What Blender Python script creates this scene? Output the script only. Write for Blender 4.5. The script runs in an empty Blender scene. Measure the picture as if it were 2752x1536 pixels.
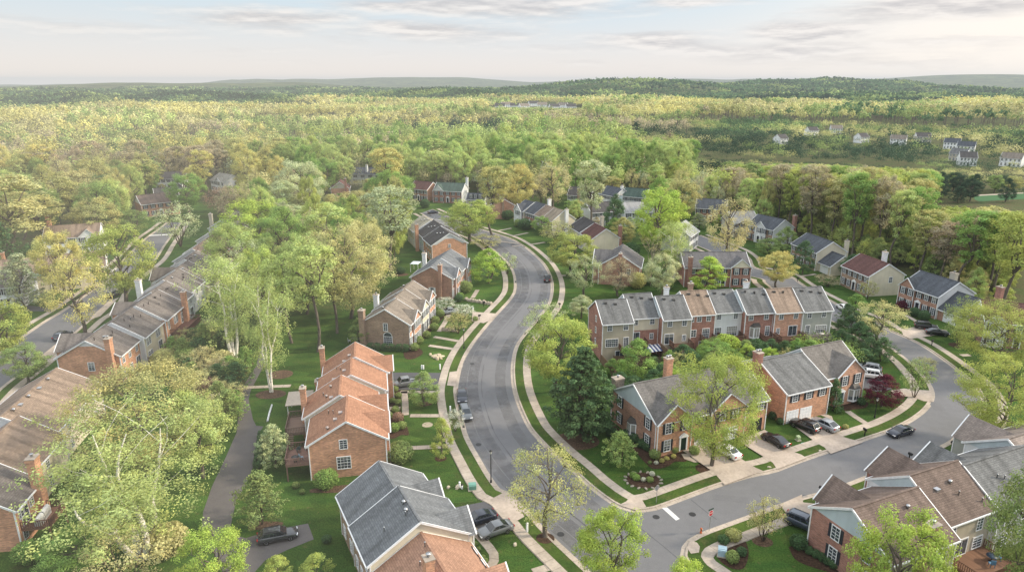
import bpy, math, random
import numpy as np
from mathutils import Vector, Matrix
from mathutils.geometry import tessellate_polygon

R = math.radians
rng = random.Random(7)
SC = bpy.context.scene
COL = SC.collection

# ------------------------------------------------------------------ survey
# The drone hovers CH metres above flat ground; G() turns a sighting (image column, row) at a known height into metres on the ground,
# so that every kerb, wall and trunk is laid out at its real place and size.
F, HZ, CH = 1835.0, 217.0, 52.0
PIT = math.atan((768 - HZ) / F)
CP, SP = math.cos(PIT), math.sin(PIT)
OX, OY = (0, 688, 1376, 2064), (400, 784, 1152)


def G(u, v, z=0.0):
    a, b = (u - 1376) / F, (v - 768) / F
    dx, dy, dz = a, CP - b * SP, -SP - b * CP
    t = (z - CH) / dz
    return Vector((dx * t, dy * t, z))


def T(c, r, a, b, z=0.0):
    return G(OX[c] + a / 3.744, OY[r] + b / 3.744, z)


def D(x, y, z=0.0):
    return G(x * 1.06832, y * 1.06832, z)


def Z8(x, y, z=0.0):
    return G(1952 + x / 2.096, 850 + y / 2.096, z)


def seen(p):
    z = p[2] - CH
    dep = p[1] * CP - z * SP
    up = p[1] * SP + z * CP
    return 1376 + F * p[0] / dep, 768 - F * up / dep


def height_at(g, row):
    lo, hi = 0.0, 40.0
    for _ in range(40):
        m = (lo + hi) / 2
        if seen((g[0], g[1], m))[1] > row:
            lo = m
        else:
            hi = m
    return lo


def depth(g):
    return g[1] * CP + CH * SP


# ------------------------------------------------------------------ objects
def tag(o, label=None, cat=None, group=None, kind=None):
    if label: o["label"] = label
    if cat: o["category"] = cat
    if group: o["group"] = group
    if kind: o["kind"] = kind
    return o


def empty(name, loc, rz=0.0):
    o = bpy.data.objects.new(name, None)
    o.empty_display_size = 0.3
    COL.objects.link(o)
    o.location = loc
    o.rotation_euler = (0, 0, rz)
    return o


def put(name, me, parent=None, loc=(0, 0, 0), rz=0.0, scale=None):
    o = bpy.data.objects.new(name, me)
    COL.objects.link(o)
    if parent is not None: o.parent = parent
    o.location = loc
    if rz: o.rotation_euler = (0, 0, rz)
    if scale: o.scale = scale
    return o


def copy_tree(o, parent=None):
    c = o.copy()
    COL.objects.link(c)
    c.parent = parent
    for ch in o.children: copy_tree(ch, c)
    return c


class MB:
    """Collects faces, then links them as one mesh. UVs are metres along and up each face."""

    def __init__(self):
        self.v, self.f, self.m, self.s, self.uv, self.mats = [], [], [], [], [], []

    def mi(self, m):
        if m not in self.mats: self.mats.append(m)
        return self.mats.index(m)

    def face(self, pts, m, smooth=False, uv=None):
        i = len(self.v)
        pts = [Vector(p) for p in pts]
        self.v += pts
        self.f.append(list(range(i, i + len(pts))))
        self.m.append(self.mi(m))
        self.s.append(smooth)
        if uv is None:
            n = Vector((0, 0, 0))
            for k in range(len(pts)):
                a, b = pts[k], pts[(k + 1) % len(pts)]
                n += Vector(((a.y - b.y) * (a.z + b.z), (a.z - b.z) * (a.x + b.x), (a.x - b.x) * (a.y + b.y)))
            n = n.normalized() if n.length > 1e-9 else Vector((0, 0, 1))
            if abs(n.z) > 0.95:
                uv = [(p.x, p.y) for p in pts]
            else:
                t = Vector((-n.y, n.x, 0)).normalized()
                b = n.cross(t)
                uv = [(p.dot(t), p.dot(b)) for p in pts]
        self.uv += uv

    def grid(self, verts, faces, m, smooth=True):
        """shared vertices"""
        i = len(self.v)
        self.v += [Vector(p) for p in verts]
        mi = self.mi(m)
        for f in faces:
            self.f.append([i + k for k in f])
            self.m.append(mi)
            self.s.append(smooth)
            self.uv += [(self.v[i + k].x, self.v[i + k].y + self.v[i + k].z) for k in f]

    def box(self, x0, x1, y0, y1, z0, z1, m, skip="", M=None):
        P = [Vector((x, y, z)) for z in (z0, z1) for y in (y0, y1) for x in (x0, x1)]
        if M is not None: P = [M @ p for p in P]
        for k, ix in (("b", (0, 2, 3, 1)), ("t", (4, 5, 7, 6)), ("s", (0, 1, 5, 4)), ("n", (3, 2, 6, 7)), ("w", (2, 0, 4, 6)), ("e", (1, 3, 7, 5))):
            if k not in skip: self.face([P[j] for j in ix], m)

    def tube(self, pts, rad, m, n=6, cap=True):
        pts = [Vector(p) for p in pts]
        rings, vs = [], []
        ref = Vector((0.3, 0.9, 0.1))
        for i, p in enumerate(pts):
            d = (pts[min(i + 1, len(pts) - 1)] - pts[max(i - 1, 0)])
            d = d.normalized() if d.length > 1e-6 else Vector((0, 0, 1))
            a = d.cross(ref)
            if a.length < 1e-3: a = d.cross(Vector((1, 0, 0)))
            a.normalize()
            b = d.cross(a)
            for k in range(n):
                t = 2 * math.pi * k / n
                vs.append(p + (a * math.cos(t) + b * math.sin(t)) * rad[i])
        fs = []
        for i in range(len(pts) - 1):
            for k in range(n):
                k2 = (k + 1) % n
                fs.append((i * n + k, i * n + k2, (i + 1) * n + k2, (i + 1) * n + k))
        if cap:
            fs.append(tuple(range(n))[::-1])
            fs.append(tuple((len(pts) - 1) * n + k for k in range(n)))
        self.grid(vs, fs, m)

    def lathe(self, prof, m, n=12, c=(0, 0, 0)):
        vs, fs = [], []
        for r, z in prof:
            for k in range(n):
                t = 2 * math.pi * k / n
                vs.append((c[0] + r * math.cos(t), c[1] + r * math.sin(t), c[2] + z))
        for i in range(len(prof) - 1):
            for k in range(n):
                k2 = (k + 1) % n
                fs.append((i * n + k, i * n + k2, (i + 1) * n + k2, (i + 1) * n + k))
        fs.append(tuple((len(prof) - 1) * n + k for k in range(n)))
        self.grid(vs, fs, m)

    def poly(self, pts, m, z=None):
        pts = [Vector(p) for p in pts]
        if z is not None: pts = [Vector((p.x, p.y, z)) for p in pts]
        for tri in tessellate_polygon([pts]):
            q = [pts[k] for k in tri]
            if (q[1] - q[0]).cross(q[2] - q[0]).z < 0: q.reverse()
            self.face(q, m)

    def strip(self, a, b, m):
        u = 0.0
        for i in range(len(a) - 1):
            w = (b[i] - a[i]).length
            l = (a[i + 1] - a[i]).length
            q = [a[i], b[i], b[i + 1], a[i + 1]]
            uv = [(0, u), (w, u), (w, u + l), (0, u + l)]
            n = (q[1] - q[0]).cross(q[2] - q[0])
            if n.z < 0:
                q.reverse()
                uv.reverse()
            self.face(q, m, uv=uv)
            u += l

    def mesh(self, name):
        me = bpy.data.meshes.new(name)
        me.from_pydata([tuple(p) for p in self.v], [], self.f)
        for m in self.mats: me.materials.append(m)
        me.polygons.foreach_set("material_index", self.m)
        me.polygons.foreach_set("use_smooth", self.s)
        l = me.uv_layers.new(name="UVMap")
        l.data.foreach_set("uv", [c for p in self.uv for c in p])
        me.update()
        return me

    def build(self, name, parent=None, loc=(0, 0, 0), rz=0.0):
        return put(name, self.mesh(name), parent, loc, rz)


# ------------------------------------------------------------------ curves on the ground
def smooth(pts, n=6):
    p = [Vector(q) for q in pts]
    p = [2 * p[0] - p[1]] + p + [2 * p[-1] - p[-2]]
    out = []
    for i in range(1, len(p) - 2):
        for k in range(n):
            t = k / n
            a, b, c, d = p[i - 1], p[i], p[i + 1], p[i + 2]
            out.append(0.5 * ((2 * b) + (c - a) * t + (2 * a - 5 * b + 4 * c - d) * t * t + (3 * b - a - 3 * c + d) * t ** 3))
    out.append(p[-2])
    return out


def even(pts, step=1.5):
    out, acc = [pts[0]], 0.0
    for a, b in zip(pts, pts[1:]):
        l = (b - a).length
        while acc + l >= step and l > 1e-9:
            t = (step - acc) / l
            a = a.lerp(b, t)
            out.append(a.copy())
            l = (b - a).length
            acc = 0.0
        acc += l
    out.append(pts[-1])
    return out


def offset(pts, d, z=None):
    """to the left of travel for d > 0"""
    out = []
    for i, p in enumerate(pts):
        t = pts[min(i + 1, len(pts) - 1)] - pts[max(i - 1, 0)]
        n = Vector((-t.y, t.x, 0)).normalized()
        q = p + n * d
        q.z = p.z if z is None else z
        out.append(q)
    return out
# ------------------------------------------------------------------ materials
class NT:
    def __init__(self, name):
        self.mat = bpy.data.materials.new(name)
        self.mat.use_nodes = True
        self.t = self.mat.node_tree
        self.b = self.t.nodes["Principled BSDF"]
        self.out = self.t.nodes["Material Output"]

    def n(self, typ, props=None, **ins):
        nd = self.t.nodes.new(typ)
        for k, v in (props or {}).items(): setattr(nd, k, v)
        for k, v in ins.items(): self.set(nd, k.replace("_", " "), v)
        return nd

    def set(self, nd, k, v):
        s = nd.inputs[int(k[1:])] if k[0] == "i" and k[1:].isdigit() else nd.inputs[k]
        if isinstance(v, bpy.types.NodeSocket): self.t.links.new(v, s)
        else:
            if s.type == "RGBA" and len(v) == 3: v = (*v, 1)
            s.default_value = v

    def uv(self, sx=1, sy=1, sz=1, kind="UV"):
        c = self.n("ShaderNodeTexCoord")
        return self.n("ShaderNodeVectorMath", {"operation": "MULTIPLY"}, i0=c.outputs[kind], i1=(sx, sy, sz)).outputs[0]

    def pos(self, sx=1, sy=1, sz=1):
        c = self.n("ShaderNodeNewGeometry")
        return self.n("ShaderNodeVectorMath", {"operation": "MULTIPLY"}, i0=c.outputs["Position"], i1=(sx, sy, sz)).outputs[0]

    def noise(self, vec, scale=1.0, detail=3.0, lo=0.8, hi=1.2, a=0.3, b=0.7, rough=0.55):
        x = self.n("ShaderNodeTexNoise", Vector=vec, Scale=scale, Detail=detail, Roughness=rough)
        return self.n("ShaderNodeMapRange", i0=x.outputs[0], i1=a, i2=b, i3=lo, i4=hi).outputs[0]

    def mul(self, c, *fs):
        for f in fs:
            nd = self.n("ShaderNodeVectorMath", {"operation": "SCALE"}, i0=c)
            self.t.links.new(f, nd.inputs["Scale"])
            c = nd.outputs[0]
        return c

    def mix(self, f, a, b):
        nd = self.t.nodes.new("ShaderNodeMix")
        nd.data_type = "RGBA"
        nd.clamp_factor = True
        self.set(nd, "i0", f)
        self.set(nd, "i6", a)
        self.set(nd, "i7", b)
        return nd.outputs[2]

    def math(self, op, a, b=0.0, clamp=False):
        nd = self.n("ShaderNodeMath", {"operation": op, "use_clamp": clamp}, i0=a, i1=b)
        return nd.outputs[0]

    def done(self, col, rough=0.85, spec=0.3, metal=0.0, bump=None, bump_d=0.02):
        self.set(self.b, "Base Color", col)
        self.set(self.b, "Roughness", rough)
        self.set(self.b, "Specular IOR Level", spec)
        self.set(self.b, "Metallic", metal)
        if bump is not None:
            nd = self.n("ShaderNodeBump", Height=bump, Distance=bump_d, Strength=0.7)
            self.t.links.new(nd.outputs[0], self.b.inputs["Normal"])
        return self.mat


CACHE = {}


def cached(fn):
    def g(*a):
        k = (fn.__name__,) + a
        if k not in CACHE: CACHE[k] = fn(*a)
        return CACHE[k]
    return g


@cached
def plain(c, rough=0.7, metal=0.0, spec=0.3):
    n = NT("painted_surface")
    f = n.noise(n.uv(1, 1, 1, "Object"), 3.0, 4, 0.9, 1.08)
    return n.done(n.mul((*c,), f), rough, spec, metal)


@cached
def brick(c):
    n = NT("brickwork")
    u = n.uv()
    d = tuple(x * 0.72 for x in c)
    l = tuple(min(1, x * 1.22) for x in c)
    m = tuple(0.55 * x + 0.45 * 0.36 for x in c)
    b = n.n("ShaderNodeTexBrick", Vector=u, Color1=d, Color2=l, Mortar=m, Scale=1.0, Mortar_Size=0.012, Bias=-0.1, Brick_Width=0.34, Row_Height=0.115)
    return n.done(n.mul(b.outputs[0], n.noise(u, 0.35, 4, 0.8, 1.16), n.noise(n.uv(0.35, 5.5), 1.0, 2, 0.9, 1.1), n.noise(n.uv(2.2, 0.22), 1.0, 3, 0.92, 1.06)), 0.9, 0.2)


@cached
def siding(c):
    n = NT("lap_siding")
    u = n.uv()
    s = n.n("ShaderNodeSeparateXYZ", i0=u)
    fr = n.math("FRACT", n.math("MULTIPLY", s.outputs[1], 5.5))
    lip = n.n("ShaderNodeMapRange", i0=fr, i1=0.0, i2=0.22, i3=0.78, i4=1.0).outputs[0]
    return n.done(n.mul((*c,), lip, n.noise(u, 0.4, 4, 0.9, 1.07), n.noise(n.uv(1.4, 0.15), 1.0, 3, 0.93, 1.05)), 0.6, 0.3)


@cached
def shingle(c, streak=1.0):
    n = NT("roof_shingles")
    u = n.uv()
    d = tuple(x * 0.87 for x in c)
    l = tuple(min(1, x * 1.13) for x in c)
    m = tuple(x * 0.68 for x in c)
    b = n.n("ShaderNodeTexBrick", Vector=u, Color1=d, Color2=l, Mortar=m, Scale=1.0, Mortar_Size=0.02, Bias=0.0, Brick_Width=0.55, Row_Height=0.24)
    st = n.noise(n.uv(0.9, 0.1), 1.0, 4, 1 - 0.26 * streak, 1.04, 0.36, 0.56)
    return n.done(n.mul(b.outputs[0], n.noise(u, 0.22, 3, 0.86, 1.12), st, n.noise(u, 3.0, 3, 0.9, 1.1)), 0.92, 0.15, bump=b.outputs[1], bump_d=-0.015)


@cached
def glass():
    n = NT("window_glass")
    f = n.noise(n.uv(1, 1, 1, "Object"), 0.9, 2, 0.5, 1.9)
    o = n.n("ShaderNodeObjectInfo")
    z = n.n("ShaderNodeSeparateXYZ", i0=n.uv(1, 1, 1, "Object"))
    drop = n.math("GREATER_THAN", z.outputs[2], n.math("MULTIPLY_ADD", o.outputs["Random"], 2.6))     # blinds lowered by different amounts
    c = n.mix(n.math("MULTIPLY", drop, 0.8), n.mul((0.05, 0.06, 0.07), f), (0.33, 0.32, 0.29))
    return n.done(c, 0.06, 0.6)


@cached
def car_glass():
    n = NT("car_glass")
    return n.done((0.016, 0.022, 0.028), 0.05, 0.8)


@cached
def car_paint():
    n = NT("car_paint")
    o = n.n("ShaderNodeObjectInfo")
    f = n.noise(n.uv(1, 1, 1, "Object"), 1.3, 2, 0.9, 1.08)
    m = n.done(n.mul(o.outputs["Color"], f), 0.3, 0.5, 0.25)
    n.b.inputs["Coat Weight"].default_value = 0.7
    n.b.inputs["Coat Roughness"].default_value = 0.06
    return m


@cached
def asphalt(c, name="asphalt"):
    n = NT(name)
    p = n.pos()
    x = n.mul((*c,), n.noise(p, 0.09, 4, 0.94, 1.06), n.noise(p, 0.8, 4, 0.95, 1.05), n.noise(p, 14.0, 2, 0.85, 1.15))
    return n.done(x, 0.85, 0.25, bump=n.noise(p, 20, 2, 0, 1), bump_d=0.01)


@cached
def wear(c):
    """a band of polished or re-sealed asphalt whose edges break up"""
    n = NT("asphalt_wear")
    u = n.uv()
    s = n.n("ShaderNodeSeparateXYZ", i0=u)
    p = n.pos()
    a = n.math("MULTIPLY", n.noise(p, 0.5, 4, 0.0, 1.0, 0.3, 0.65), n.noise(p, 0.06, 2, 0.25, 0.8))
    tr = n.n("ShaderNodeBsdfTransparent")
    mx = n.n("ShaderNodeMixShader", i0=a, i1=tr.outputs[0], i2=n.b.outputs[0])
    n.t.links.new(mx.outputs[0], n.out.inputs[0])
    return n.done(n.mul((*c,), n.noise(p, 14, 2, 0.85, 1.15)), 0.8, 0.25)


@cached
def concrete(c=(0.42, 0.36, 0.30)):
    n = NT("concrete")
    u = n.uv()
    p = n.pos()
    s = n.n("ShaderNodeSeparateXYZ", i0=u)
    fr = n.math("FRACT", n.math("MULTIPLY", s.outputs[1], 0.62))
    j = n.n("ShaderNodeMapRange", i0=fr, i1=0.0, i2=0.06, i3=0.45, i4=1.0).outputs[0]
    return n.done(n.mul((*c,), j, n.noise(p, 0.3, 5, 0.76, 1.14), n.noise(p, 3.0, 4, 0.84, 1.1)), 0.9, 0.2)


@cached
def concrete_slab(c=(0.42, 0.36, 0.30)):
    n = NT("concrete_slab")
    p = n.pos()
    return n.done(n.mul((*c,), n.noise(p, 0.25, 5, 0.74, 1.14), n.noise(p, 3.0, 4, 0.86, 1.1)), 0.9, 0.2)


@cached
def planks(c):
    n = NT("deck_planks")
    u = n.uv()
    s = n.n("ShaderNodeSeparateXYZ", i0=u)
    fr = n.math("FRACT", n.math("MULTIPLY", s.outputs[0], 6.0))
    j = n.n("ShaderNodeMapRange", i0=fr, i1=0.0, i2=0.15, i3=0.6, i4=1.0).outputs[0]
    return n.done(n.mul((*c,), j, n.noise(n.uv(3, 0.4), 1.0, 4, 0.8, 1.2)), 0.85, 0.2)


@cached
def bark(c):
    n = NT("bark")
    o = n.uv(1, 1, 0.25, "Object")
    return n.done(n.mul((*c,), n.noise(o, 3.0, 4, 0.6, 1.35)), 0.95, 0.1)


@cached
def birch_bark():
    n = NT("birch_bark")
    o = n.uv(1, 1, 3.0, "Object")
    f = n.noise(o, 1.6, 4, 0.0, 1.0, 0.34, 0.42)
    return n.done(n.mix(f, (0.16, 0.14, 0.12), (0.78, 0.74, 0.66)), 0.85, 0.2)


@cached
def leaf(core=False):
    n = NT("foliage_core" if core else "foliage")
    o = n.n("ShaderNodeObjectInfo")
    at = n.n("ShaderNodeAttribute", {"attribute_name": "tint"})
    c = n.n("ShaderNodeVectorMath", {"operation": "MULTIPLY"}, i0=o.outputs["Color"], i1=at.outputs["Color"]).outputs[0]
    return leaf_finish(n, c)


@cached
def leaf_far():
    n = NT("far_foliage")
    at = n.n("ShaderNodeAttribute", {"attribute_name": "tint"})
    return leaf_finish(n, at.outputs["Color"], 0.3)


def leaf_finish(n, c, tr=0.38):
    n.set(n.b, "Base Color", c)
    n.set(n.b, "Roughness", 0.75)
    n.set(n.b, "Specular IOR Level", 0.12)
    t = n.n("ShaderNodeBsdfTranslucent", Color=c)
    m = n.n("ShaderNodeMixShader", i0=tr, i1=n.b.outputs[0], i2=t.outputs[0])
    n.t.links.new(m.outputs[0], n.out.inputs[0])
    return n.mat


@cached
def lawn_mat():
    n = NT("ground_cover")
    p = n.pos()
    at = n.n("ShaderNodeAttribute", {"attribute_name": "wood"})
    far = n.n("ShaderNodeAttribute", {"attribute_name": "far"})
    g = n.mix(n.noise(p, 0.11, 4, 0, 1), (0.028, 0.066, 0.015), (0.056, 0.110, 0.022))
    g = n.mix(n.noise(n.pos(0.12, 0.5, 1), 1.0, 3, 0, 0.6, 0.4, 0.7), g, (0.075, 0.115, 0.022))
    g = n.mix(n.noise(p, 0.35, 5, 0, 0.55, 0.55, 0.8), g, (0.10, 0.095, 0.035))
    vor = n.n("ShaderNodeTexVoronoi", Vector=n.pos(0.055, 0.07, 0))
    plot = n.n("ShaderNodeSeparateXYZ", i0=vor.outputs["Color"]).outputs[0]
    g = n.mul(g, n.noise(p, 5.0, 4, 0.62, 1.38), n.noise(p, 0.04, 2, 0.8, 1.15), n.n("ShaderNodeMapRange", i0=plot, i1=0, i2=1, i3=0.8, i4=1.22).outputs[0])
    g = n.mix(n.noise(p, 1.1, 5, 0, 0.7, 0.62, 0.74), g, (0.13, 0.115, 0.045))
    w = n.mix(n.noise(p, 0.2, 4, 0, 1), (0.105, 0.085, 0.046), (0.065, 0.098, 0.030))
    w = n.mul(w, n.noise(p, 2.0, 5, 0.6, 1.35))
    f = n.mix(n.noise(p, 0.02, 6, 0, 1, 0.35, 0.65, 0.7), (0.035, 0.055, 0.025), (0.11, 0.12, 0.045))
    f = n.mul(f, n.noise(p, 0.006, 4, 0.7, 1.3))
    c = n.mix(at.outputs["Fac"], g, w)
    c = n.mix(far.outputs["Fac"], c, f)
    return n.done(c, 0.95, 0.08, bump=n.noise(p, 7.0, 4, 0, 1), bump_d=0.06)


@cached
def turf():
    n = NT("verge_grass")
    p = n.pos()
    g = n.mix(n.noise(p, 0.2, 4, 0, 1), (0.030, 0.060, 0.014), (0.070, 0.110, 0.022))
    g = n.mix(n.noise(p, 0.5, 5, 0, 0.7, 0.5, 0.75), g, (0.11, 0.095, 0.04))
    return n.done(n.mul(g, n.noise(p, 5.0, 4, 0.72, 1.28)), 0.95, 0.08)


@cached
def mulch(c=(0.060, 0.036, 0.024)):
    n = NT("mulch")
    p = n.pos()
    return n.done(n.mul((*c,), n.noise(p, 4.0, 5, 0.55, 1.5), n.noise(p, 0.7, 3, 0.8, 1.2)), 0.95, 0.1, bump=n.noise(p, 9, 3, 0, 1), bump_d=0.05)


@cached
def stone(c=(0.42, 0.36, 0.28)):
    n = NT("field_stone")
    p = n.pos()
    return n.done(n.mul((*c,), n.noise(p, 2.5, 4, 0.55, 1.3)), 0.9, 0.2)


WHITE = plain((0.74, 0.75, 0.76), 0.5)
CREAMTRIM = plain((0.66, 0.62, 0.54), 0.5)
BLACK = plain((0.02, 0.02, 0.022), 0.6)
SHUT = plain((0.028, 0.032, 0.04), 0.6)
METAL = plain((0.45, 0.46, 0.48), 0.35, 0.8)
RUBBER = plain((0.018, 0.018, 0.02), 0.8)
# ------------------------------------------------------------------ streets
def S(tiles):
    """'c r x y x y ...; c r x y ...' -> ground points"""
    out = []
    for part in tiles.split(";"):
        a = [float(k) for k in part.split()]
        c, r = int(a[0]), int(a[1])
        out += [T(c, r, a[i], a[i + 1]) for i in range(2, len(a), 2)]
    return out


WEST = S("2 2 800 1438 640 1290 340 1010 235 890 130 790 10 655; 1 2 2480 620 2410 540 2330 420 2260 300 2190 180 2135 70;"
         "1 1 2100 1330 2065 1200 2040 1080 2030 990 2045 890 2075 760 2130 630 2200 520 2290 400 2400 270 2500 160 2576 75;"
         "2 0 42 1438 48 1370 42 1300 20 1225 -20 1160; 1 0 2505 1105 2440 1050 2370 990 2290 935 2200 887 2100 850 1990 815 1900 775 1830 735 1750 690 1660 645")
WEST = [WEST[0] + (WEST[0] - WEST[1]).normalized() * 38] + WEST
EAST = S("1 0 1760 610 1830 640 1900 672 2000 715 2100 758 2200 793 2290 820 2370 843 2430 862 2500 885 2576 915; 2 0 60 950 150 1010 230 1080 300 1150 345 1220 375 1290 390 1360 388 1438;"
         "2 1 365 100 310 190 220 300 110 430 45 520 10 610 -8 720 -12 820 0 960 30 1080 75 1200 130 1320 185 1410;"
         "2 2 330 190 470 320 610 440 750 570 900 690 1040 780 1150 825 1260 840 1400 828 1520 795 1800 690 2100 580 2400 490 2576 455;"
         "3 2 100 430 330 340 620 240 860 160 1100 80 1220 40; 3 1 1380 1345 1500 1275 1600 1195 1660 1115 1680 1040 1660 965 1615 890 1550 815 1450 715 1330 620 1200 540")
NEAR_HOOK = S("3 1 1200 385 1440 490 1600 580 1800 720 1900 800 1990 870 2080 965 2140 1080 2145 1180 2110 1270 2060 1330 1990 1385;"
              "3 2 1900 60 1800 130 1650 205 1450 300 1080 430 850 520 600 610 300 690 120 752; 2 2 2370 868 2150 948 1950 1020 1820 1080 1740 1135 1700 1205 1692 1265 1715 1335 1780 1410 1880 1500")
UP = S("3 1 1200 385 1050 290 740 165 640 105; 3 0 440 1438 300 1345 180 1270; 2 0 2440 1200 2380 1110 2300 1040 2180 985 2000 915 1880 870")
UP_SW = offset(UP, 8.6)[1:]
EAST = EAST + UP_SW
SOUTH = UP[::-1][:-1] + NEAR_HOOK
SOUTH = SOUTH + [SOUTH[-1] + Vector((8.5, -12, 0)), SOUTH[-1] + Vector((26, -38, 0))]
WEST_S, EAST_S, SOUTH_S = (even(smooth(p, 5), 1.6) for p in (WEST, EAST, SOUTH))

LANE_R = S("0 1 -300 1270 -100 1060 0 965 150 850 400 660 610 500 730 420 880 290 1030 185; 0 0 1150 1438 1270 1330 1420 1220 1550 1110 1640 975 1710 880 1770 800 1810 740")
LANE_L = S("0 1 -300 890 -100 720 0 640 90 565 310 410 470 300 640 200 800 90; 0 0 1010 1370 1150 1230 1300 1080 1420 955 1500 885 1590 822 1650 775 1700 735")
LANE_RS, LANE_LS = even(smooth(LANE_R, 5), 1.6), even(smooth(LANE_L, 5), 1.6)


def Z5(x, y, z=0.0):
    return G(x / 2.4544, 950 + y / 2.4544, z)


TRAIL = [Z5(*p) for p in ((1712, -10), (1690, 80), (1580, 250), (1572, 400), (1560, 520), (1490, 680), (1400, 870), (1340, 1040), (1330, 1160), (1420, 1330), (1530, 1560), (1660, 1560), (1680, 1438), (1750, 1360), (1900, 1290),
                          (2070, 1222), (2032, 1118), (1800, 1160), (1620, 1215), (1535, 1190), (1520, 1140), (1560, 960), (1630, 850), (1690, 690), (1700, 540), (1738, 478), (1690, 474), (1668, 430), (1640, 300), (1655, 240), (1745, 70), (1768, -10))]

ASPH = asphalt((0.152, 0.152, 0.158))
CONC, SLAB, TURF = concrete(), concrete_slab(), turf()

m = MB()
m.poly(WEST_S + EAST_S + SOUTH_S, ASPH, 0.012)
tag(m.build("road"), kind="structure")
m = MB()
m.poly(LANE_RS + LANE_LS[::-1], asphalt((0.142, 0.142, 0.148)), 0.012)
tag(m.build("lane_road"), kind="structure")
m = MB()
m.poly(TRAIL, asphalt((0.120, 0.110, 0.108), "trail_asphalt"), 0.016)
tag(m.build("trail_path"), kind="structure")


def zed(p, z): return [Vector((q.x, q.y, z)) for q in p]


def edge_strips(line, s, walk=True, verge=1.5, wk=1.35):
    """kerb with gutter pan, grass verge and pavement on the outer side of an asphalt edge"""
    k, v, w = MB(), MB(), MB()
    o = lambda d, z: offset(line, s * d, z)
    for (d0, z0), (d1, z1) in (((-0.02, 0.016), (0.5, 0.024)), ((0.5, 0.024), (0.52, 0.135)), ((0.52, 0.135), (0.78, 0.135)), ((0.78, 0.135), (0.82, 0.02))):
        k.strip(o(d0, z0), o(d1, z1), CONC)
    v.strip(o(0.79, 0.112), o(0.8 + verge, 0.116), TURF)
    tag(k.build("kerb"), kind="structure")
    tag(v.build("verge"), kind="structure")
    if walk:
        w.strip(o(0.8 + verge, 0.13), o(0.8 + verge + wk, 0.13), CONC)
        w.strip(o(0.8 + verge + wk, 0.13), o(0.86 + verge + wk, 0.0), CONC)
        tag(w.build("sidewalk"), kind="structure")


edge_strips(WEST_S, 1)
edge_strips(EAST_S, 1)
edge_strips(SOUTH_S, 1)
edge_strips(LANE_RS, -1)
edge_strips(LANE_LS, 1)

# drives, aprons and garden walks
DRV = asphalt((0.085, 0.085, 0.092), "drive_asphalt")
APR = concrete_slab((0.44, 0.37, 0.31))


def slab(name, pts, mt, z):
    b = MB()
    b.poly(pts, mt, z)
    return tag(b.build(name), kind="structure")


for i, pts in enumerate((
        [Z8(*p) for p in ((-330, 700), (-165, 660), (60, 790), (165, 855), (205, 872), (-10, 952), (-72, 880))],
        [Z8(*p) for p in ((60, 700), (215, 640), (360, 760), (420, 780), (452, 800), (285, 864), (262, 828), (228, 805))],
        [Z8(*p) for p in ((340, 590), (470, 556), (655, 680), (705, 695), (768, 712), (587, 777), (552, 740), (515, 720))],
        [Z8(*p) for p in ((925, 420), (1000, 408), (1065, 415), (1150, 420), (1162, 482), (1112, 480), (1060, 462), (945, 442))],
        [Z8(*p) for p in ((300, 1062), (425, 1006), (432, 1050), (520, 1060), (520, 1230), (390, 1180))],
        [Z8(*p) for p in ((1040, 850), (1140, 810), (1215, 765), (1312, 790), (1300, 830), (1160, 870))],
        S("3 1 1335 380 1490 355 1800 390 1800 425 1425 478 1360 440"),
        S("1 2 2355 718 2500 642 2640 760 2700 890 2570 960"),
        S("1 1 1948 812 2032 800 2012 955 1922 945"),
        S("1 1 2180 205 2330 215 2430 225 2360 290 2290 320 2170 300"),
        S("2 2 1080 770 1150 735 1190 690 1290 690 1350 790 1250 828"),
        S("2 2 1760 1200 1790 1130 1860 1150 1890 1190 1880 1250 1800 1262"),
        S("0 1 1090 100 1200 60 1010 250 880 290"),
        S("0 1 400 660 600 500 640 560 480 690"))):
    slab("driveway", pts, APR, 0.142 + 0.0005 * i)
slab("asphalt_driveway", S("1 1 1330 810 1880 815 1866 985 1335 985"), DRV, 0.045)
slab("asphalt_driveway", S("1 2 1950 800 2350 722 2530 905 2570 965 2300 1112 2130 960"), DRV, 0.045)
slab("asphalt_driveway", S("0 1 200 130 500 160 520 195 215 195"), DRV, 0.045)
slab("asphalt_driveway", [Z8(*p) for p in ((735, 325), (860, 325), (935, 412), (850, 424), (745, 400))], DRV, 0.045)


def walk(pts, w=1.1, z=0.05):
    p = even(smooth(pts, 4), 1.2)
    b = MB()
    b.strip(offset(p, -w / 2, z), offset(p, w / 2, z), CONC)
    return tag(b.build("garden_path"), kind="structure")


for s in ("1 1 1550 1245 1870 1245", "1 2 1500 195 1970 172", "1 1 1450 1005 1870 1012", "1 1 1490 1000 1500 1100 1505 1240", "1 1 1320 1170 1450 1170", "1 1 1790 452 2050 498", "1 1 1740 540 2000 578", "1 1 1840 400 1900 310 1960 190",
          "1 1 2180 60 2230 -20", "1 2 2140 980 2230 1060 2400 1270 2350 1400", "2 2 1740 250 1790 312 1960 315", "2 2 210 1440 420 1375", "2 0 0 878 160 845", "1 0 2370 838 2570 798", "2 0 -130 930 110 960", "2 0 480 1275 540 1272",
          "3 1 1385 235 1500 300", "3 1 2030 635 1940 640", "3 1 800 1200 900 1270 1030 1350", "3 1 540 1230 640 1270 560 1300", "1 1 -200 965 350 945", "2 0 0 980 200 960 330 940", "0 1 480 690 590 640", "0 0 1480 830 1650 770", "3 0 200 1300 480 1260"):
    walk(S(s))

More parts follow.
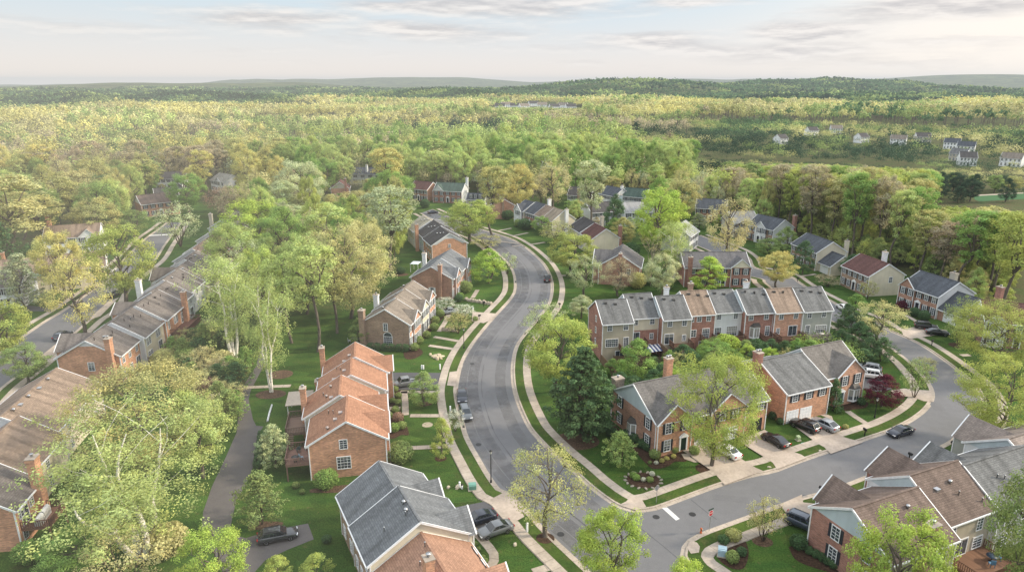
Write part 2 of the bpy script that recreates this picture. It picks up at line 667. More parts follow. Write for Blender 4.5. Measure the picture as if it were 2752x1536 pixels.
# worn bands, seams and the stop line
CRACK = plain((0.085, 0.085, 0.089), 0.9)
mid = []
for p in WEST_S[22:170:3]:
    q = min(EAST_S, key=lambda e: (e - p).length)
    mid.append(p.lerp(q, 0.5))
mid = even(smooth(mid, 3), 1.6)
for d, w, z, c in ((-2.7, 1.9, 0.018, (0.165, 0.164, 0.166)), (2.2, 1.9, 0.018, (0.138, 0.138, 0.144)), (4.0, 1.4, 0.0185, (0.162, 0.161, 0.163))):
    b = MB()
    b.strip(offset(mid, d - w / 2, z), offset(mid, d + w / 2, z), wear(c))
    tag(b.build("road_wear"), kind="structure")
for line, d in ((mid, 0.6),):
    b = MB()
    for i in range(0, len(line) - 8):
        if rng.random() < 0.55:
            j = rng.uniform(-0.05, 0.05)
            b.strip(offset(line[i:i + 3], d - 0.035 + j, 0.021), offset(line[i:i + 3], d + 0.035 + j, 0.021), CRACK)
    tag(b.build("road_seam"), kind="structure")
b = MB()
for s in ("2 2 1800 710 1900 790 1990 860 2060 910", "2 2 1270 980 1400 1080 1560 1210 1700 1330", "2 2 600 960 720 1090 800 1150"):
    p = even(smooth(S(s), 5), 0.8)
    b.strip(offset(p, -0.04, 0.022), offset(p, 0.04, 0.022), CRACK)
tag(b.build("road_seam"), kind="structure")
PATCH = asphalt((0.143, 0.143, 0.149), "asphalt_patch")
b = MB()
for s, w, h in (("1 1 2300 600", 2.2, 3.0), ("1 1 2350 1050", 1.6, 4.2), ("2 2 330 700", 2.6, 2.0), ("2 2 1250 1080", 3.0, 1.6), ("2 2 2200 700", 4.5, 1.4), ("3 2 700 420", 1.5, 2.2), ("3 1 1700 1150", 1.8, 3.4), ("0 1 500 420", 2.4, 3.6), ("2 0 300 1330", 2.0, 5.0)):
    g = S(s)[0]
    a = rng.uniform(-0.3, 0.3)
    q = [Vector((x * w / 2 * math.cos(a) - y * h / 2 * math.sin(a), x * w / 2 * math.sin(a) + y * h / 2 * math.cos(a), 0)) + g for x, y in ((-1, -1), (1, -0.9), (0.95, 1), (-1, 0.95))]
    b.poly(q, PATCH, 0.0205)
tag(b.build("road_patch"), kind="structure")
for i in range(14, len(WEST_S) - 60, 17):
    for line in (WEST_S, EAST_S):
        b = MB()
        p = offset(line[i:i + 2], 0.1, 0.03)
        b.strip(p, offset(line[i:i + 2], 0.48, 0.03), plain((0.03, 0.03, 0.03), 0.7))
        if i % 3 == 0: tag(b.build("drain_surface"), kind="structure")
PAINT = plain((0.62, 0.62, 0.60), 0.8)
b = MB()
q = S("2 2 1510 795 1560 788 1688 903 1650 920")
b.poly(q, PAINT, 0.024)
q = S("0 0 1470 868 1740 856 1738 864 1474 878")
b.poly(q, PAINT, 0.024)
tag(b.build("road_markings"), kind="structure")
b = MB()
for i in range(7):
    a = T(1, 0, 1700 + i * 26, 690 + i * 14)
    b.poly([a, a + Vector((4, 0.4, 0)), a + Vector((4, 0.75, 0)), a + Vector((0, 0.35, 0))], PAINT, 0.024)
tag(b.build("road_markings"), kind="structure")
b = MB()
for c in ("2 2 1450 885", "2 2 490 1058", "1 2 2240 157", "1 1 2175 722", "2 2 1815 858"):
    g = S(c)[0]
    b.poly([g + Vector((0.45 * math.cos(k * 0.524), 0.45 * math.sin(k * 0.524), 0)) for k in range(12)], plain((0.03, 0.03, 0.032), 0.6), 0.026)
tag(b.build("manhole_markings"), kind="structure")

FIELD = S("3 0 2060 470 2400 440 2800 430 2800 490 2130 530 2085 515")
slab("field", FIELD, plain((0.030, 0.105, 0.030), 0.9), 0.03)
p = even(S("3 0 2060 470 2250 462 2420 448 2900 440"), 4)
b = MB()
b.strip(offset(p, -1.4, 0.05), offset(p, 1.4, 0.05), SLAB)
tag(b.build("field_path"), kind="structure")


# ------------------------------------------------------------------ terrain
HILLS = ((1740, 300, 2600, 420, 40), (1600, 110, 2350, 300, 12), (2290, 330, 3200, 520, 45), (2050, 120, 3000, 300, 10), (1260, 170, 1850, 230, 22), (330, 430, 4300, 700, 40), (760, 200, 4600, 500, 34),
         (1000, 190, 8200, 900, 80), (1230, 160, 8600, 800, 74), (2650, 420, 8200, 900, 108), (700, 150, 8400, 700, 62), (1850, 400, 8800, 700, 70), (2690, 190, 1500, 280, 18), (150, 260, 2600, 420, 11))


def terrain(x, y):
    x, y = np.asarray(x, float), np.asarray(y, float)
    r = np.hypot(x, y) + 1e-6
    u = np.where(y > 1, 1376 + F * 1.044 * x / np.maximum(y, 1), 9e4 * np.sign(x))
    z = np.zeros_like(r)
    for (hu, du, hr, dr, h) in HILLS:
        z = z + h * np.exp(-((u - hu) / du) ** 2 - ((r - hr) / dr) ** 2)
    k = np.clip((r - 450) / 900, 0, 1)
    k = k * k * (3 - 2 * k)
    z = z + k * (6.0 * np.sin(x / 310 + 1.1) * np.cos(y / 190) + 4.0 * np.sin(y / 118 + 0.6 * np.sin(x / 240)) + 1.6 * np.sin(y / 61 + x / 89) - 2.0)
    far = np.clip((r - 3000) / 3000, 0, 1)
    return z + far * 14 * (0.5 + 0.5 * np.sin(x / 900 + 2 * np.sin(y / 1500))) * (z < 60)
# ------------------------------------------------------------------ building kit
PUSH, DROP = 1.0095, 0.45   # the eaves stand a little lower and farther than first sighted
FACE_RZ = {"S": 0.0, "E": R(90), "N": R(180), "W": R(-90)}
SITES = []   # (x, y, radius) of cleared ground


@cached
def pane_mesh(w, h):
    b = MB()
    b.box(-w / 2, w / 2, -0.035, 0.0, 0, h, glass(), "n")
    return b.mesh("window_pane")


@cached
def frame_mesh(w, h, nx, nz, t):
    b = MB()
    m = WHITE
    b.box(-w / 2 - t, w / 2 + t, -0.09, 0.0, -t, 0, m, "n")
    b.box(-w / 2 - t, w / 2 + t, -0.09, 0.0, h, h + t, m, "n")
    b.box(-w / 2 - t, -w / 2, -0.088, 0.0, 0, h, m, "n")
    b.box(w / 2, w / 2 + t, -0.088, 0.0, 0, h, m, "n")
    for i in range(1, nx):
        x = -w / 2 + w * i / nx
        q = 0.045 if (nx > 2 and i % 2) or nx <= 2 else 0.025
        b.box(x - q / 2, x + q / 2, -0.07, -0.03, 0, h, m, "n")
    for k in range(1, nz):
        z = h * k / nz
        q = 0.05 if k * 2 == nz else 0.03
        b.box(-w / 2, w / 2, -0.066, -0.03, z - q / 2, z + q / 2, m, "n")
    return b.mesh("window_frame")


@cached
def shutter_mesh(h, w, c):
    b = MB()
    b.box(-w / 2, w / 2, -0.06, 0.0, -0.04, h + 0.04, c, "n")
    for k in range(9):
        z = h * (k + 0.5) / 9
        b.box(-w / 2 + 0.04, w / 2 - 0.04, -0.075, -0.055, z - 0.03, z + 0.03, c, "n")
    return b.mesh("window_shutter")


@cached
def garage_mesh(w, h, c):
    b = MB()
    b.box(-w / 2, w / 2, -0.03, 0, 0, h, c, "n")
    for k in range(4):
        for i in range(4):
            x0 = -w / 2 + w * i / 4 + 0.06
            b.box(x0, x0 + w / 4 - 0.12, -0.05, -0.025, h * k / 4 + 0.07, h * (k + 1) / 4 - 0.05, c, "n")
    return b.mesh("garage_door")


@cached
def surround_mesh(w, h):
    b = MB()
    for s in (-1, 1): b.box(s * (w / 2 + 0.11) - 0.11, s * (w / 2 + 0.11) + 0.11, -0.14, 0, 0, h, WHITE, "n")
    b.box(-w / 2 - 0.32, w / 2 + 0.32, -0.18, 0, h, h + 0.22, WHITE, "n")
    b.face([(-w / 2 - 0.3, -0.15, h + 0.22), (w / 2 + 0.3, -0.15, h + 0.22), (0, -0.15, h + 0.72)], WHITE)
    b.face([(w / 2 + 0.3, -0.15, h + 0.22), (w / 2 + 0.3, 0, h + 0.22), (0, 0, h + 0.72), (0, -0.15, h + 0.72)], WHITE)
    b.face([(-w / 2 - 0.3, 0, h + 0.22), (-w / 2 - 0.3, -0.15, h + 0.22), (0, -0.15, h + 0.72), (0, 0, h + 0.72)], WHITE)
    return b.mesh("door_surround")


@cached
def door_mesh(w, h, c):
    b = MB()
    b.box(-w / 2, w / 2, -0.05, 0, 0, h, c, "n")
    for z0, z1 in ((0.15, 0.9), (1.05, h - 0.15)):
        for s in (-1, 1): b.box(s * w / 4 - w * 0.17, s * w / 4 + w * 0.17, -0.065, -0.045, z0, z1, c, "n")
    return b.mesh("front_door")


@cached
def vent_mesh(kind, c):
    b = MB()
    if kind == "pipe": b.lathe([(0.07, -0.3), (0.07, 0.5), (0.09, 0.5), (0.09, 0.56)], c, 8)
    elif kind == "cap": b.lathe([(0.12, -0.3), (0.12, 0.25), (0.26, 0.27), (0.2, 0.42), (0.05, 0.5)], c, 10)
    else:
        b.box(-0.26, 0.26, -0.22, 0.22, -0.3, 0.14, c, "b")
        b.box(-0.32, 0.32, -0.27, 0.27, 0.14, 0.2, c)
    return b.mesh("roof_vent")


class House:
    def __init__(self, name, label, cat, org, ang, group=None):
        org = (org[0] * PUSH, org[1] * PUSH)
        self.root = tag(empty(name, (org[0], org[1], float(terrain(org[0], org[1]))), R(ang)), label, cat, group)
        self.w, self.rf, self.tr = MB(), MB(), MB()
        self.o, self.a, self.blocks = Vector((org[0], org[1], 0)), R(ang), []

    def g(self, x, y):
        c, s = math.cos(self.a), math.sin(self.a)
        return Vector((self.o.x + x * c - y * s, self.o.y + x * s + y * c, 0))

    def block(self, x0, x1, y0, y1, eave, rise, wall, roof, gable=None, faces=None, ovw=0.25, ove=0.25, ov=0.38, trim=None, z0=0.0):
        W, T_, RF = self.w, self.tr, self.rf
        eave -= DROP
        fm = {"S": wall, "N": wall, "W": wall, "E": wall}
        fm.update(faces or {})
        gm = {"W": gable or fm["W"], "E": gable or fm["E"]}
        if isinstance(gable, dict): gm = {"W": gable.get("W", fm["W"]), "E": gable.get("E", fm["E"])}
        trim = trim or WHITE
        yc, hw = (y0 + y1) / 2, (y1 - y0) / 2
        s = rise / hw
        W.face([(x0, y0, z0), (x1, y0, z0), (x1, y0, eave), (x0, y0, eave)], fm["S"])
        W.face([(x1, y1, z0), (x0, y1, z0), (x0, y1, eave), (x1, y1, eave)], fm["N"])
        W.face([(x0, y1, z0), (x0, y0, z0), (x0, y0, eave), (x0, y1, eave)], fm["W"])
        W.face([(x1, y0, z0), (x1, y1, z0), (x1, y1, eave), (x1, y0, eave)], fm["E"])
        W.face([(x0, y1, eave), (x0, y0, eave), (x0, yc, eave + rise)], gm["W"])
        W.face([(x1, y0, eave), (x1, y1, eave), (x1, yc, eave + rise)], gm["E"])
        a, b, t = x0 - ovw, x1 + ove, 0.13
        ye0, ye1, ze, zr = y0 - ov, y1 + ov, eave - s * ov + t, eave + rise + t
        RF.face([(a, ye0, ze), (b, ye0, ze), (b, yc, zr), (a, yc, zr)], roof)
        RF.face([(b, ye1, ze), (a, ye1, ze), (a, yc, zr), (b, yc, zr)], roof)
        RF.box(a + 0.02, b - 0.02, yc - 0.14, yc + 0.14, zr - 0.07, zr + 0.035, roof, "b")
        d = 0.26
        for x, sg in ((a, -1), (b, 1)):
            for p, q in (((ye0, ze), (yc, zr)), ((yc, zr), (ye1, ze))):
                for dx in (0.0, sg * 0.03):
                    pts = [(x + dx, p[0], p[1] - d), (x + dx, q[0], q[1] - d), (x + dx, q[0], q[1] + 0.01), (x + dx, p[0], p[1] + 0.01)]
                    if (sg < 0) == (dx == 0.0) and dx != 0: pts.reverse()
                    if dx: T_.face(pts if sg > 0 else pts[::-1], trim)
                T_.face([(x - 0.06, p[0], p[1] + 0.02), (x + 0.06, p[0], p[1] + 0.02), (x + 0.06, q[0], q[1] + 0.02), (x - 0.06, q[0], q[1] + 0.02)], trim)
        for y, sg in ((ye0, -1), (ye1, 1)):
            T_.box(a + 0.04, b - 0.04, min(y, y + sg * 0.12), max(y, y + sg * 0.12), ze - 0.2, ze - 0.03, trim)
            T_.face([(a, y, ze - 0.17), (b, y, ze - 0.17), (b, y - sg * ov, ze - 0.15 + 0.0), (a, y - sg * ov, ze - 0.15)], trim)
        for x in (x0, x1):
            for y in (y0, y1):
                T_.box(x - 0.07, x + 0.07, y - 0.07, y + 0.07, z0, eave - 0.12, trim, "tb")
        bl = dict(x0=x0, x1=x1, y0=y0, y1=y1, yc=yc, eave=eave, s=s, zr=eave + rise, roof=roof, trim=trim)
        self.blocks.append(bl)
        c = self.g((x0 + x1) / 2, yc)
        SITES.append((c.x, c.y, max(x1 - x0, y1 - y0) / 2 + 3.0))
        return bl

    def roof_z(self, x, y, bl=None):
        bl = bl or self.blocks[0]
        return bl["zr"] - abs(y - bl["yc"]) * bl["s"] + 0.13

    def cross(self, bl, side, c, hw, zp, wall, proj=0.5, gable=None, z0=0.0, eave=None):
        e = bl["eave"] if eave is None else eave
        zp -= DROP
        sg = -1 if side == "S" else 1
        yb = bl["y0"] if side == "S" else bl["y1"]
        yf = yb + sg * proj
        tr = bl["trim"]

        def f(mb, pts, m):
            mb.face(pts if side == "S" else pts[::-1], m)
        f(self.w, [(c - hw, yf, z0), (c + hw, yf, z0), (c + hw, yf, e), (c - hw, yf, e)], wall)
        f(self.w, [(c - hw, yf, e), (c + hw, yf, e), (c, yf, zp)], gable or wall)
        f(self.w, [(c - hw, yb, z0), (c - hw, yf, z0), (c - hw, yf, e), (c - hw, yb, e)], wall)
        f(self.w, [(c + hw, yf, z0), (c + hw, yb, z0), (c + hw, yb, e), (c + hw, yf, e)], wall)
        s2, t, ov = (zp - e) / hw, 0.15, 0.32
        yo = yf + sg * 0.22
        zr = zp + t
        yr = yb - sg * (zp - bl["eave"]) / bl["s"] * 1.06
        yv = yb - sg * max(0.0, (e - bl["eave"])) / bl["s"]
        for q in (-1, 1):
            xe, ze = c + q * (hw + ov), e - s2 * ov + t
            pts = [(c, yo, zr), (xe, yo, ze), (xe, yv, ze), (c, yr, zr)]
            if (q > 0) == (side == "S"): pts.reverse()
            n = (Vector(pts[1]) - Vector(pts[0])).cross(Vector(pts[2]) - Vector(pts[0]))
            self.rf.face(pts if n.z > 0 else pts[::-1], bl["roof"])
            y2 = yo + sg * 0.03
            self.tr.face([(xe, y2, ze - 0.22), (xe, y2, ze + 0.02), (c, y2, zr + 0.02), (c, y2, zr - 0.22)], tr)
            self.tr.face([(xe, yo - 0.08, ze + 0.022), (xe, yo + 0.08, ze + 0.022), (c, yo + 0.08, zr + 0.022), (c, yo - 0.08, zr + 0.022)], tr)
        for q in (-1, 1): self.tr.box(c + q * hw - 0.06, c + q * hw + 0.06, yf - 0.06, yf + 0.06, z0, e - 0.1, tr, "tb")

    def plane(self, face, u, off):
        bl = self.cur
        return {"S": (u, bl["y0"] - off), "N": (u, bl["y1"] + off), "W": (bl["x0"] - off, u), "E": (bl["x1"] + off, u)}[face]

    def win(self, face, u, z, w=0.95, h=1.45, sh=None, nx=2, nz=4, off=0.0, t=0.09):
        x, y = self.plane(face, u, off + 0.004)
        o = put("window", pane_mesh(w, h), self.root, (x, y, z), FACE_RZ[face])
        put("frame", frame_mesh(w, h, nx, nz, t), o)
        if sh:
            for s in (-1, 1): put("shutter", shutter_mesh(h, 0.36, sh), o, (s * (w / 2 + t + 0.2), 0, 0))

    def door(self, face, u, c, z=0.25, off=0.0, w=0.98, h=2.1):
        x, y = self.plane(face, u, off + 0.004)
        o = put("door", door_mesh(w, h, c), self.root, (x, y, z), FACE_RZ[face])
        put("surround", surround_mesh(w, h), o)

    def slider(self, face, u, z, w=1.8, h=2.05, off=0.0):
        x, y = self.plane(face, u, off + 0.004)
        o = put("patio_door", pane_mesh(w, h), self.root, (x, y, z), FACE_RZ[face])
        put("frame", frame_mesh(w, h, 2, 1, 0.1), o)

    def garage(self, face, u, c=None, w=2.45, h=2.15, off=0.0):
        x, y = self.plane(face, u, off + 0.004)
        put("garage_door", garage_mesh(w, h, c or WHITE), self.root, (x, y, 0.02), FACE_RZ[face])

    def chimney(self, x, y, w, d, z, m, z0=0.0, pots=1):
        z -= DROP
        b = MB()
        b.box(x - w / 2, x + w / 2, y - d / 2, y + d / 2, z0, z - 0.35, m, "b")
        b.box(x - w / 2 - 0.07, x + w / 2 + 0.07, y - d / 2 - 0.07, y + d / 2 + 0.07, z - 0.35, z, m)
        o = b.build("chimney", self.root)
        b = MB()
        b.box(x - w / 2 - 0.1, x + w / 2 + 0.1, y - d / 2 - 0.1, y + d / 2 + 0.1, z + 0.003, z + 0.09, SLAB)
        for k in range(pots):
            b.lathe([(0.16, z + 0.09), (0.14, z + 0.4), (0.25, z + 0.42), (0.25, z + 0.5)], METAL, 8, (x + (k - (pots - 1) / 2) * 0.5, y, 0))
        b.build("cap", o)

    def vent(self, x, y, kind="box", c=None, bl=None):
        put("roof_vent", vent_mesh(kind, c or plain((0.10, 0.095, 0.09), 0.7)), self.root, (x, y, self.roof_z(x, y, bl)))

    def bay(self, face, u, z=0.6, w=2.0, h=2.2, d=0.7, c=None, off=0.0):
        x, y = self.plane(face, u, off)
        c = c or WHITE
        rf = plain((0.06, 0.055, 0.05), 0.6)
        b = MB()
        P = [(-w / 2, 0), (-w / 2 + 0.55, -d), (w / 2 - 0.55, -d), (w / 2, 0)]
        for i in range(3):
            p, q = P[i], P[i + 1]
            b.face([(p[0], p[1], z), (q[0], q[1], z), (q[0], q[1], z + h), (p[0], p[1], z + h)], c)
        b.face([(p[0], p[1], z) for p in P][::-1], c)
        E_ = [(p[0] * 1.1, p[1] - 0.12 if p[1] else 0, z + h) for p in P]
        for i in range(3): b.face([E_[i], E_[i + 1], (E_[i + 1][0] * 0.6, 0, z + h + 0.7), (E_[i][0] * 0.6, 0, z + h + 0.7)], rf)
        b.face(E_[::-1], c)
        o = put("bay_window", b.mesh("bay_window"), self.root, (x, y, 0), FACE_RZ[face])
        b = MB()
        for i in range(3):
            p, q = Vector((*P[i], 0)), Vector((*P[i + 1], 0))
            t = (q - p)
            n = Vector((t.y, -t.x, 0)).normalized() * 0.02
            L = t.length
            for k in range(2 if i == 1 else 1):
                a0, a1 = ((0.1, 0.46), (0.54, 0.9))[k] if i == 1 else (0.15, 0.85)
                p0, p1 = p + t * a0 + n, p + t * a1 + n
                b.face([(p0.x, p0.y, z + 0.35), (p1.x, p1.y, z + 0.35), (p1.x, p1.y, z + h - 0.2), (p0.x, p0.y, z + h - 0.2)], glass())
        b.build("pane", o)

    def deck(self, face, u0, u1, d, z, c=(0.20, 0.12, 0.085), rail=True, off=0.0, stair=False):
        x, y = self.plane(face, (u0 + u1) / 2, off)
        m, w = planks(c), u1 - u0
        rm = plain(tuple(k * 0.85 for k in c), 0.8)
        b = MB()
        b.box(-w / 2, w / 2, -d, -0.01, z - 0.25, z, m)
        o = put("deck", b.mesh("deck"), self.root, (x, y, 0), FACE_RZ[face])
        for s in (-1, 1):
            b = MB()
            b.box(s * (w / 2 - 0.15) - 0.08, s * (w / 2 - 0.15) + 0.08, -d + 0.05, -d + 0.21, 0, z - 0.25, rm, "tb")
            b.build("post", o)
        if rail:
            b = MB()
            for (xa, ya, xb, yb) in ((-w / 2, -0.05, -w / 2, -d), (-w / 2, -d, w / 2, -d), (w / 2, -d, w / 2, -0.05)):
                n = max(2, int(math.hypot(xb - xa, yb - ya) / 0.22))
                for zz in (z + 0.1, z + 0.92):
                    b.box(min(xa, xb) - 0.05, max(xa, xb) + 0.05, min(ya, yb) - 0.05, max(ya, yb) + 0.05, zz, zz + 0.09, rm)
                for i in range(n + 1):
                    px, py = xa + (xb - xa) * i / n, ya + (yb - ya) * i / n
                    b.box(px - 0.035, px + 0.035, py - 0.035, py + 0.035, z, z + 0.92, rm, "tb")
            b.build("railing", o)
        if stair:
            b = MB()
            for k in range(int(z / 0.19)):
                zz = z - 0.19 * (k + 1)
                b.box(w / 2 + 0.05 + k * 0.26, w / 2 + 0.33 + k * 0.26, -d + 0.1, -d + 1.1, max(0, zz - 0.12), zz, rm)
            b.build("stair", o)

    def rows(self, face, us, zs, w=0.95, h=1.45, sh=None, off=0.0, nx=2, nz=4):
        for z in zs:
            for u in us: self.win(face, u, z, w, h, sh, nx, nz, off)

    def done(self):
        self.w.build("wall", self.root)
        self.rf.build("roof", self.root)
        self.tr.build("fascia", self.root)
# ------------------------------------------------------------------ colours
BR_O, BR_N, BR_R, BR_S, BR_P = (brick(c) for c in ((0.57, 0.295, 0.175), (0.33, 0.22, 0.15), (0.35, 0.165, 0.12), (0.54, 0.295, 0.195), (0.40, 0.215, 0.145)))
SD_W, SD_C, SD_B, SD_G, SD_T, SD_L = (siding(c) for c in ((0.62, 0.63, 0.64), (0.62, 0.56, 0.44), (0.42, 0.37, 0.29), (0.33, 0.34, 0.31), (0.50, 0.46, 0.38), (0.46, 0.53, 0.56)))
RF_O, RF_G, RF_D, RF_T, RF_N, RF_B, RF_M, RF_E, RF_K = (shingle(c) for c in ((0.46, 0.25, 0.17), (0.165, 0.175, 0.185), (0.085, 0.08, 0.08), (0.235, 0.20, 0.165), (0.088, 0.097, 0.112), (0.172, 0.130, 0.110), (0.125, 0.065, 0.058), (0.072, 0.108, 0.092), (0.33, 0.20, 0.14)))
RF_O, RF_K = shingle((0.34, 0.183, 0.118), 0.3), shingle((0.33, 0.195, 0.135), 0.4)
RF_W, RF_S, RF_GB = (shingle(c, 1.4) for c in ((0.175, 0.155, 0.142), (0.27, 0.205, 0.158), (0.165, 0.167, 0.166)))
TERR = "town house"

# ---- orange roofed terrace beside the curve
ORG, ANG = (-17.1, 82.6), 101.5
G_C1 = "orange roofed terrace on the inside of the road bend"
for i, (x0, x1, dy, lab) in enumerate(((0.0, 8.0, 0.0, "orange roofed brick end house with plain brick gable and balcony deck"), (8.02, 15.2, 1.1, "orange roofed terrace house set back behind two small street gables"),
                                      (15.22, 22.1, -0.3, "orange roofed terrace house showing a long cream gable strip above its neighbour"), (22.12, 28.7, -0.8, "far orange roofed end house facing the brown brick gable"))):
    h = House("town_house", lab, TERR, ORG, ANG, G_C1)
    b = h.block(x0, x1, dy, dy + 10.2, 5.8, 3.0 + (0.12 if i in (1, 3) else 0), BR_O, RF_O, gable=None if i == 0 else {"W": SD_T}, faces=None if i == 0 else {"W": SD_T}, ovw=0.25 if i == 0 else 0.04, ove=0.25 if i == 3 else 0.0)
    h.cur = b
    if i == 0:
        h.win("W", 5.65, 4.35, 0.95, 1.3)
        h.win("W", 5.75, 1.35, 1.75, 1.75, nx=4)
        h.cross(b, "S", 4.2, 2.4, 7.6, BR_O, 0.5)
        h.deck("N", 0.2, 4.6, 3.2, 2.5, (0.25, 0.15, 0.12), stair=False)
        h.slider("N", 2.3, 2.55)
    if i == 1:
        h.cross(b, "S", 10.0, 1.9, 7.5, BR_O, 1.5)
        h.chimney(12.4, 11.75, 1.0, 0.8, 8.6, BR_O)
        h.deck("N", 9.0, 14.5, 3.0, 2.5, (0.20, 0.14, 0.11), stair=True)
    if i == 2:
        h.deck("N", 16.0, 20.5, 2.6, 1.2, (0.20, 0.15, 0.12), rail=False)
        h.chimney(21.4, 10.4, 1.1, 0.8, 5.6, BR_O)
    if i == 3:
        h.cross(b, "S", 25.2, 2.3, 7.5, BR_O, 0.9)
        h.chimney(27.6, 9.9, 1.0, 0.8, 8.9, BR_O)
    for u in ((1.2, 6.9), (9.2, 13.6), (17.0, 20.4), (23.5, 27.2))[i]:
        h.win("S", u, 3.5, sh=SHUT)
        h.win("N", u, 3.6)
        h.win("S", u, 0.9, sh=SHUT)
    h.door("S", (x0 + x1) / 2 + 1.1, plain((0.08, 0.03, 0.03), 0.5))
    for k in range((5, 4, 5, 2)[i]):
        h.vent(x0 + 1.0 + k * 1.15 + rng.uniform(-.3, .3), dy + 5.6 + rng.uniform(0.3, 2.4), rng.choice(("pipe", "cap", "box")), plain((0.35, 0.3, 0.28), 0.6), b)
    h.done()

# ---- slate grey pair at the bottom of the road, brown roofed house in front of it
ORG, ANG = (-4.6, 62.3), 117.0
G_H1 = "terrace with grey and brown roofs by the parked sedans"
h = House("town_house", "grey roofed house with wide cream gable above the brown roof", TERR, ORG, ANG, G_H1)
b = h.block(0, 7.1, 0, 10.9, 5.8, 3.2, BR_N, RF_G, gable={"W": SD_C}, faces={"W": SD_C, "S": SD_C}, ove=0.03)
h.cur = b
h.cross(b, "S", 2.0, 2.1, 7.7, SD_C, 0.5)
h.rows("N", (1.4, 3.6, 5.6), (0.8, 3.5), 0.9, 1.4)
h.rows("S", (5.2,), (0.8, 3.5), sh=SHUT)
h.door("S", 5.9, plain((0.05, 0.06, 0.1), 0.5))
h.deck("N", -4.0, 3.6, 4.3, 0.75, (0.22, 0.135, 0.125), rail=False)
for x, y, k in ((3.9, 5.9, "cap"), (2.6, 6.1, "cap"), (2.1, 6.3, "pipe"), (2.4, 8.6, "pipe")): h.vent(x, y, k, METAL, b)
h.done()
h = House("town_house", "grey roofed end house whose dark stained roof faces the back lawn", TERR, ORG, ANG, G_H1)
b = h.block(7.14, 13.3, 0.8, 10.8, 5.8, 3.0, BR_N, RF_G, ovw=0.0)
h.cur = b
h.cross(b, "S", 8.9, 1.7, 7.4, SD_C, 0.6)
h.rows("N", (8.6, 11.6), (0.8, 3.5), 0.9, 1.4)
h.rows("E", (4.0, 7.5), (0.8, 3.5))
h.rows("S", (12.0,), (0.8, 3.5), sh=SHUT)
h.done()
h = House("town_house", "lower house with rust brown roof and brick chimney, nearest the camera", TERR, ORG, ANG, G_H1)
b = h.block(-12, -0.03, 0.2, 10.6, 4.7, 2.95, BR_N, RF_K, ove=0.0)
h.cur = b
h.cross(b, "S", -7.2, 2.2, 6.8, BR_N, 0.8)
h.chimney(-5.9, 6.7, 1.0, 0.85, 9.2, BR_O, z0=5)
h.vent(-2.2, 5.75, "pipe", METAL, b)
h.vent(-3.9, 6.9, "pipe", METAL, b)
h.rows("N", (-3.0, -6.0), (0.8, 3.0), 0.9, 1.3)
h.rows("S", (-2.0, -4.0), (0.8, 3.0), sh=SHUT)
h.done()

# ---- brown brick gable terrace
ORG, ANG = (-20.4, 127.4), 79.5
G_C2 = "taupe roofed terrace with the arched gable window"
for i, (x0, x1, dy, lab) in enumerate(((0, 6.8, 0, "brown brick end house with arched window in its gable and tan roof"), (6.82, 13.4, 0.35, "cream fronted middle house of the tan roofed terrace"), (13.42, 20.2, 0.9, "salmon brick far end house of the tan roofed terrace"))):
    h = House("town_house", lab, TERR, ORG, ANG, G_C2)
    fr = (BR_S, SD_C, BR_S)[i]
    b = h.block(x0, x1, dy, dy + 9.9, 5.8, 2.9 + (0, 0.15, 0.05)[i], BR_N, RF_T, gable={"W": SD_W} if i else None, faces={"S": fr, **({"W": SD_W} if i else {})}, ovw=0.25 if i == 0 else 0.03, ove=0.25 if i == 2 else 0)
    h.cur = b
    h.cross(b, "S", (x0 + x1) / 2 + 0.6, 2.2, 7.5, fr, 0.4)
    for u in ((0.7, 2.6, 3.9, 5.2), (7.6, 9.2, 10.5, 12.2), (14.3, 16.0, 17.3, 19.0))[i]: h.rows("S", (u,), (0.8, 3.6), 0.7, 1.6, SHUT, 0.42 if x0 + 1.8 < u < x1 - 0.6 else 0.0)
    h.door("S", x0 + 1.7, plain((0.06, 0.06, 0.08), 0.5))
    if i == 0:
        h.win("W", 5.0, 3.7, 0.8, 1.5)
        h.win("W", 4.6, 0.7, 1.7, 1.7, nx=4)
        b2 = MB()
        ar = [(0.85 * math.cos(k * math.pi / 10), 0, 0.85 * math.sin(k * math.pi / 10)) for k in range(11)]
        b2.face([(p[0], -0.05, p[2]) for p in ar], glass())
        for k in range(10):
            p, q = ar[k], ar[k + 1]
            b2.face([(p[0], -0.08, p[2]), (p[0] * 1.14, -0.08, p[2] * 1.14), (q[0] * 1.14, -0.08, q[2] * 1.14), (q[0], -0.08, q[2])], WHITE)
        put("fanlight", b2.mesh("fanlight"), h.root, (-0.01, 4.6, 2.5), FACE_RZ["W"])
        h.chimney(-0.55, 9.7, 1.1, 1.1, 8.4, BR_N)
    if i == 1: h.chimney(9.2, 10.4, 0.9, 1.0, 8.6, WHITE)
    for k in range(2): h.vent(x0 + 2 + 2 * k, dy + 6.2, rng.choice(("pipe", "cap")), METAL, b)
    h.done()

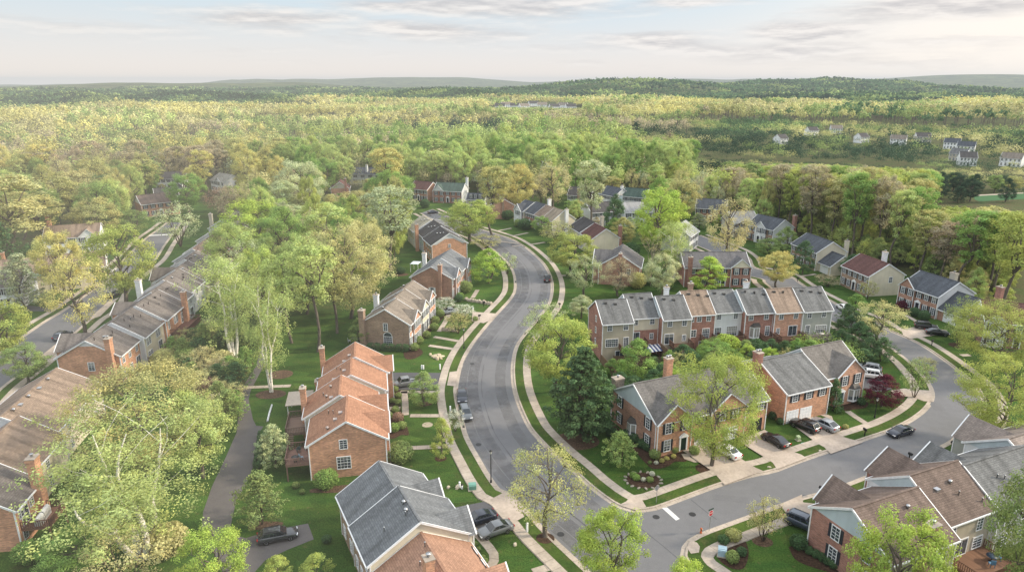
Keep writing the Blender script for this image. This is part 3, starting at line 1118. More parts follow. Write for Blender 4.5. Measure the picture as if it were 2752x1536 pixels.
# ---- brick gable with centre chimney
ORG, ANG = (-14.6, 160.0), 80.3
G_C3 = "blue grey roofed pair behind the clipped round bush"
for i, (x0, x1, dy, lab) in enumerate(((0, 7.5, 0, "brick house with a tall chimney up its gable and blue grey roof"), (7.52, 17.4, -0.4, "far brick half of the blue grey roofed pair"))):
    h = House("town_house", lab, TERR, ORG, ANG, G_C3)
    b = h.block(x0, x1, dy, dy + 10.5, 5.8, 2.85 + 0.2 * i, BR_P, RF_G, gable={"W": SD_W} if i else None, faces={"W": SD_W} if i else None, ovw=0.25 if i == 0 else 0.03, ove=0.25 if i else 0)
    h.cur = b
    h.cross(b, "S", (3.6, 13.4)[i], 2.4, 7.6, BR_P, 0.7)
    for u in ((1.0, 2.8, 4.4, 6.6), (8.6, 10.2, 12.6, 14.2, 16.4))[i]: h.rows("S", (u,), (0.8, 3.6), 0.75, 1.5, SHUT, 0.72 if (1.6 < u < 5.6 or 11.4 < u < 15.6) else 0)
    h.door("S", (1.6, 15.6)[i], plain((0.07, 0.03, 0.03), 0.5))
    if i == 0:
        h.chimney(-0.4, 2.9, 1.2, 0.8, 9.3, BR_P)
        h.win("W", 5.2, 0.9, 0.8, 1.9, sh=WHITE)
    else: h.chimney(11.6, 10.5, 0.9, 1.0, 9.0, WHITE)
    h.done()

# ---- orange gable with charcoal roof
ORG, ANG = (-13.5, 199.0), 110.5
G_C4 = "charcoal roofed terrace near the top of the road"
for i, (x0, x1, dy, lab) in enumerate(((0, 10.8, 0, "red brick end house with one small gable window and charcoal roof"), (10.82, 20.4, -0.4, "pale green sided house under a charcoal roof in the same row"), (20.42, 30.5, 0.6, "cream roofed last house of the charcoal terrace"))):
    h = House("town_house", lab, TERR, ORG, ANG, G_C4)
    b = h.block(x0, x1, dy, dy + 10.8, 5.8, 3.2 + (0, 0.2, 0.0)[i], (BR_O, SD_L, SD_C)[i], (RF_D, RF_D, shingle((0.42, 0.38, 0.30)))[i], gable={"W": SD_W}, faces={"W": SD_W} if i else None, ovw=0.25 if i == 0 else 0.03, ove=0.25 if i == 2 else 0)
    h.cur = b
    if i == 0:
        h.w.face([(x0 - 0.02, 9.4, 5.35), (x0 - 0.02, 1.4, 5.35), (x0 - 0.02, 4.1, 6.95), (x0 - 0.02, 6.7, 6.95)], BR_O)
        h.win("W", 5.4, 4.3, 0.6, 0.95)
    h.rows("N", (x0 + 2, x0 + 4.5, x0 + 7), (0.8, 3.6))
    h.rows("S", (x0 + 2, x0 + 5, x0 + 8), (0.8, 3.6), sh=SHUT)
    if i == 1: h.chimney(16.2, 11.6, 1.0, 1.0, 9.0, BR_O)
    for k in range(3): h.vent(x0 + 2.5 + k * 1.6, 6.5 + 0.6 * k, "cap", METAL, b)
    h.done()

# ---- long terrace on the lane, taupe roofs
ORG, ANG = (-69.0, 111.4), 95.5
G_W = "long terrace with taupe roofs along the lane"
LW = ("brick end house with wide plain gable and small white framed window", "white sided house second in the lane terrace, vent pipe on its roof", "brick house third in the lane terrace with railed deck and brick chimney",
      "white gabled house fourth in the lane terrace beside the white chimney", "taupe roofed house fifth in the lane terrace", "taupe roofed house sixth in the lane terrace with many roof vents",
      "pink brown roofed house seventh in the lane terrace", "white gabled house eighth in the lane terrace, rust red roof", "brick gabled house ninth in the lane terrace",
      "white ended house tenth in the lane terrace under the green tree", "pale house at the far end of the lane terrace with white chimney")
WU = ((0, 8, 0, BR_O), (8.02, 17, -0.9, SD_C), (17.02, 28.3, -1.5, BR_O), (28.32, 37, 0.1, SD_W), (37.02, 47, 0.8, SD_W), (47.02, 56, 1.9, SD_T), (56.02, 65, 2.8, SD_T), (66, 76, 4.0, SD_W), (77, 88, 5.2, BR_O), (92, 104, 6.8, SD_W), (112, 126, 9.6, SD_W))
for i, (x0, x1, dy, wm) in enumerate(WU):
    h = House("town_house", LW[i], TERR, ORG, ANG, G_W)
    b = h.block(x0, x1, dy, dy + 10.5, 5.8 + (0, 0.3, 0.55, 0.0, 0.2)[i % 5], 3.0 + (0, 0.1, 0.15, 0.1, 0.15)[i % 5], wm, RF_W if i not in (7, 8) else RF_B, gable={"W": SD_W} if i else None, faces={"W": SD_W if i != 2 else BR_O} if i else None, ovw=0.25 if (i == 0 or i > 6) else 0.03, ove=0.0 if i < 6 else 0.25)
    h.cur = b
    if i == 0:
        h.w.face([(-0.02, 6.6, 7.3), (-0.02, 3.9, 7.3), (-0.02, 5.25, 8.27)], SD_W)
        h.win("W", 5.0, 2.7, 0.95, 1.5)
        h.chimney(-0.5, 1.2, 1.25, 0.9, 9.3, BR_O)
    if i in (0, 2, 5): h.cross(b, "N", (6.0, 0, 24.5, 0, 0, 52.5)[i], 2.8, 8.0, wm, 1.8)
    if i == 2:
        h.chimney(26.4, -2.1, 1.1, 0.9, 9.4, BR_O)
        h.deck("S", 18.5, 27.5, 3.2, 2.4, (0.15, 0.075, 0.055))
    if i == 1: h.deck("S", 8.4, 16.6, 3.6, 0.5, (0.18, 0.09, 0.06))
    if i == 3: h.chimney(36.0, 11.0, 1.0, 1.1, 9.6, WHITE)
    if i == 10: h.chimney(113.4, 19.5, 1.0, 1.0, 10.2, SD_T)
    if i < 5:
        us = ((1.2, 3.7, 6.6), (9.4, 10.4, 13.8, 14.8), (18.4, 21.6, 22.6, 25.8), (30, 33, 35.5), (39, 42, 45))[i]
        h.rows("S", us, (3.6,), 0.8, 1.5)
        h.rows("S", us[:2], (0.7,), 0.85, 1.6)
        h.slider("S", us[-1], 0.5 if i != 2 else 2.5, 1.6)
    for k in range(5):
        h.vent(x0 + 1.2 + k * (x1 - x0 - 2) / 5, dy + 4.9 - rng.uniform(0.5, 2.4), rng.choice(("pipe", "cap", "box")), rng.choice((METAL, plain((0.08, 0.07, 0.065), 0.7))), b)
    h.done()
G_K = "brown roofed row in the mist by the big birch"
cs, sn = math.cos(R(10)), math.sin(R(10))
for i, (y0, y1, xr, dd, wm, lab) in enumerate(((23.6, 40.2, 1.3, 11.6, SD_C, "broad tan roofed house with three white roof vents and cream back wall"), (12.0, 23.4, 2.9, 10.0, SD_C, "tan roofed house squeezed between two grey gable strips"), (5.6, 11.9, 4.9, 10.6, BR_O, "brick end house with big chimney and covered grill on its deck"))):
    h = House("town_house", lab, TERR, (-60 + xr * cs - y0 * sn, 60 + xr * sn + y0 * cs), 100.0, G_K)
    L = y1 - y0
    b = h.block(0, L, 0, dd, 5.8, 3.1 + 0.15 * i, wm, (RF_S, RF_S, RF_W)[i], gable={"W": SD_W if i != 2 else BR_O}, faces={"W": SD_W} if i != 2 else None, ovw=0.04 if i != 2 else 0.25, ove=0.25 if i == 0 else 0)
    h.cur = b
    us = ((2.0, 4.8, 9.5, 13.5), (2.0, 6.0), (1.2, 3.6))[i]
    h.rows("S", us, (0.8, 3.6), 0.85, 1.5)
    h.rows("N", us, (0.8, 3.6), 0.85, 1.5, SHUT)
    if i == 0:
        for x, k in ((12.5, "cap"), (6.5, "cap"), (4.0, "box"), (2.2, "cap"), (9.5, "box")): h.vent(x, 5.2, k, METAL, b)
        h.cross(b, "N", 4.0, 3.0, 8.0, wm, 1.5)
    if i == 2:
        h.chimney(4.9, -0.45, 1.3, 0.95, 9.6, BR_O)
        h.deck("S", 0.6, 4.8, 3.0, 2.3, (0.20, 0.11, 0.075))
        h.slider("S", 1.9, 2.4, 1.5)
    h.done()

# ---- eight unit terrace seen from its gardens
ORG, ANG = (17.1, 120.9), 10.3
G_N1 = "eight joined houses with decks behind the corner house"
NU = ((0, 6.15, 0, SD_B, RF_GB, "beige sided end house with a windowless brick gable and back steps"), (6.17, 12.1, 2.2, SD_C, RF_GB, "cream house with brick ground floor, second from the brick gable"),
      (12.12, 18.05, 0.2, SD_B, RF_GB, "beige house with white sliding door, third from the brick gable"), (18.07, 23.85, 1.9, BR_R, RF_S, "red brick house with brown roof behind the pale willow"),
      (23.87, 29.75, 2.3, SD_W, RF_GB, "white sided house with three part glazed doors"), (29.77, 35.75, 0.8, BR_R, RF_GB, "red brick house with a white bay window"),
      (35.77, 41.75, 0.2, BR_S, RF_S, "salmon painted house with brown roof and white sliding door"), (41.77, 48.1, -0.1, SD_G, RF_GB, "grey green sided end house with a wide triple window"))
for i, (x0, x1, dy, wm, rm, lab) in enumerate(NU):
    h = House("town_house", lab, TERR, ORG, ANG, G_N1)
    b = h.block(x0, x1, dy, dy + 9.3, 8.35, 3.05 + (0, 0.25, 0.1, 0.3, 0.0, 0.35, 0.3, 0.3)[i], wm, rm, gable={"W": BR_R if i == 0 else SD_L, "E": SD_G}, faces={"W": BR_R}, ovw=0.2 if i == 0 else 0.03, ove=0.2 if i == 7 else 0)
    h.cur = b
    if i == 1: h.w.face([(x0 + 0.08, dy - 0.02, 0), (x1 - 0.08, dy - 0.02, 0), (x1 - 0.08, dy - 0.02, 5.2), (x0 + 0.08, dy - 0.02, 5.2)], BR_R)
    gl = 0.03 if i == 1 else 0
    for u in ((1.4, 4.6), (1.2, 4.6), (1.5, 4.5), (0.8, 2.4, 4.4), (1.0, 4.6), (1.2, 4.5), (1.4, 4.6), (1.4, 4.6))[i]:
        h.win("S", x0 + u, 6.35, 0.85, 1.35)
    if i in (0, 7): h.win("S", x0 + (1.9, 4.3)[i // 7], 3.1, 2.4, 1.5, nx=6)
    if i in (0, 7): h.win("S", x0 + (4.75, 1.3)[i // 7], 2.75, 0.9, 2.0, nx=3, nz=5)
    if i in (1, 2, 6): h.slider("S", x0 + (0, 1.2, 1.5, 0, 0, 0, 4.2)[i], 2.75, 1.75, off=gl)
    if i in (1, 2, 6): h.win("S", x0 + (0, 4.6, 4.6, 0, 0, 0, 1.0)[i], 3.3, 0.65, 1.1, off=gl)
    if i == 3:
        h.win("S", x0 + 4.0, 2.75, 1.4, 2.0, nx=4)
        h.win("S", x0 + 1.4, 3.2, 1.0, 1.4)
    if i == 4:
        h.win("S", x0 + 1.0, 3.0, 1.3, 1.6, nx=4)
        h.win("S", x0 + 4.0, 2.75, 2.2, 2.0, nx=6)
    if i == 5:
        h.bay("S", x0 + 2.3, 2.6, 2.3, 2.4, 0.8)
        h.win("S", x0 + 5.0, 2.9, 0.85, 1.9)
    if i == 0:
        for z in (2.2, 4.6, 6.9): h.win("W", 4.2, z, 0.55, 1.1, nx=1, nz=2)
    DK = (0.15, 0.085, 0.06) if i != 7 else (0.24, 0.21, 0.18)
    u0, u1, d = ((3.4, 5.9, 2.6), (0.3, 3.2, 2.0), (1.6, 5.6, 2.4), (2.9, 5.4, 2.4), (1.0, 5.6, 3.0), (3.4, 5.7, 3.0), (0.4, 5.6, 2.6), (0.2, 4.8, 2.6))[i]
    h.deck("S", x0 + u0, x0 + u1, d, 2.7, DK, stair=i in (0, 4, 5, 6))
    h.slider("S", x0 + 3.6, 0.1, 1.7, 2.0, off=gl)
    for k in range(2 + i % 2): h.vent(x0 + 1.6 + k * 1.9, dy + 3.9 - 0.3 * k, rng.choice(("box", "box", "cap")), plain((0.06, 0.058, 0.055), 0.7), b)
    h.rows("N", (x0 + 1.5, x0 + 4.5), (3.4, 6.3), sh=SHUT)
    if i in (2, 3, 5): h.chimney(x0 + 3.2, dy + 6.6, 0.9, 0.7, 12.7, WHITE if i != 3 else BR_N, z0=9)
    h.done()

# ---- corner house with the big street tree
h = House("corner_house", "brick corner house with pale gable, bay window and white columned door", "house", (20.4, 86.8), 23.2)
b = h.block(0, 20.4, 0, 12.0, 5.7, 3.55, BR_O, shingle((0.168, 0.158, 0.152)), gable={"W": SD_L}, faces={"W": BR_P})
h.cur = b
h.cross(b, "S", 2.95, 2.95, 8.25, BR_O, 0.5)
h.cross(b, "S", 12.6, 3.2, 8.2, BR_O, 0.5)
for u in (1.75, 4.75): h.win("S", u, 3.55, 0.95, 1.6, SHUT, off=0.52)
h.win("S", 1.7, 0.75, 1.0, 1.7, SHUT, off=0.52)
h.door("S", 4.55, plain((0.012, 0.03, 0.022), 0.4), off=0.52)
for u in (8.2, 13.3): h.garage("S", u, off=0.52 if u > 10 else 0)
h.garage("S", 18.6, plain((0.03, 0.03, 0.032), 0.4), 2.3)
h.rows("S", (8.0, 17.0, 19.2), (3.6,), sh=SHUT)
h.rows("S", (11.4, 13.8), (3.6,), sh=SHUT, off=0.52)
for u in (2.0, 9.6):
    for z in (0.75, 3.5): h.win("W", u, z, 0.95, 1.65, SHUT)
h.bay("W", 5.9, 0.7, 2.0, 2.0)
h.chimney(8.9, 10.0, 1.15, 0.95, 10.4, BR_O, z0=6, pots=2)
h.chimney(1.4, 12.7, 1.6, 1.2, 7.2, stone((0.25, 0.22, 0.18)))
h.done()

# ---- brick house with two white garage doors
h = House("garage_house", "brick house with two white garage doors and bay window beside the purple tree", "house", (42.5, 96.2), 23.4)
b = h.block(0, 9.1, 0, 12.6, 5.8, 3.0, BR_O, RF_GB, ove=0.0)
h.cur = b
h.garage("S", 1.65, w=2.5)
h.garage("S", 4.45, w=2.5)
h.rows("S", (1.75, 4.65), (3.65,), 1.0, 1.5, SHUT)
h.rows("S", (7.5,), (3.65,), 1.0, 1.4, SHUT)
h.chimney(-0.5, 6.4, 1.0, 1.3, 10.4, BR_R, pots=2)
b = h.block(9.12, 18.3, 1.9, 11.8, 5.9, 3.35, BR_O, shingle((0.185, 0.17, 0.155)), gable={"W": SD_L}, ovw=0.04)
h.cur = b
h.win("S", 10.1, 3.7, 1.0, 1.5)
h.cross(b, "S", 15.2, 3.05, 8.5, BR_S, 0.7)
for u in (13.7, 16.6): h.win("S", u, 3.7, 0.95, 1.6, SHUT, off=0.72)
h.door("S", 13.3, plain((0.03, 0.05, 0.10), 0.4), off=0.72, z=0.4)
h.bay("S", 16.2, 0.6, 2.4, 2.3, off=0.7)
h.done()

# ---- brown roofed terrace at the corner of the frame
c2, s2 = math.cos(R(23.4)), math.sin(R(23.4))
ORG = (34 + 10.2 * s2, 67 - 10.2 * c2)
G_SE = "brown roofed terrace with front gables to the street"
for i, (x0, x1, y0, y1, wm, rm, lab) in enumerate(((0, 10.0, 0, 10.2, BR_R, RF_B, "brown roofed end house with pale blue gable and black shutters"), (10.02, 18.3, 1.5, 11.2, SD_B, RF_B, "brown roofed house with beige back wall and timber deck"),
                                                  (18.32, 30.0, 0.8, 10.6, SD_G, RF_GB, "grey roofed house joined to the brown roofed terrace"), (30.5, 42, 3.0, 13.0, SD_G, shingle((0.25, 0.21, 0.185)), "grey sided house with pinkish roof at the frame edge"))):
    h = House("town_house", lab, TERR, ORG, 23.4, G_SE)
    b = h.block(x0, x1, y0, y1, 5.8 + (0, 0.5, 0.3, 0)[i], 3.0 + (0, 0.2, 0.1, 0)[i], wm, rm, gable={"W": SD_L}, faces={"S": SD_B} if i == 0 else {"W": SD_W}, ovw=0.22 if i in (0, 3) else 0.05, ove=0)
    h.cur = b
    if i == 0:
        h.win("W", 6.7, 3.4, 1.0, 1.6, SHUT)
        h.win("W", 6.7, 0.7, 1.0, 1.6, SHUT)
        h.win("W", 2.7, 3.4, 0.95, 1.6)
        h.win("W", 3.0, 0.7, 1.5, 1.7)
        h.chimney(4.6, -0.5, 1.25, 0.95, 9.3, BR_P)
        h.cross(b, "N", 4.1, 2.3, 8.1, BR_R, 1.1)
        h.win("S", 7.4, 3.1, 2.2, 1.4, nx=4)
        h.vent(6.5, 3.6, "cap", METAL, b)
        h.vent(8.3, 2.1, "pipe", METAL, b)
    if i == 1:
        h.rows("S", (11.6, 16.2), (3.5,), 0.9, 1.5)
        h.slider("S", 13.6, 0.9, 1.9)
        h.win("S", 16.4, 1.1, 1.5, 1.4)
        h.deck("S", 11.4, 17.8, 4.0, 0.85, (0.19, 0.105, 0.065))
        h.cross(b, "N", 14.9, 3.3, 8.6, BR_R, 1.5)
        for x, y, k in ((14.6, 4.6, "cap"), (12.2, 4.4, "box"), (14.6, 3.4, "pipe"), (17.0, 2.2, "pipe")): h.vent(x, y, k, METAL, b)
    if i == 2:
        h.cross(b, "N", 22.0, 2.6, 8.0, SD_G, 1.5)
        h.rows("S", (20, 23, 26), (0.8, 3.5), 0.9, 1.5)
        for k in range(3): h.vent(21.5 + k * 0.9, 3.6 - 0.3 * k, "pipe", METAL, b)
    if i == 3: h.cross(b, "N", 33.5, 2.6, 8.2, SD_G, 1.8)
    h.rows("N", (x0 + 1.5, x0 + 7.5), (0.8, 3.5), sh=SHUT)
    h.done()


# ---- detached houses
def detached(label, org, ang, L, Dp, wall, roof, gable, eave=5.8, rise=2.9, front=None, sh=SHUT, cross=None, chim=(), wing=None, us=None, name="detached_house", doorc=(0.02, 0.02, 0.03), sidewin=True):
    h = House(name, label, "house", org, ang)
    f = front or wall
    b = h.block(0, L, 0, Dp, eave, rise, wall, roof, gable={"W": gable, "E": gable}, faces={"S": f})
    h.cur = b
    us = us or [L * (k + 0.5) / 5 for k in range(5)]
    off = lambda u: 0.52 if cross and abs(u - cross[0]) < cross[1] - 0.3 else 0.0
    for u in us:
        h.win("S", u, 3.55, 0.9, 1.5, sh, off=off(u))
        if abs(u - us[len(us) // 2]) > 0.1: h.win("S", u, 0.75, 0.95, 1.6, sh, off=off(u))
    u = us[len(us) // 2]
    h.door("S", u, plain(doorc, 0.45), off=off(u))
    if cross: h.cross(b, "S", cross[0], cross[1], cross[2], cross[3], 0.5, gable=cross[4] if len(cross) > 4 else None)
    for (x, y, w, d, z, m) in chim: h.chimney(x, y, w, d, z, m)
    if sidewin:
        h.win("E", Dp * 0.62, 3.4, 0.9, 1.4)
        h.rows("N", (us[0], us[-1]), (0.8, 3.5))
    if wing:
        x0, x1, y0, y1, e, r, wm, gm = wing
        b2 = h.block(x0, x1, y0, y1, e, r, wm, roof, gable=gm, faces={"E": gm})
        h.cur = b2
        h.garage("S", (x0 + x1) / 2, w=3.6)
    h.done()
    return h


detached("maroon roofed house with brick front and plain cream gable", (86.5, 172.6), -80, 10.6, 9.8, SD_C, RF_M, SD_C, front=BR_N, chim=((4.6, 8.3, 1.1, 0.9, 10.2, WHITE),))
h = detached("brick fronted house with slate blue roof, dormered garage wing and two black cars", (92.5, 155.2), -73, 10.2, 10.4, SD_W, RF_N, SD_W, front=BR_P, cross=(1.9, 2.1, 7.9, BR_P), chim=((6.2, 8.2, 1.5, 0.9, 9.6, SD_T), (17.4, 8.5, 1.3, 0.9, 9.4, BR_R)), wing=(10.25, 17.0, 0.4, 10.0, 3.1, 3.4, BR_P, SD_W))
detached("cream gabled house with slate blue roof and low garage wing behind the yellow tree", (83.3, 198), -79, 12, 9.4, SD_C, RF_N, SD_C, front=BR_N, chim=((11.2, 9.9, 0.9, 1.0, 8.6, SD_C),), wing=(12.05, 17.5, 1.0, 8.6, 3.2, 2.7, SD_C, SD_C))
detached("white gabled house with navy roof and tall brick chimney at the forest edge", (79.5, 226.5), -62, 11, 9.5, SD_W, RF_N, SD_W, front=BR_N, cross=(6.0, 2.2, 7.7, SD_W, SD_W), chim=((10.6, 10.1, 1.0, 1.2, 9.6, BR_R),))
detached("wide brick house with grey roof and cream front gable behind the bright green tree", (44.8, 170.7), 0, 17, 9.5, BR_R, shingle((0.15, 0.145, 0.15)), SD_W, cross=(14.6, 2.6, 8.0, BR_R, SD_C), chim=((1.2, -0.45, 1.0, 0.8, 8.6, BR_R),), us=[2.2, 5.2, 8.6, 10.2, 13.4, 15.8])
h = detached("cream gabled house with brown roof and tall red chimney by the road", (33.0, 206.0), 105.6, 9, 9.0, SD_C, RF_M, SD_C, chim=((0.6, -0.6, 1.1, 0.9, 9.3, BR_R),))
detached("charcoal roofed house behind the cream gable with white chimney", (31.3, 216.0), 105.6, 10, 10.0, SD_C, RF_D, SD_C, chim=((1.4, 2.0, 1.2, 0.9, 10.2, SD_T),))
h = House("detached_house", "brick gabled house with dark hipped wing half hidden by the brown bush", "house", (33.2, 170.9), 76.6)
b = h.block(0, 11, 0, 10.8, 5.6, 3.4, BR_P, shingle((0.13, 0.125, 0.125)))
h.cur = b
h.cross(b, "N", 5.4, 4.6, 8.6, BR_P, 1.6)
h.win("W", 2.9, 3.0, 0.9, 1.6)
h.chimney(-0.45, 5.2, 1.0, 0.8, 9.2, BR_R)
h.deck("S", 1.0, 6.0, 3.0, 1.6, (0.17, 0.10, 0.08))
h.done()
G_M3 = "stepped row at the top of the road"
for i, (x0, x1, dy, wm, rm, lab) in enumerate(((0, 6.6, -0.6, BR_R, RF_N, "navy roofed house with a white half timbered gable at the top of the road"), (6.62, 13.6, 0.2, BR_R, RF_N, "navy roofed second house of the stepped row with a line of windows"),
                                             (13.62, 20.5, 0.0, SD_C, RF_S, "brown roofed third house of the stepped row"), (20.52, 27, -0.8, SD_C, shingle((0.30, 0.25, 0.19)), "cream end house of the stepped row with white chimney"))):
    h = House("town_house", lab, TERR, (1.5, 255.4), -60.7, G_M3)
    b = h.block(x0, x1, dy, dy + 9.5, 5.8, 3.0 + 0.15 * (i % 2), wm, rm, gable={"E": SD_C, "W": SD_W}, faces={"E": SD_C}, ovw=0.2 if i == 0 else 0, ove=0.2 if i == 3 else 0.04)
    h.cur = b
    if i == 0: h.cross(b, "S", 3.3, 2.6, 8.2, SD_W, 0.6)
    for k in range(4): h.win("S", x0 + 1.0 + k * 1.5, 3.7, 0.75, 1.5, SHUT, off=0.62 if i == 0 and 0 < k < 3 else 0)
    h.door("S", x0 + 3.2, plain((0.5, 0.5, 0.5), 0.5), off=0.62 if i == 0 else 0)
    if i == 3: h.chimney(27.4, 4.8, 0.9, 1.2, 9.4, WHITE)
    if i == 1: h.chimney(11, 8.0, 0.9, 1.2, 10.4, WHITE)
    h.done()
detached("maroon roofed brick house behind the round green street tree", (-46.0, 306.5), -32, 10, 8.5, BR_O, RF_M, BR_O, front=BR_P)
detached("green roofed house with white gable and brick front", (-34.5, 300.0), -14, 13, 10, SD_W, RF_E, SD_W, front=BR_R, cross=(2.2, 2.4, 8.2, BR_R, SD_W), chim=((12.4, 10.0, 1.0, 1.0, 10.6, WHITE),))
detached("dark outbuilding with slate blue roof beside the green roofed house", (-19.5, 291.0), -10, 8, 6, SD_C, RF_N, SD_W, eave=3.4, rise=2.2, us=[2, 4, 6], sidewin=False)


def spot(c, r, a, b, z=5.8):
    p = T(c, r, a, b, z)
    return (p.x, p.y)


detached("long navy roofed house among trees with white chimney", spot(1, 0, 885, 250), -6, 20, 9, SD_W, RF_N, SD_W, chim=((12, 1.5, 1.0, 1.0, 10.4, WHITE),))
detached("small pink brick gable with dark red chimney in the trees", spot(1, 0, 935, 395), 100, 9, 8, BR_S, RF_M, SD_T, chim=((-0.4, 1.4, 1.0, 0.9, 10.2, BR_R),))
detached("orange brick end wall with a dark chimney behind the yellow trees", spot(1, 0, 2600, 565), 98, 12, 10, BR_S, RF_B, BR_S, chim=((-0.45, 4.6, 1.1, 0.8, 10.0, BR_N),))
detached("white gabled house with navy roof beyond the tall pale tree", spot(2, 0, 880, 445), -58, 10, 9, SD_W, RF_N, SD_W, chim=((9.4, 4.5, 1.0, 1.0, 9.8, WHITE),))
detached("white house showing through the big green maple", spot(2, 0, 1140, 640), 8, 13, 10, SD_W, shingle((0.33, 0.33, 0.33)), SD_W, chim=((0.5, 8, 1.0, 1.0, 11.0, SD_L),))
detached("pale house with mint green roof behind the maple", spot(2, 0, 1105, 470), -30, 10, 9, SD_W, RF_E, SD_W)
detached("grey white house between the tall pale tree and the dark green tree", spot(2, 0, 800, 640), 20, 10, 9, SD_W, RF_D, SD_W)
detached("navy roofed house behind the round pale oak", spot(2, 0, 1850, 590), -20, 11, 9, BR_P, RF_N, SD_W)
detached("pale gabled house with cream roof next to the navy roofed house", spot(2, 0, 2240, 740), 10, 9, 9, SD_T, shingle((0.40, 0.38, 0.34)), SD_T)
detached("white house end showing behind the light green tree", spot(2, 0, 1790, 880), 60, 10, 9, SD_W, shingle((0.36, 0.37, 0.36)), SD_W)
detached("white sided house with dark chimney behind the tan street tree", spot(2, 0, 560, 460), -20, 10, 9, SD_W, RF_D, SD_W, chim=((5, -0.4, 1.2, 0.8, 8.6, BR_N),))
SD_V = siding((0.84, 0.85, 0.86))
detached("white ended house with a dark roof on the wood edge", spot(0, 0, 1560, 300), 0, 13, 9, SD_V, RF_D, SD_V, chim=((13.6, 4, 0.9, 0.9, 8.0, SD_V),))
detached("white gabled house with grey roof in the far trees", spot(0, 0, 2120, 310), -40, 12, 10, SD_V, shingle((0.30, 0.29, 0.25)), SD_V, cross=(8, 2.5, 7.4, SD_V))
detached("pink brick house with a row of windows under a brown roof", spot(0, 0, 1420, 560), 42, 14, 10, BR_S, RF_B, SD_V)
detached("dark roofed house just behind the pink brick house", spot(0, 0, 1560, 480), 30, 9, 8, BR_N, RF_D, BR_N)
detached("tan roofed house with brick chimney in the mist", spot(0, 0, 430, 910), 22, 15, 12, SD_V, RF_S, SD_V, cross=(12, 2.4, 8.0, SD_V), chim=((0, 11, 1.2, 1.1, 11.0, BR_O),))
detached("long brown roof with a white dividing strip by the misty conifer", spot(0, 0, -60, 1290), 28, 24, 11, SD_C, RF_S, SD_V, chim=((1, 9, 1.1, 1.1, 10.0, BR_O),))
detached("house with white upper storey and arched brick entrance at the lane", spot(0, 0, -110, 1400), 16, 6.3, 10, SD_V, RF_W, SD_V, front=SD_V, us=[1.2, 3.2, 5.3])
detached("maroon roofed house with a small white gable behind the big yellow tree", spot(3, 1, 2190, 290), -20, 12, 10, BR_R, RF_M, SD_V, cross=(1.8, 1.8, 7.4, SD_V))
detached("navy roofed house cut by the frame edge beneath the big street tree", (81.0, 79.0), 20, 13, 10, SD_G, RF_N, SD_V, cross=(2.5, 2.4, 8.0, SD_V))

# houses scattered in the far valley
VAL = (((2035, 340), 20, "white house with many windows in the valley beneath the tall trees", SD_W, RF_D), ((2090, 334), -10, "small white house beside the many windowed valley house", SD_W, RF_T), ((1962, 362), 30, "white house with pink side in the valley trees", SD_W, RF_D),
       ((2165, 358), 20, "low white house on the valley floor", SD_W, RF_D), ((2238, 362), -35, "white house with brown roof slope on the valley floor", SD_W, RF_T), ((2305, 356), -10, "dark roofed long house in the valley", SD_T, RF_D),
       ((2372, 372), -38, "white terrace house with stepped navy roof, upper of two", SD_W, RF_N), ((2405, 382), -38, "white terrace house with stepped navy roof, lower of two", SD_W, RF_N), ((2385, 405), -50, "grey barn roof below the stepped white terrace", SD_T, RF_GB), ((2412, 418), -20, "small dark roofed white cottage", SD_W, RF_D),
       ((2512, 418), -50, "white gable end among the valley trees", SD_W, RF_T))
for (px, py), a, lab, wm, rm in VAL:
    g = D(px, py)
    detached(lab, (g.x, g.y), a, rng.uniform(9, 12.5), rng.uniform(7, 8.5), wm if wm is not SD_W else SD_V, rm, SD_V, eave=5.8, rise=3.2, sidewin=False, sh=None)
for k, (px, py) in enumerate(((1245, 272), (1262, 269), (1283, 271), (1310, 272), (1332, 268), (1352, 270), (1385, 274), (1402, 271), (1425, 274))):
    g = D(px, py)
    hh = detached("one of the far white houses in a clearing by the golden wood", (g.x, g.y), rng.uniform(-30, 30), 20, 13, SD_V, RF_T if k % 2 else RF_D, SD_V, eave=7, rise=5, sidewin=False, sh=None)
    hh.root["group"] = "far white houses by the golden wood"
# ------------------------------------------------------------------ plants
nr = np.random.default_rng(11)
LEAF = leaf()
BARK = {"grey": bark((0.13, 0.11, 0.09)), "brown": bark((0.085, 0.065, 0.05)), "pale": bark((0.30, 0.26, 0.21)), "birch": birch_bark()}


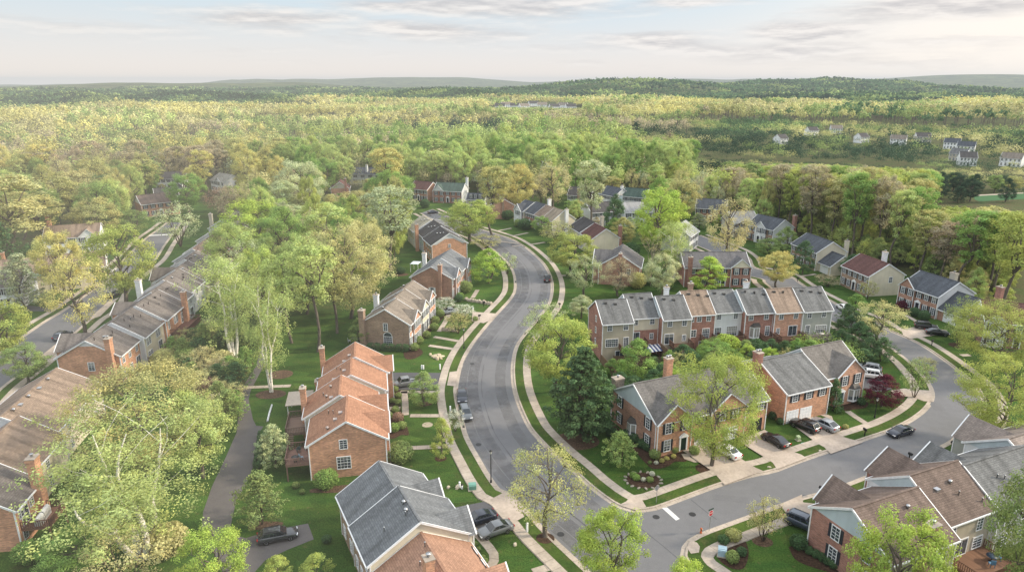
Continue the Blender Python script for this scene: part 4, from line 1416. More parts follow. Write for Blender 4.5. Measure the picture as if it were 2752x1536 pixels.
def quads_mesh(name, c, n, size, tint, mats, mat_index=None, aspect=0.62):
    """many small leaf sprays: centres, normals, sizes, colour multipliers"""
    N = len(c)
    n = n / np.maximum(np.linalg.norm(n, axis=1, keepdims=True), 1e-6)
    r = nr.normal(size=(N, 3))
    a = np.cross(n, r)
    a /= np.maximum(np.linalg.norm(a, axis=1, keepdims=True), 1e-6)
    b = np.cross(n, a)
    s = np.asarray(size).reshape(-1, 1) * np.ones((N, 1)) * 0.5
    bend = n * s * 0.35
    v = np.empty((N, 4, 3))
    v[:, 0] = c - a * s - bend
    v[:, 1] = c - b * s * aspect * nr.uniform(0.7, 1.3, (N, 1))
    v[:, 2] = c + a * s * nr.uniform(0.7, 1.3, (N, 1)) - bend
    v[:, 3] = c + b * s * aspect
    me = bpy.data.meshes.new(name)
    me.vertices.add(4 * N)
    me.vertices.foreach_set("co", v.reshape(-1).astype(np.float32))
    me.loops.add(4 * N)
    me.loops.foreach_set("vertex_index", np.arange(4 * N, dtype=np.int32))
    me.polygons.add(N)
    me.polygons.foreach_set("loop_start", np.arange(0, 4 * N, 4, dtype=np.int32))
    for m in mats: me.materials.append(m)
    if mat_index is not None: me.polygons.foreach_set("material_index", mat_index.astype(np.int32))
    at = me.attributes.new("tint", "FLOAT_COLOR", "FACE")
    t = np.ones((N, 4), np.float32)
    t[:, :3] = tint
    at.data.foreach_set("color", t.reshape(-1))
    me.update(calc_edges=True)
    return me


def puffs(cs, rs, per, leafsize, flat=0.75, spread=1.0, out=0.9, tvar=0.2, cc=None):
    """leaf sprays gathered in puffs; returns arrays"""
    cs, rs = np.asarray(cs, float), np.asarray(rs, float)
    C, Nn, S_, Tn = [], [], [], []
    cc = cs.mean(0) if cc is None else np.asarray(cc)
    for c, r in zip(cs, rs):
        k = max(4, int(per * (r / rs.mean()) ** 2))
        d = nr.normal(size=(k, 3))
        d /= np.linalg.norm(d, axis=1, keepdims=True)
        q = d * (nr.random((k, 1)) ** 0.45) * r
        q[:, 2] *= flat
        o = c - cc
        o = o / (np.linalg.norm(o) + 1e-6)
        nn = out * (d + 0.6 * o) + nr.normal(size=(k, 3)) * 0.55 + np.array((0, 0, 0.35))
        t = nr.uniform(1 - tvar, 1 + tvar)
        warm = nr.uniform(-0.07, 0.07)
        tt = np.clip(t * (0.86 + 0.2 * (q[:, 2:3] / (r * flat) + 1) / 2 * 1.4) * nr.uniform(0.85, 1.15, (k, 1)), 0.3, 1.6) * np.array((1 + warm, 1, 1 - warm))  # low sprays of each puff darker: shade painted into the tint
        C.append(c + q)
        Nn.append(nn)
        S_.append(leafsize * nr.uniform(0.65, 1.35, k))
        Tn.append(tt)
    return np.vstack(C), np.vstack(Nn), np.concatenate(S_), np.vstack(Tn)


def limb(mb, a, b, r0, r1, m, sag=0.0, n=5, k=4):
    a, b = Vector(a), Vector(b)
    pts, rad = [], []
    side = Vector((nr.normal(), nr.normal(), nr.normal())) * (b - a).length * 0.07
    for i in range(k + 1):
        t = i / k
        p = a.lerp(b, t) + side * math.sin(t * math.pi) + Vector((0, 0, sag)) * math.sin(t * math.pi) * (b - a).length
        pts.append(p)
        rad.append(r0 + (r1 - r0) * t)
    mb.tube(pts, rad, m, n, cap=False)
    return pts


def proto(kind, seed):
    """returns (trunk mesh, crown mesh, crown width, height)"""
    global nr
    nr = np.random.default_rng(seed)
    mb = MB()
    P, Rr = [], []
    leafsize, per, flat, out, tv = 0.42, 60, 0.75, 0.9, 0.2
    bk = BARK["grey"]
    extra = None
    big = 1.0
    if kind in ("broad", "thin", "giant"):
        H, Wd, base = 14.0, 12.0, 3.0
        if kind == "giant": H, Wd, base, big = 17.0, 17.0, 2.6, 1.25
        fork = 4.2 + nr.uniform(-0.5, 0.5)
        trunk = limb(mb, (0, 0, -0.3), (nr.uniform(-.4, .4), nr.uniform(-.4, .4), fork), 0.36, 0.27, bk, n=7)
        top = trunk[-1]
        lead = limb(mb, top, (nr.uniform(-.8, .8), nr.uniform(-.8, .8), H * 0.86), 0.24, 0.05, bk)
        nl = 11
        nodes = []
        for i in range(nl):
            an = 2.4 * i + nr.uniform(-.4, .4)
            h0 = fork + (H * 0.42) * (i / nl) ** 1.1
            p0 = top.lerp(lead[-1], min(1, (h0 - fork) / (H * 0.86 - fork)))
            rr = Wd * 0.5 * (0.62 - 0.30 * (i / nl)) * nr.uniform(0.8, 1.15)
            zz = h0 + (1.7 + 2.2 * (i / nl)) * nr.uniform(0.6, 1.2)
            e = Vector((math.cos(an) * rr, math.sin(an) * rr, min(zz, H * 0.9)))
            pts = limb(mb, p0, e, 0.15 - 0.05 * i / nl, 0.05, bk, 0.06)
            nodes += pts[2:]
        nodes += lead[2:]
        n_p = {"broad": 120, "thin": 95, "giant": 230}[kind]
        while len(P) < n_p:
            u = nr.normal(size=3)
            u /= np.linalg.norm(u)
            rad = nr.uniform(0.5, 1.0) ** 0.5
            x, y, z = u * rad
            zc = base + (H - base) * (0.5 + 0.5 * z)
            t = (zc - base) / (H - base)
            w = Wd * 0.5 * (1.0 if t > 0.35 else 0.74 + 0.74 * t) * nr.uniform(0.86, 1.08)
            r = nr.uniform(0.75, 1.35)
            if kind == "giant": r *= 1.05
            P.append((x * (w - r * 0.5), y * (w - r * 0.5), zc - r * 0.4))
            Rr.append(r)
        for c in P[::2]:
            q = min(nodes, key=lambda p: (p - Vector(c)).length)
            limb(mb, q, c, 0.045, 0.015, bk, 0.05, 3, 2)
        per, leafsize = (150, 0.245) if kind == "broad" else (52, 0.24)
        if kind == "thin": per, tv = 62, 0.25
        if kind == "giant": per, leafsize, tv = 112, 0.225, 0.24
    elif kind == "oval":
        H, Wd, base = 10.0, 6.4, 1.3
        limb(mb, (0, 0, -0.2), (0.1, 0, H * 0.9), 0.2, 0.03, bk, n=6)
        for i in range(10):
            an = 2.4 * i
            limb(mb, (0, 0, 1.3 + 0.5 * i), (math.cos(an) * 2.1, math.sin(an) * 2.1, 3.0 + 0.62 * i), 0.07, 0.02, bk, 0.05, 4, 3)
        for i in range(80):
            t = nr.random()
            z = base + (H - base) * t
            w = Wd * 0.5 * math.sin(math.pi * min(1, 0.12 + 0.88 * t) ** 0.85) ** 0.65
            an = nr.uniform(0, 6.283)
            q = nr.uniform(0.5, 1.0) ** 0.5
            r = nr.uniform(0.55, 0.95)
            P.append((math.cos(an) * max(0.1, w - r * .5) * q, math.sin(an) * max(0.1, w - r * .5) * q, z))
            Rr.append(r)
        per, leafsize = 100, 0.22
    elif kind == "tall":
        H, Wd, base = 24.0, 11.0, 10.5
        fork = nr.uniform(9, 12.5)
        bx, by = nr.uniform(-.6, .6, 2)
        tr = limb(mb, (0, 0, -0.4), (bx, by, fork), 0.34, 0.26, bk, n=6)
        nodes = []
        for i in range(7):
            an = 2.4 * i + nr.uniform(-.5, .5)
            rr = Wd * 0.5 * nr.uniform(0.35, 0.85)
            e = Vector((bx + math.cos(an) * rr, by + math.sin(an) * rr, nr.uniform(16, 21.5)))
            p0 = tr[-1] if i < 3 else tr[-1].lerp(Vector((bx, by, 18)), i / 9)
            nodes += limb(mb, p0, e, 0.2, 0.05, bk, 0.08)[1:]
        nodes += limb(mb, tr[-1], (bx, by, 21), 0.22, 0.05, bk)[1:]
        for i in range(95):
            t = nr.random() ** 0.75
            z = base + (H - base) * t
            w = Wd * 0.5 * (0.5 + 0.62 * t if t < 0.72 else 0.95 * math.sqrt(max(0.03, 1 - ((t - 0.72) / 0.30) ** 2)))
            an = nr.uniform(0, 6.283)
            q = nr.uniform(0.35, 1.0) ** 0.5
            r = nr.uniform(0.8, 1.5)
            P.append((bx + math.cos(an) * max(0.1, w - .5 * r) * q, by + math.sin(an) * max(0.1, w - .5 * r) * q, z - 0.4 * r))
            Rr.append(r)
        for c in P[::3]:
            q = min(nodes, key=lambda p: (p - Vector(c)).length)
            limb(mb, q, c, 0.06, 0.02, bk, 0.05, 3, 2)
        per, leafsize, tv = 64, 0.40, 0.2
    elif kind in ("birch", "bigbirch"):
        bk = BARK["birch"]
        H, Wd, base = 18.0, 11.0, 4.5
        nodes = []
        for i in range(4):
            an = 1.7 * i + 0.4
            ln = (0.5, 2.6, 2.2, 4.4)[i]
            a = limb(mb, (math.cos(an) * 0.25, math.sin(an) * 0.25, -0.3), (math.cos(an) * ln * 0.45, math.sin(an) * ln * 0.45, 6.5), 0.24, 0.17, bk, n=6)
            b_ = limb(mb, a[-1], (math.cos(an) * ln, math.sin(an) * ln, (16.5, 14.5, 15.5, 12.5)[i]), 0.17, 0.03, bk, 0.02)
            nodes += a[2:] + b_
            for k in range(5):
                q = nr.choice(len(b_) - 1)
                a2 = nr.uniform(0, 6.283)
                l2 = nr.uniform(2, 4.2)
                nodes += limb(mb, b_[q], b_[q] + Vector((math.cos(a2) * l2, math.sin(a2) * l2, l2 * (1.3 if kind == "bigbirch" else 0.7))), 0.028 if kind == "bigbirch" else 0.06, 0.012, bk, 0.05, 4, 3)[1:]
        bb = kind == "bigbirch"
        for i in range(540 if bb else 250):
            q = nodes[nr.choice(len(nodes))]
            r = nr.uniform(0.38, 0.75) if bb else nr.uniform(0.55, 1.1)
            d = nr.normal(size=3) * np.array((1.25, 1.25, 1.2))
            z = max(base, q.z + d[2] + 0.2)
            P.append((q.x + d[0], q.y + d[1], min(z, H - 0.8)))
            Rr.append(r)
        per, leafsize, flat, tv = (44, 0.165, 1.15, 0.24) if bb else (54, 0.215, 1.15, 0.22)
    elif kind == "pine":
        H, Wd = 14.5, 9.5
        bk = BARK["brown"]
        limb(mb, (0, 0, -0.3), (0.1, 0.1, H * 0.93), 0.34, 0.05, bk, n=7)
        for i in range(19):
            t = i / 18
            z0 = 1.3 + t * (H - 2.6)
            w = Wd * 0.5 * (0.75 + 0.9 * t if t < 0.28 else 1.0 - 0.9 * ((t - 0.28) / 0.72) ** 1.25)
            for k in range(7):
                an = 6.283 * (k + 0.5 * (i % 2)) / 7 + nr.uniform(-.25, .25)
                l = w * nr.uniform(0.72, 1.08)
                e = (math.cos(an) * l, math.sin(an) * l, z0 + l * 0.12)
                limb(mb, (0, 0, z0), e, 0.05, 0.02, bk, 0.02, 3, 2)
                for f in (0.45, 0.75, 1.0):
                    r = nr.uniform(0.5, 0.95) * (0.55 + 0.5 * (1 - t))
                    P.append((e[0] * f + nr.normal() * .2, e[1] * f + nr.normal() * .2, z0 + (e[2] - z0) * f + nr.uniform(-.1, .2)))
                    Rr.append(max(r, 0.35))
        per, leafsize, flat, out, tv = 26, 0.42, 0.5, 0.6, 0.25
    elif kind == "layer":
        H, Wd = 9.0, 8.0
        bk = BARK["brown"]
        limb(mb, (0, 0, -0.3), (0.1, 0.1, H * 0.9), 0.16, 0.03, bk, n=6)
        for i in range(13):
            t = i / 12
            z0 = 0.8 + t * (H - 1.4)
            w = Wd * 0.5 * (0.85 + 0.5 * t if t < 0.3 else 1.0 - 0.85 * ((t - 0.3) / 0.7) ** 1.1)
            for k in range(6):
                an = 6.283 * k / 6 + 1.1 * i + nr.uniform(-.3, .3)
                l = w * nr.uniform(0.65, 1.1)
                e = (math.cos(an) * l, math.sin(an) * l, z0 + l * 0.3)
                limb(mb, (0, 0, z0), e, 0.035, 0.015, bk, 0.02, 3, 2)
                for f in (0.5, 0.95):
                    P.append((e[0] * f, e[1] * f, z0 + (e[2] - z0) * f))
                    Rr.append(nr.uniform(0.4, 0.75))
        per, leafsize, flat = 30, 0.28, 0.55
    elif kind == "bare":
        H, Wd = 9.0, 8.0
        bk = BARK["pale"]
        for i in range(9):
            an = 2.4 * i
            l = 0.5 + 0.3 * i
            a = limb(mb, (math.cos(an) * .15, math.sin(an) * .15, -0.2), (math.cos(an) * l * 0.5, math.sin(an) * l * 0.5, 3.5), 0.09, 0.06, bk, n=5)
            b_ = limb(mb, a[-1], (math.cos(an) * l * 1.3, math.sin(an) * l * 1.3, 8.6 - 0.35 * l), 0.06, 0.015, bk)
            for k in range(9):
                q = b_[nr.choice(len(b_))]
                a2 = an + nr.uniform(-1.3, 1.3)
                e = q + Vector((math.cos(a2) * nr.uniform(.4, 1.1), math.sin(a2) * nr.uniform(.4, 1.1), nr.uniform(0.6, 1.5)))
                limb(mb, q, e, 0.03, 0.012, bk, 0, 3, 2)
                P.append(tuple(e))
                Rr.append(nr.uniform(0.4, 0.7))
        per, leafsize, tv = 7, 0.2, 0.3
    elif kind == "twiggy":
        H, Wd = 10.0, 9.0
        bk = BARK["brown"]
        nodes = []
        for i in range(6):
            an = 1.05 * i + nr.uniform(-.2, .2)
            a = limb(mb, (0, 0, -0.2), (math.cos(an) * 1.1, math.sin(an) * 1.1, 3.2), 0.12, 0.07, bk)
            b_ = limb(mb, a[-1], (math.cos(an) * 2.9, math.sin(an) * 2.9, nr.uniform(6.5, 9.0)), 0.07, 0.02, bk)
            nodes += b_
        for i in range(110):
            u = nr.normal(size=3)
            u /= np.linalg.norm(u)
            q = nr.uniform(0.35, 1) ** 0.5
            P.append((u[0] * q * 3.9, u[1] * q * 3.9, 5.4 + u[2] * q * 3.9))
            Rr.append(nr.uniform(0.5, 0.95))
        for c in P[::2]:
            q = min(nodes, key=lambda p: (p - Vector(c)).length)
            limb(mb, q, c, 0.035, 0.012, bk, 0.05, 3, 2)
        per, leafsize, tv = 26, 0.24, 0.25
    elif kind == "cone":
        H, Wd = 5.0, 2.2
        bk = BARK["brown"]
        limb(mb, (0, 0, -0.1), (0, 0, 3), 0.08, 0.03, bk, n=5)
        for i in range(90):
            t = nr.random()
            w = Wd * 0.5 * (1 - t) ** 0.7 * 0.9
            an = nr.uniform(0, 6.283)
            P.append((math.cos(an) * w, math.sin(an) * w, 0.3 + 4.4 * t))
            Rr.append(0.34)
        per, leafsize, flat, tv = 26, 0.17, 1.2, 0.15
    mb_me = mb.mesh("trunk")
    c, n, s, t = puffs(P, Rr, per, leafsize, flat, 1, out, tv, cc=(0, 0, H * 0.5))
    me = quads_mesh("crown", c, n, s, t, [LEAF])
    lo, hi = c.min(0), c.max(0)
    q = np.percentile(np.hypot(c[:, 0], c[:, 1]), 95)
    return mb_me, me, 2 * q, np.percentile(c[:, 2], 99.7)


PROTO = {}
for k, (kd, cnt) in enumerate((("broad", 4), ("thin", 3), ("oval", 3), ("tall", 6), ("birch", 2), ("bigbirch", 1), ("giant", 2), ("pine", 2), ("layer", 2), ("bare", 1), ("twiggy", 3), ("cone", 1))):
    PROTO[kd] = [proto(kd, 100 + 17 * k + i) for i in range(cnt)]

PAL = {"YG": (0.46, 0.52, 0.135), "BG": (0.44, 0.57, 0.11), "G": (0.28, 0.42, 0.11), "OL": (0.49, 0.485, 0.20), "GD": (0.62, 0.58, 0.22), "BR": (0.46, 0.40, 0.26), "PG": (0.54, 0.59, 0.31), "DG": (0.105, 0.185, 0.08), "PU": (0.12, 0.022, 0.038),
       "PN": (0.05, 0.092, 0.052), "WH": (0.70, 0.70, 0.58), "GG": (0.42, 0.47, 0.28), "EV": (0.13, 0.21, 0.09), "LG": (0.50, 0.59, 0.20), "TN": (0.60, 0.565, 0.275), "RB": (0.38, 0.26, 0.19), "MG": (0.31, 0.395, 0.13)}
for k_ in ("YG", "BG", "LG", "G", "MG", "PG"): PAL[k_] = (PAL[k_][0] * 0.94, PAL[k_][1] * 0.95, PAL[k_][2] * 1.0)
NTREE = [0]
TREES = []


def tree(kind, g, H, W, col, label, name="leafy_tree", group=None, jit=0.08, z=0.0, cat="tree"):
    NTREE[0] += 1
    tm, cm, w0, h0 = PROTO[kind][NTREE[0] % len(PROTO[kind])]
    rz = rng.uniform(0, 6.283)
    o = tag(empty(name, (g[0], g[1], z), rz), label, cat, group)
    sz, sx = H / h0, W / w0
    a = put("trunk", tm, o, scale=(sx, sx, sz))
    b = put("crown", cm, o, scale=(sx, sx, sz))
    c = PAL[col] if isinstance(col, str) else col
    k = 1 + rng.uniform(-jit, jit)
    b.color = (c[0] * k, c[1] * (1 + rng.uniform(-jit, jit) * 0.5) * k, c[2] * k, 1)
    a.color = (1, 1, 1, 1)
    TREES.append((g[0], g[1], W / 2))
    return o


# trees one can single out: kind, trunk foot (x, y), top row, crown width - all sightings in the 2576 px wide view - colour, label
NAMED = """
thin|1372 1352|1128|200|OL|round olive street tree with visible limbs on the verge at the junction
broad|1532 1495|1278|165|BG|bright lime green tree in front of the street junction
broad|1712 1600|1408|120|BG|lime green treetop at the bottom edge beside the corner ramp
broad|2235 1610|1297|215|BG|lime green tree against the brick wall with black shutters
broad|2572 1560|1165|220|MG|dark green tree with brown limbs by the timber deck
giant|1790 1172|884|226|YG|largest yellow green tree, rooted in mulch beside the white sedan
pine|1463 1098|876|160|EV|dark blue green pine beside the curving pavement
broad|1402 985|797|170|YG|full yellow green round tree just behind the pine
twiggy|1372 868|764|125|PG|pale green bushy tree on the inner kerb of the bend
oval|1600 958|852|92|G|bright green tree behind the corner house near the fences
twiggy|1748 868|790|70|PG|pale willowy tree in front of the eight unit terrace
broad|1795 925|858|105|G|low spreading green tree behind the yellow green giant
oval|2218 1022|942|86|PU|purple leaved tree on the front lawn
twiggy|2300 1000|905|75|MG|small multi stemmed tree by the concrete apron on the bend
twiggy|2322 940|898|56|OL|small olive tree right on the kerb of the bend
giant|2500 935|765|215|YG|broad yellow green tree behind the bend, upper one of two
giant|2512 1122|905|230|YG|broad yellow green tree with thick trunk on the outer verge of the bend
thin|2208 858|757|120|TN|sparse tan tree between the street and the dark shrubs
twiggy|2412 868|745|90|MG|dark green ornamental tree on the lawn below the garage wing
twiggy|1920 1360|1254|92|OL|small dark olive tree on the lawn near the stop sign
layer|1557 1172|1086|90|MG|rounded ornamental tree on the corner lawn
oval|1068 1020|935|78|MG|small round tree on the lawn between two garden paths
twiggy|1145 1085|1030|50|WH|white flowering sapling leaning over the parked silver car
oval|1112 1152|1050|58|YG|thin yellow green sapling in a mulch ring
twiggy|1152 838|785|70|OL|low spreading olive tree above the stone bench
twiggy|1168 800|766|56|WH|cream flowering tree beside the silver driveway car
twiggy|1120 783|748|56|WH|cream flowering shrub tree by the brick fronts
layer|692 1176|1068|88|PG|pale grey green conifer by the wooden balcony
layer|660 1318|1188|130|MG|spreading green tree on the back lawn behind the dark estate car
birch|683 985|688|140|LG|white trunked twin birch beside the bend of the path
birch|588 905|652|165|LG|birch with leaning white stems above the lane terrace decks
tall|799 884|605|120|LG|tall slender green tree with a bare straight trunk on the lawn
giant|882 800|562|225|TN|big tan and yellow tree in the belt of trees behind the taupe terrace
tall|983 680|468|125|GG|tall grey green tree with bare trunk behind the charcoal terrace
bigbirch|362 1398|1062|455|LG|huge birch with three white trunks leaning over the misty yard
giant|372 1195|922|330|OL|big golden olive tree hiding the cream back wall
broad|510 1200|985|150|LG|fresh green tree growing out of the golden olive one
broad|205 1440|1330|165|G|bright green tree under the leaning birch trunks
twiggy|325 1500|1338|200|TN|tan shrubby tree at the bottom edge
broad|552 1530|1340|180|BG|lime green tree at the bottom edge beside the path
oval|700 1470|1398|70|YG|small lime treetop at the bottom edge beside the deck
oval|800 1480|1395|85|YG|lime green treetop before the grill on the deck
thin|212 850|640|150|GD|golden street tree with clear trunk on the lane verge
broad|316 772|570|155|YG|yellow green street tree on the far verge of the lane
broad|165 752|580|110|GD|golden round tree behind the golden street tree
layer|68 775|638|110|GG|grey green misty conifer by the arched brick entrance
broad|12 912|758|140|YG|yellow tree leaning in over the lane from the frame edge
broad|72 965|868|105|MG|dense green tree at the near end of the lane
broad|250 612|498|118|OL|round olive tree beside the pink brick house
broad|338 600|528|90|MG|low round green tree at the bend of the lane
broad|208 540|428|125|TN|cream topped round tree in the misty wood
broad|268 470|378|130|OL|wide olive tree standing above the misty wood
tall|60 690|440|175|TN|pale tan tree at the misty edge
tall|110 640|490|130|OL|olive misty tree behind the tan roofed house
layer|22 720|560|110|DG|dark green conifer in the mist
broad|478 540|438|92|G|vivid green tree beside the pink brick house
twiggy|562 545|470|82|RB|round red brown tree not yet in leaf
twiggy|455 620|508|105|PG|grey green tree over the lane stop line
broad|640 650|503|165|BG|big fresh green tree behind the lane terrace
broad|760 560|405|130|PG|pale green vase shaped tree in the belt
broad|810 620|510|130|LG|light green rounded tree in the middle of the belt
broad|905 560|480|120|OL|olive brown rounded tree near the charcoal terrace
broad|985 540|428|110|G|vivid green tree near the maroon roofed house
broad|1182 607|506|136|YG|spreading yellow green street tree at the top of the road
oval|1228 712|626|88|BG|bright green street tree by the round clipped bush
twiggy|1276 690|636|52|PG|pale grey green sapling overhanging the inner kerb
twiggy|1222 625|588|78|OL|low olive tree on the verge above the bend
broad|1438 690|588|128|YG|wide yellow green willow like tree on the outer lawn
thin|1470 745|640|92|PG|pale multi stemmed tree beside the outer pavement
thin|1555 745|650|88|BR|brown twiggy tree in front of the brick gable
broad|1662 745|638|85|PG|pale blossoming round tree beside the brick house
broad|1655 640|478|140|BG|big bright maple in front of the white house
birch|1692 705|560|95|LG|light green tree with open limbs beside the maple
oval|1546 590|488|56|DG|dark green egg shaped tree
tall|1482 610|404|84|PG|tall pale poplar like tree among the houses
broad|1710 570|450|88|OL|round pale olive oak before the forest
thin|1826 675|496|115|TN|large tan street tree with a thick trunk
oval|1778 732|645|86|BG|bright green oval tree before the wide brick house
broad|1953 722|632|92|GD|golden yellow tree at the corner of the upper street
oval|1974 640|570|58|MG|blue green tree before the navy roofed house
oval|2018 690|605|58|DG|dark green tree beside the cream gabled house
broad|1932 650|600|66|MG|low round green tree on the upper lawn
broad|1302 540|413|92|GD|vivid golden tree among the far roofs
tall|1238 590|418|85|OL|olive tree standing beside the orange brick wall
thin|1390 530|408|96|TN|tan tree before the white sided house
twiggy|1402 610|556|92|OL|spreading olive bush tree before the stepped row
bare|1640 660|582|62|TN|leafless pale branched tree beside the maple
broad|1362 590|545|50|G|small vivid green tree behind the stepped row
twiggy|1448 545|500|60|G|green tree at the feet of the pale poplar
tall|972 520|372|85|GD|golden tree above the far slate roofs
broad|868 425|372|50|BG|light green round tree at the forest edge
twiggy|2080 720|690|62|BR|grey brown leafless ornamental on the sloping lawn
twiggy|2182 752|706|46|OL|thin bare ornamental beside the maroon roofed house
oval|2140 700|640|60|DG|dark evergreen beside the maroon roofed house
oval|1462 800|742|66|PG|small pale tree at the left end of the eight unit terrace
birch|148 1040|1005|30|PG|slim sapling before the tan roof
tall|735 862|640|110|LG|slim light green tree behind the bend of the path
broad|690 800|598|122|MG|mid green rounded tree behind the twin birch
tall|848 838|640|100|OL|olive tree with clear trunk behind the taupe terrace chimney
broad|772 790|590|118|LG|full light green tree in the belt behind the tall slender one
thin|640 762|602|112|PG|pale airy tree behind the leaning birch
broad|596 728|562|120|LG|light green tree beside the lane terrace
oval|905 868|800|52|MG|small tree at the back corner of the brown brick gable
broad|930 740|610|110|YG|yellow green tree behind the white chimney of the taupe terrace
tall|835 720|520|110|LG|tall light green tree rising from the middle of the belt
broad|720 690|520|130|G|fresh green tree deep in the belt
"""
for ln in NAMED.strip().split("\n"):
    kd, foot, top, w, col, lab = ln.split("|")
    if lab == "skip": continue
    x, y = map(float, foot.split())
    g = D(x, y)
    H = height_at(g, float(top) * 1.06832)
    W = float(w) * 1.06832 * depth(g) / F
    nm = {"birch": "birch_tree", "bigbirch": "birch_tree", "pine": "pine_tree", "layer": "conifer_tree" if "conifer" in lab else "leafy_tree"}.get(kd, "leafy_tree")
    tree(kd, g, H, W, col, lab, nm)
# ------------------------------------------------------------------ shrubs and hedges
nr = np.random.default_rng(5)


def ball_mesh(n, size, shape="ball"):
    d = nr.normal(size=(n, 3))
    d /= np.linalg.norm(d, axis=1, keepdims=True)
    q = d * (nr.random((n, 1)) ** 0.22)
    if shape == "box": q = np.sign(q) * np.abs(q) ** 0.55 * 0.93
    q *= 1 + 0.07 * np.sin(5 * d[:, :1] + 3) * np.cos(4 * d[:, 1:2])
    q[:, 2] = q[:, 2] * 0.5 + 0.5
    q[:, :2] *= 0.5
    tt = (0.78 + 0.34 * q[:, 2:3]) * nr.uniform(0.8, 1.2, (n, 1)) * np.ones((1, 3))  # shading painted into the tint, dark foot to light top
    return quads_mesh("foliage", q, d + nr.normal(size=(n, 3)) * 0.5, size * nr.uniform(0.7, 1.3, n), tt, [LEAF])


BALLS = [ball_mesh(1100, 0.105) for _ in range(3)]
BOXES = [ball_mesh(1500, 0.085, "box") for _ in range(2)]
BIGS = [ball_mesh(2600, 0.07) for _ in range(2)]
NS = [0]


def shrub(g, w, h, col, label, name="shrub", group=None, d=None, rz=None, me=None):
    NS[0] += 1
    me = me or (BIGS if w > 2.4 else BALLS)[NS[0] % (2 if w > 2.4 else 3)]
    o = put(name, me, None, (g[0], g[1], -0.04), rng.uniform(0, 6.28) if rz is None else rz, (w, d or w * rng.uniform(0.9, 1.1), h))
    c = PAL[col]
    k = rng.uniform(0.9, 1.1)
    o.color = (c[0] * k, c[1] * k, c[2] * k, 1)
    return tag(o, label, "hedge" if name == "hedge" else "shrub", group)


def px(g, n): return n / 3.744 * depth(g) / F


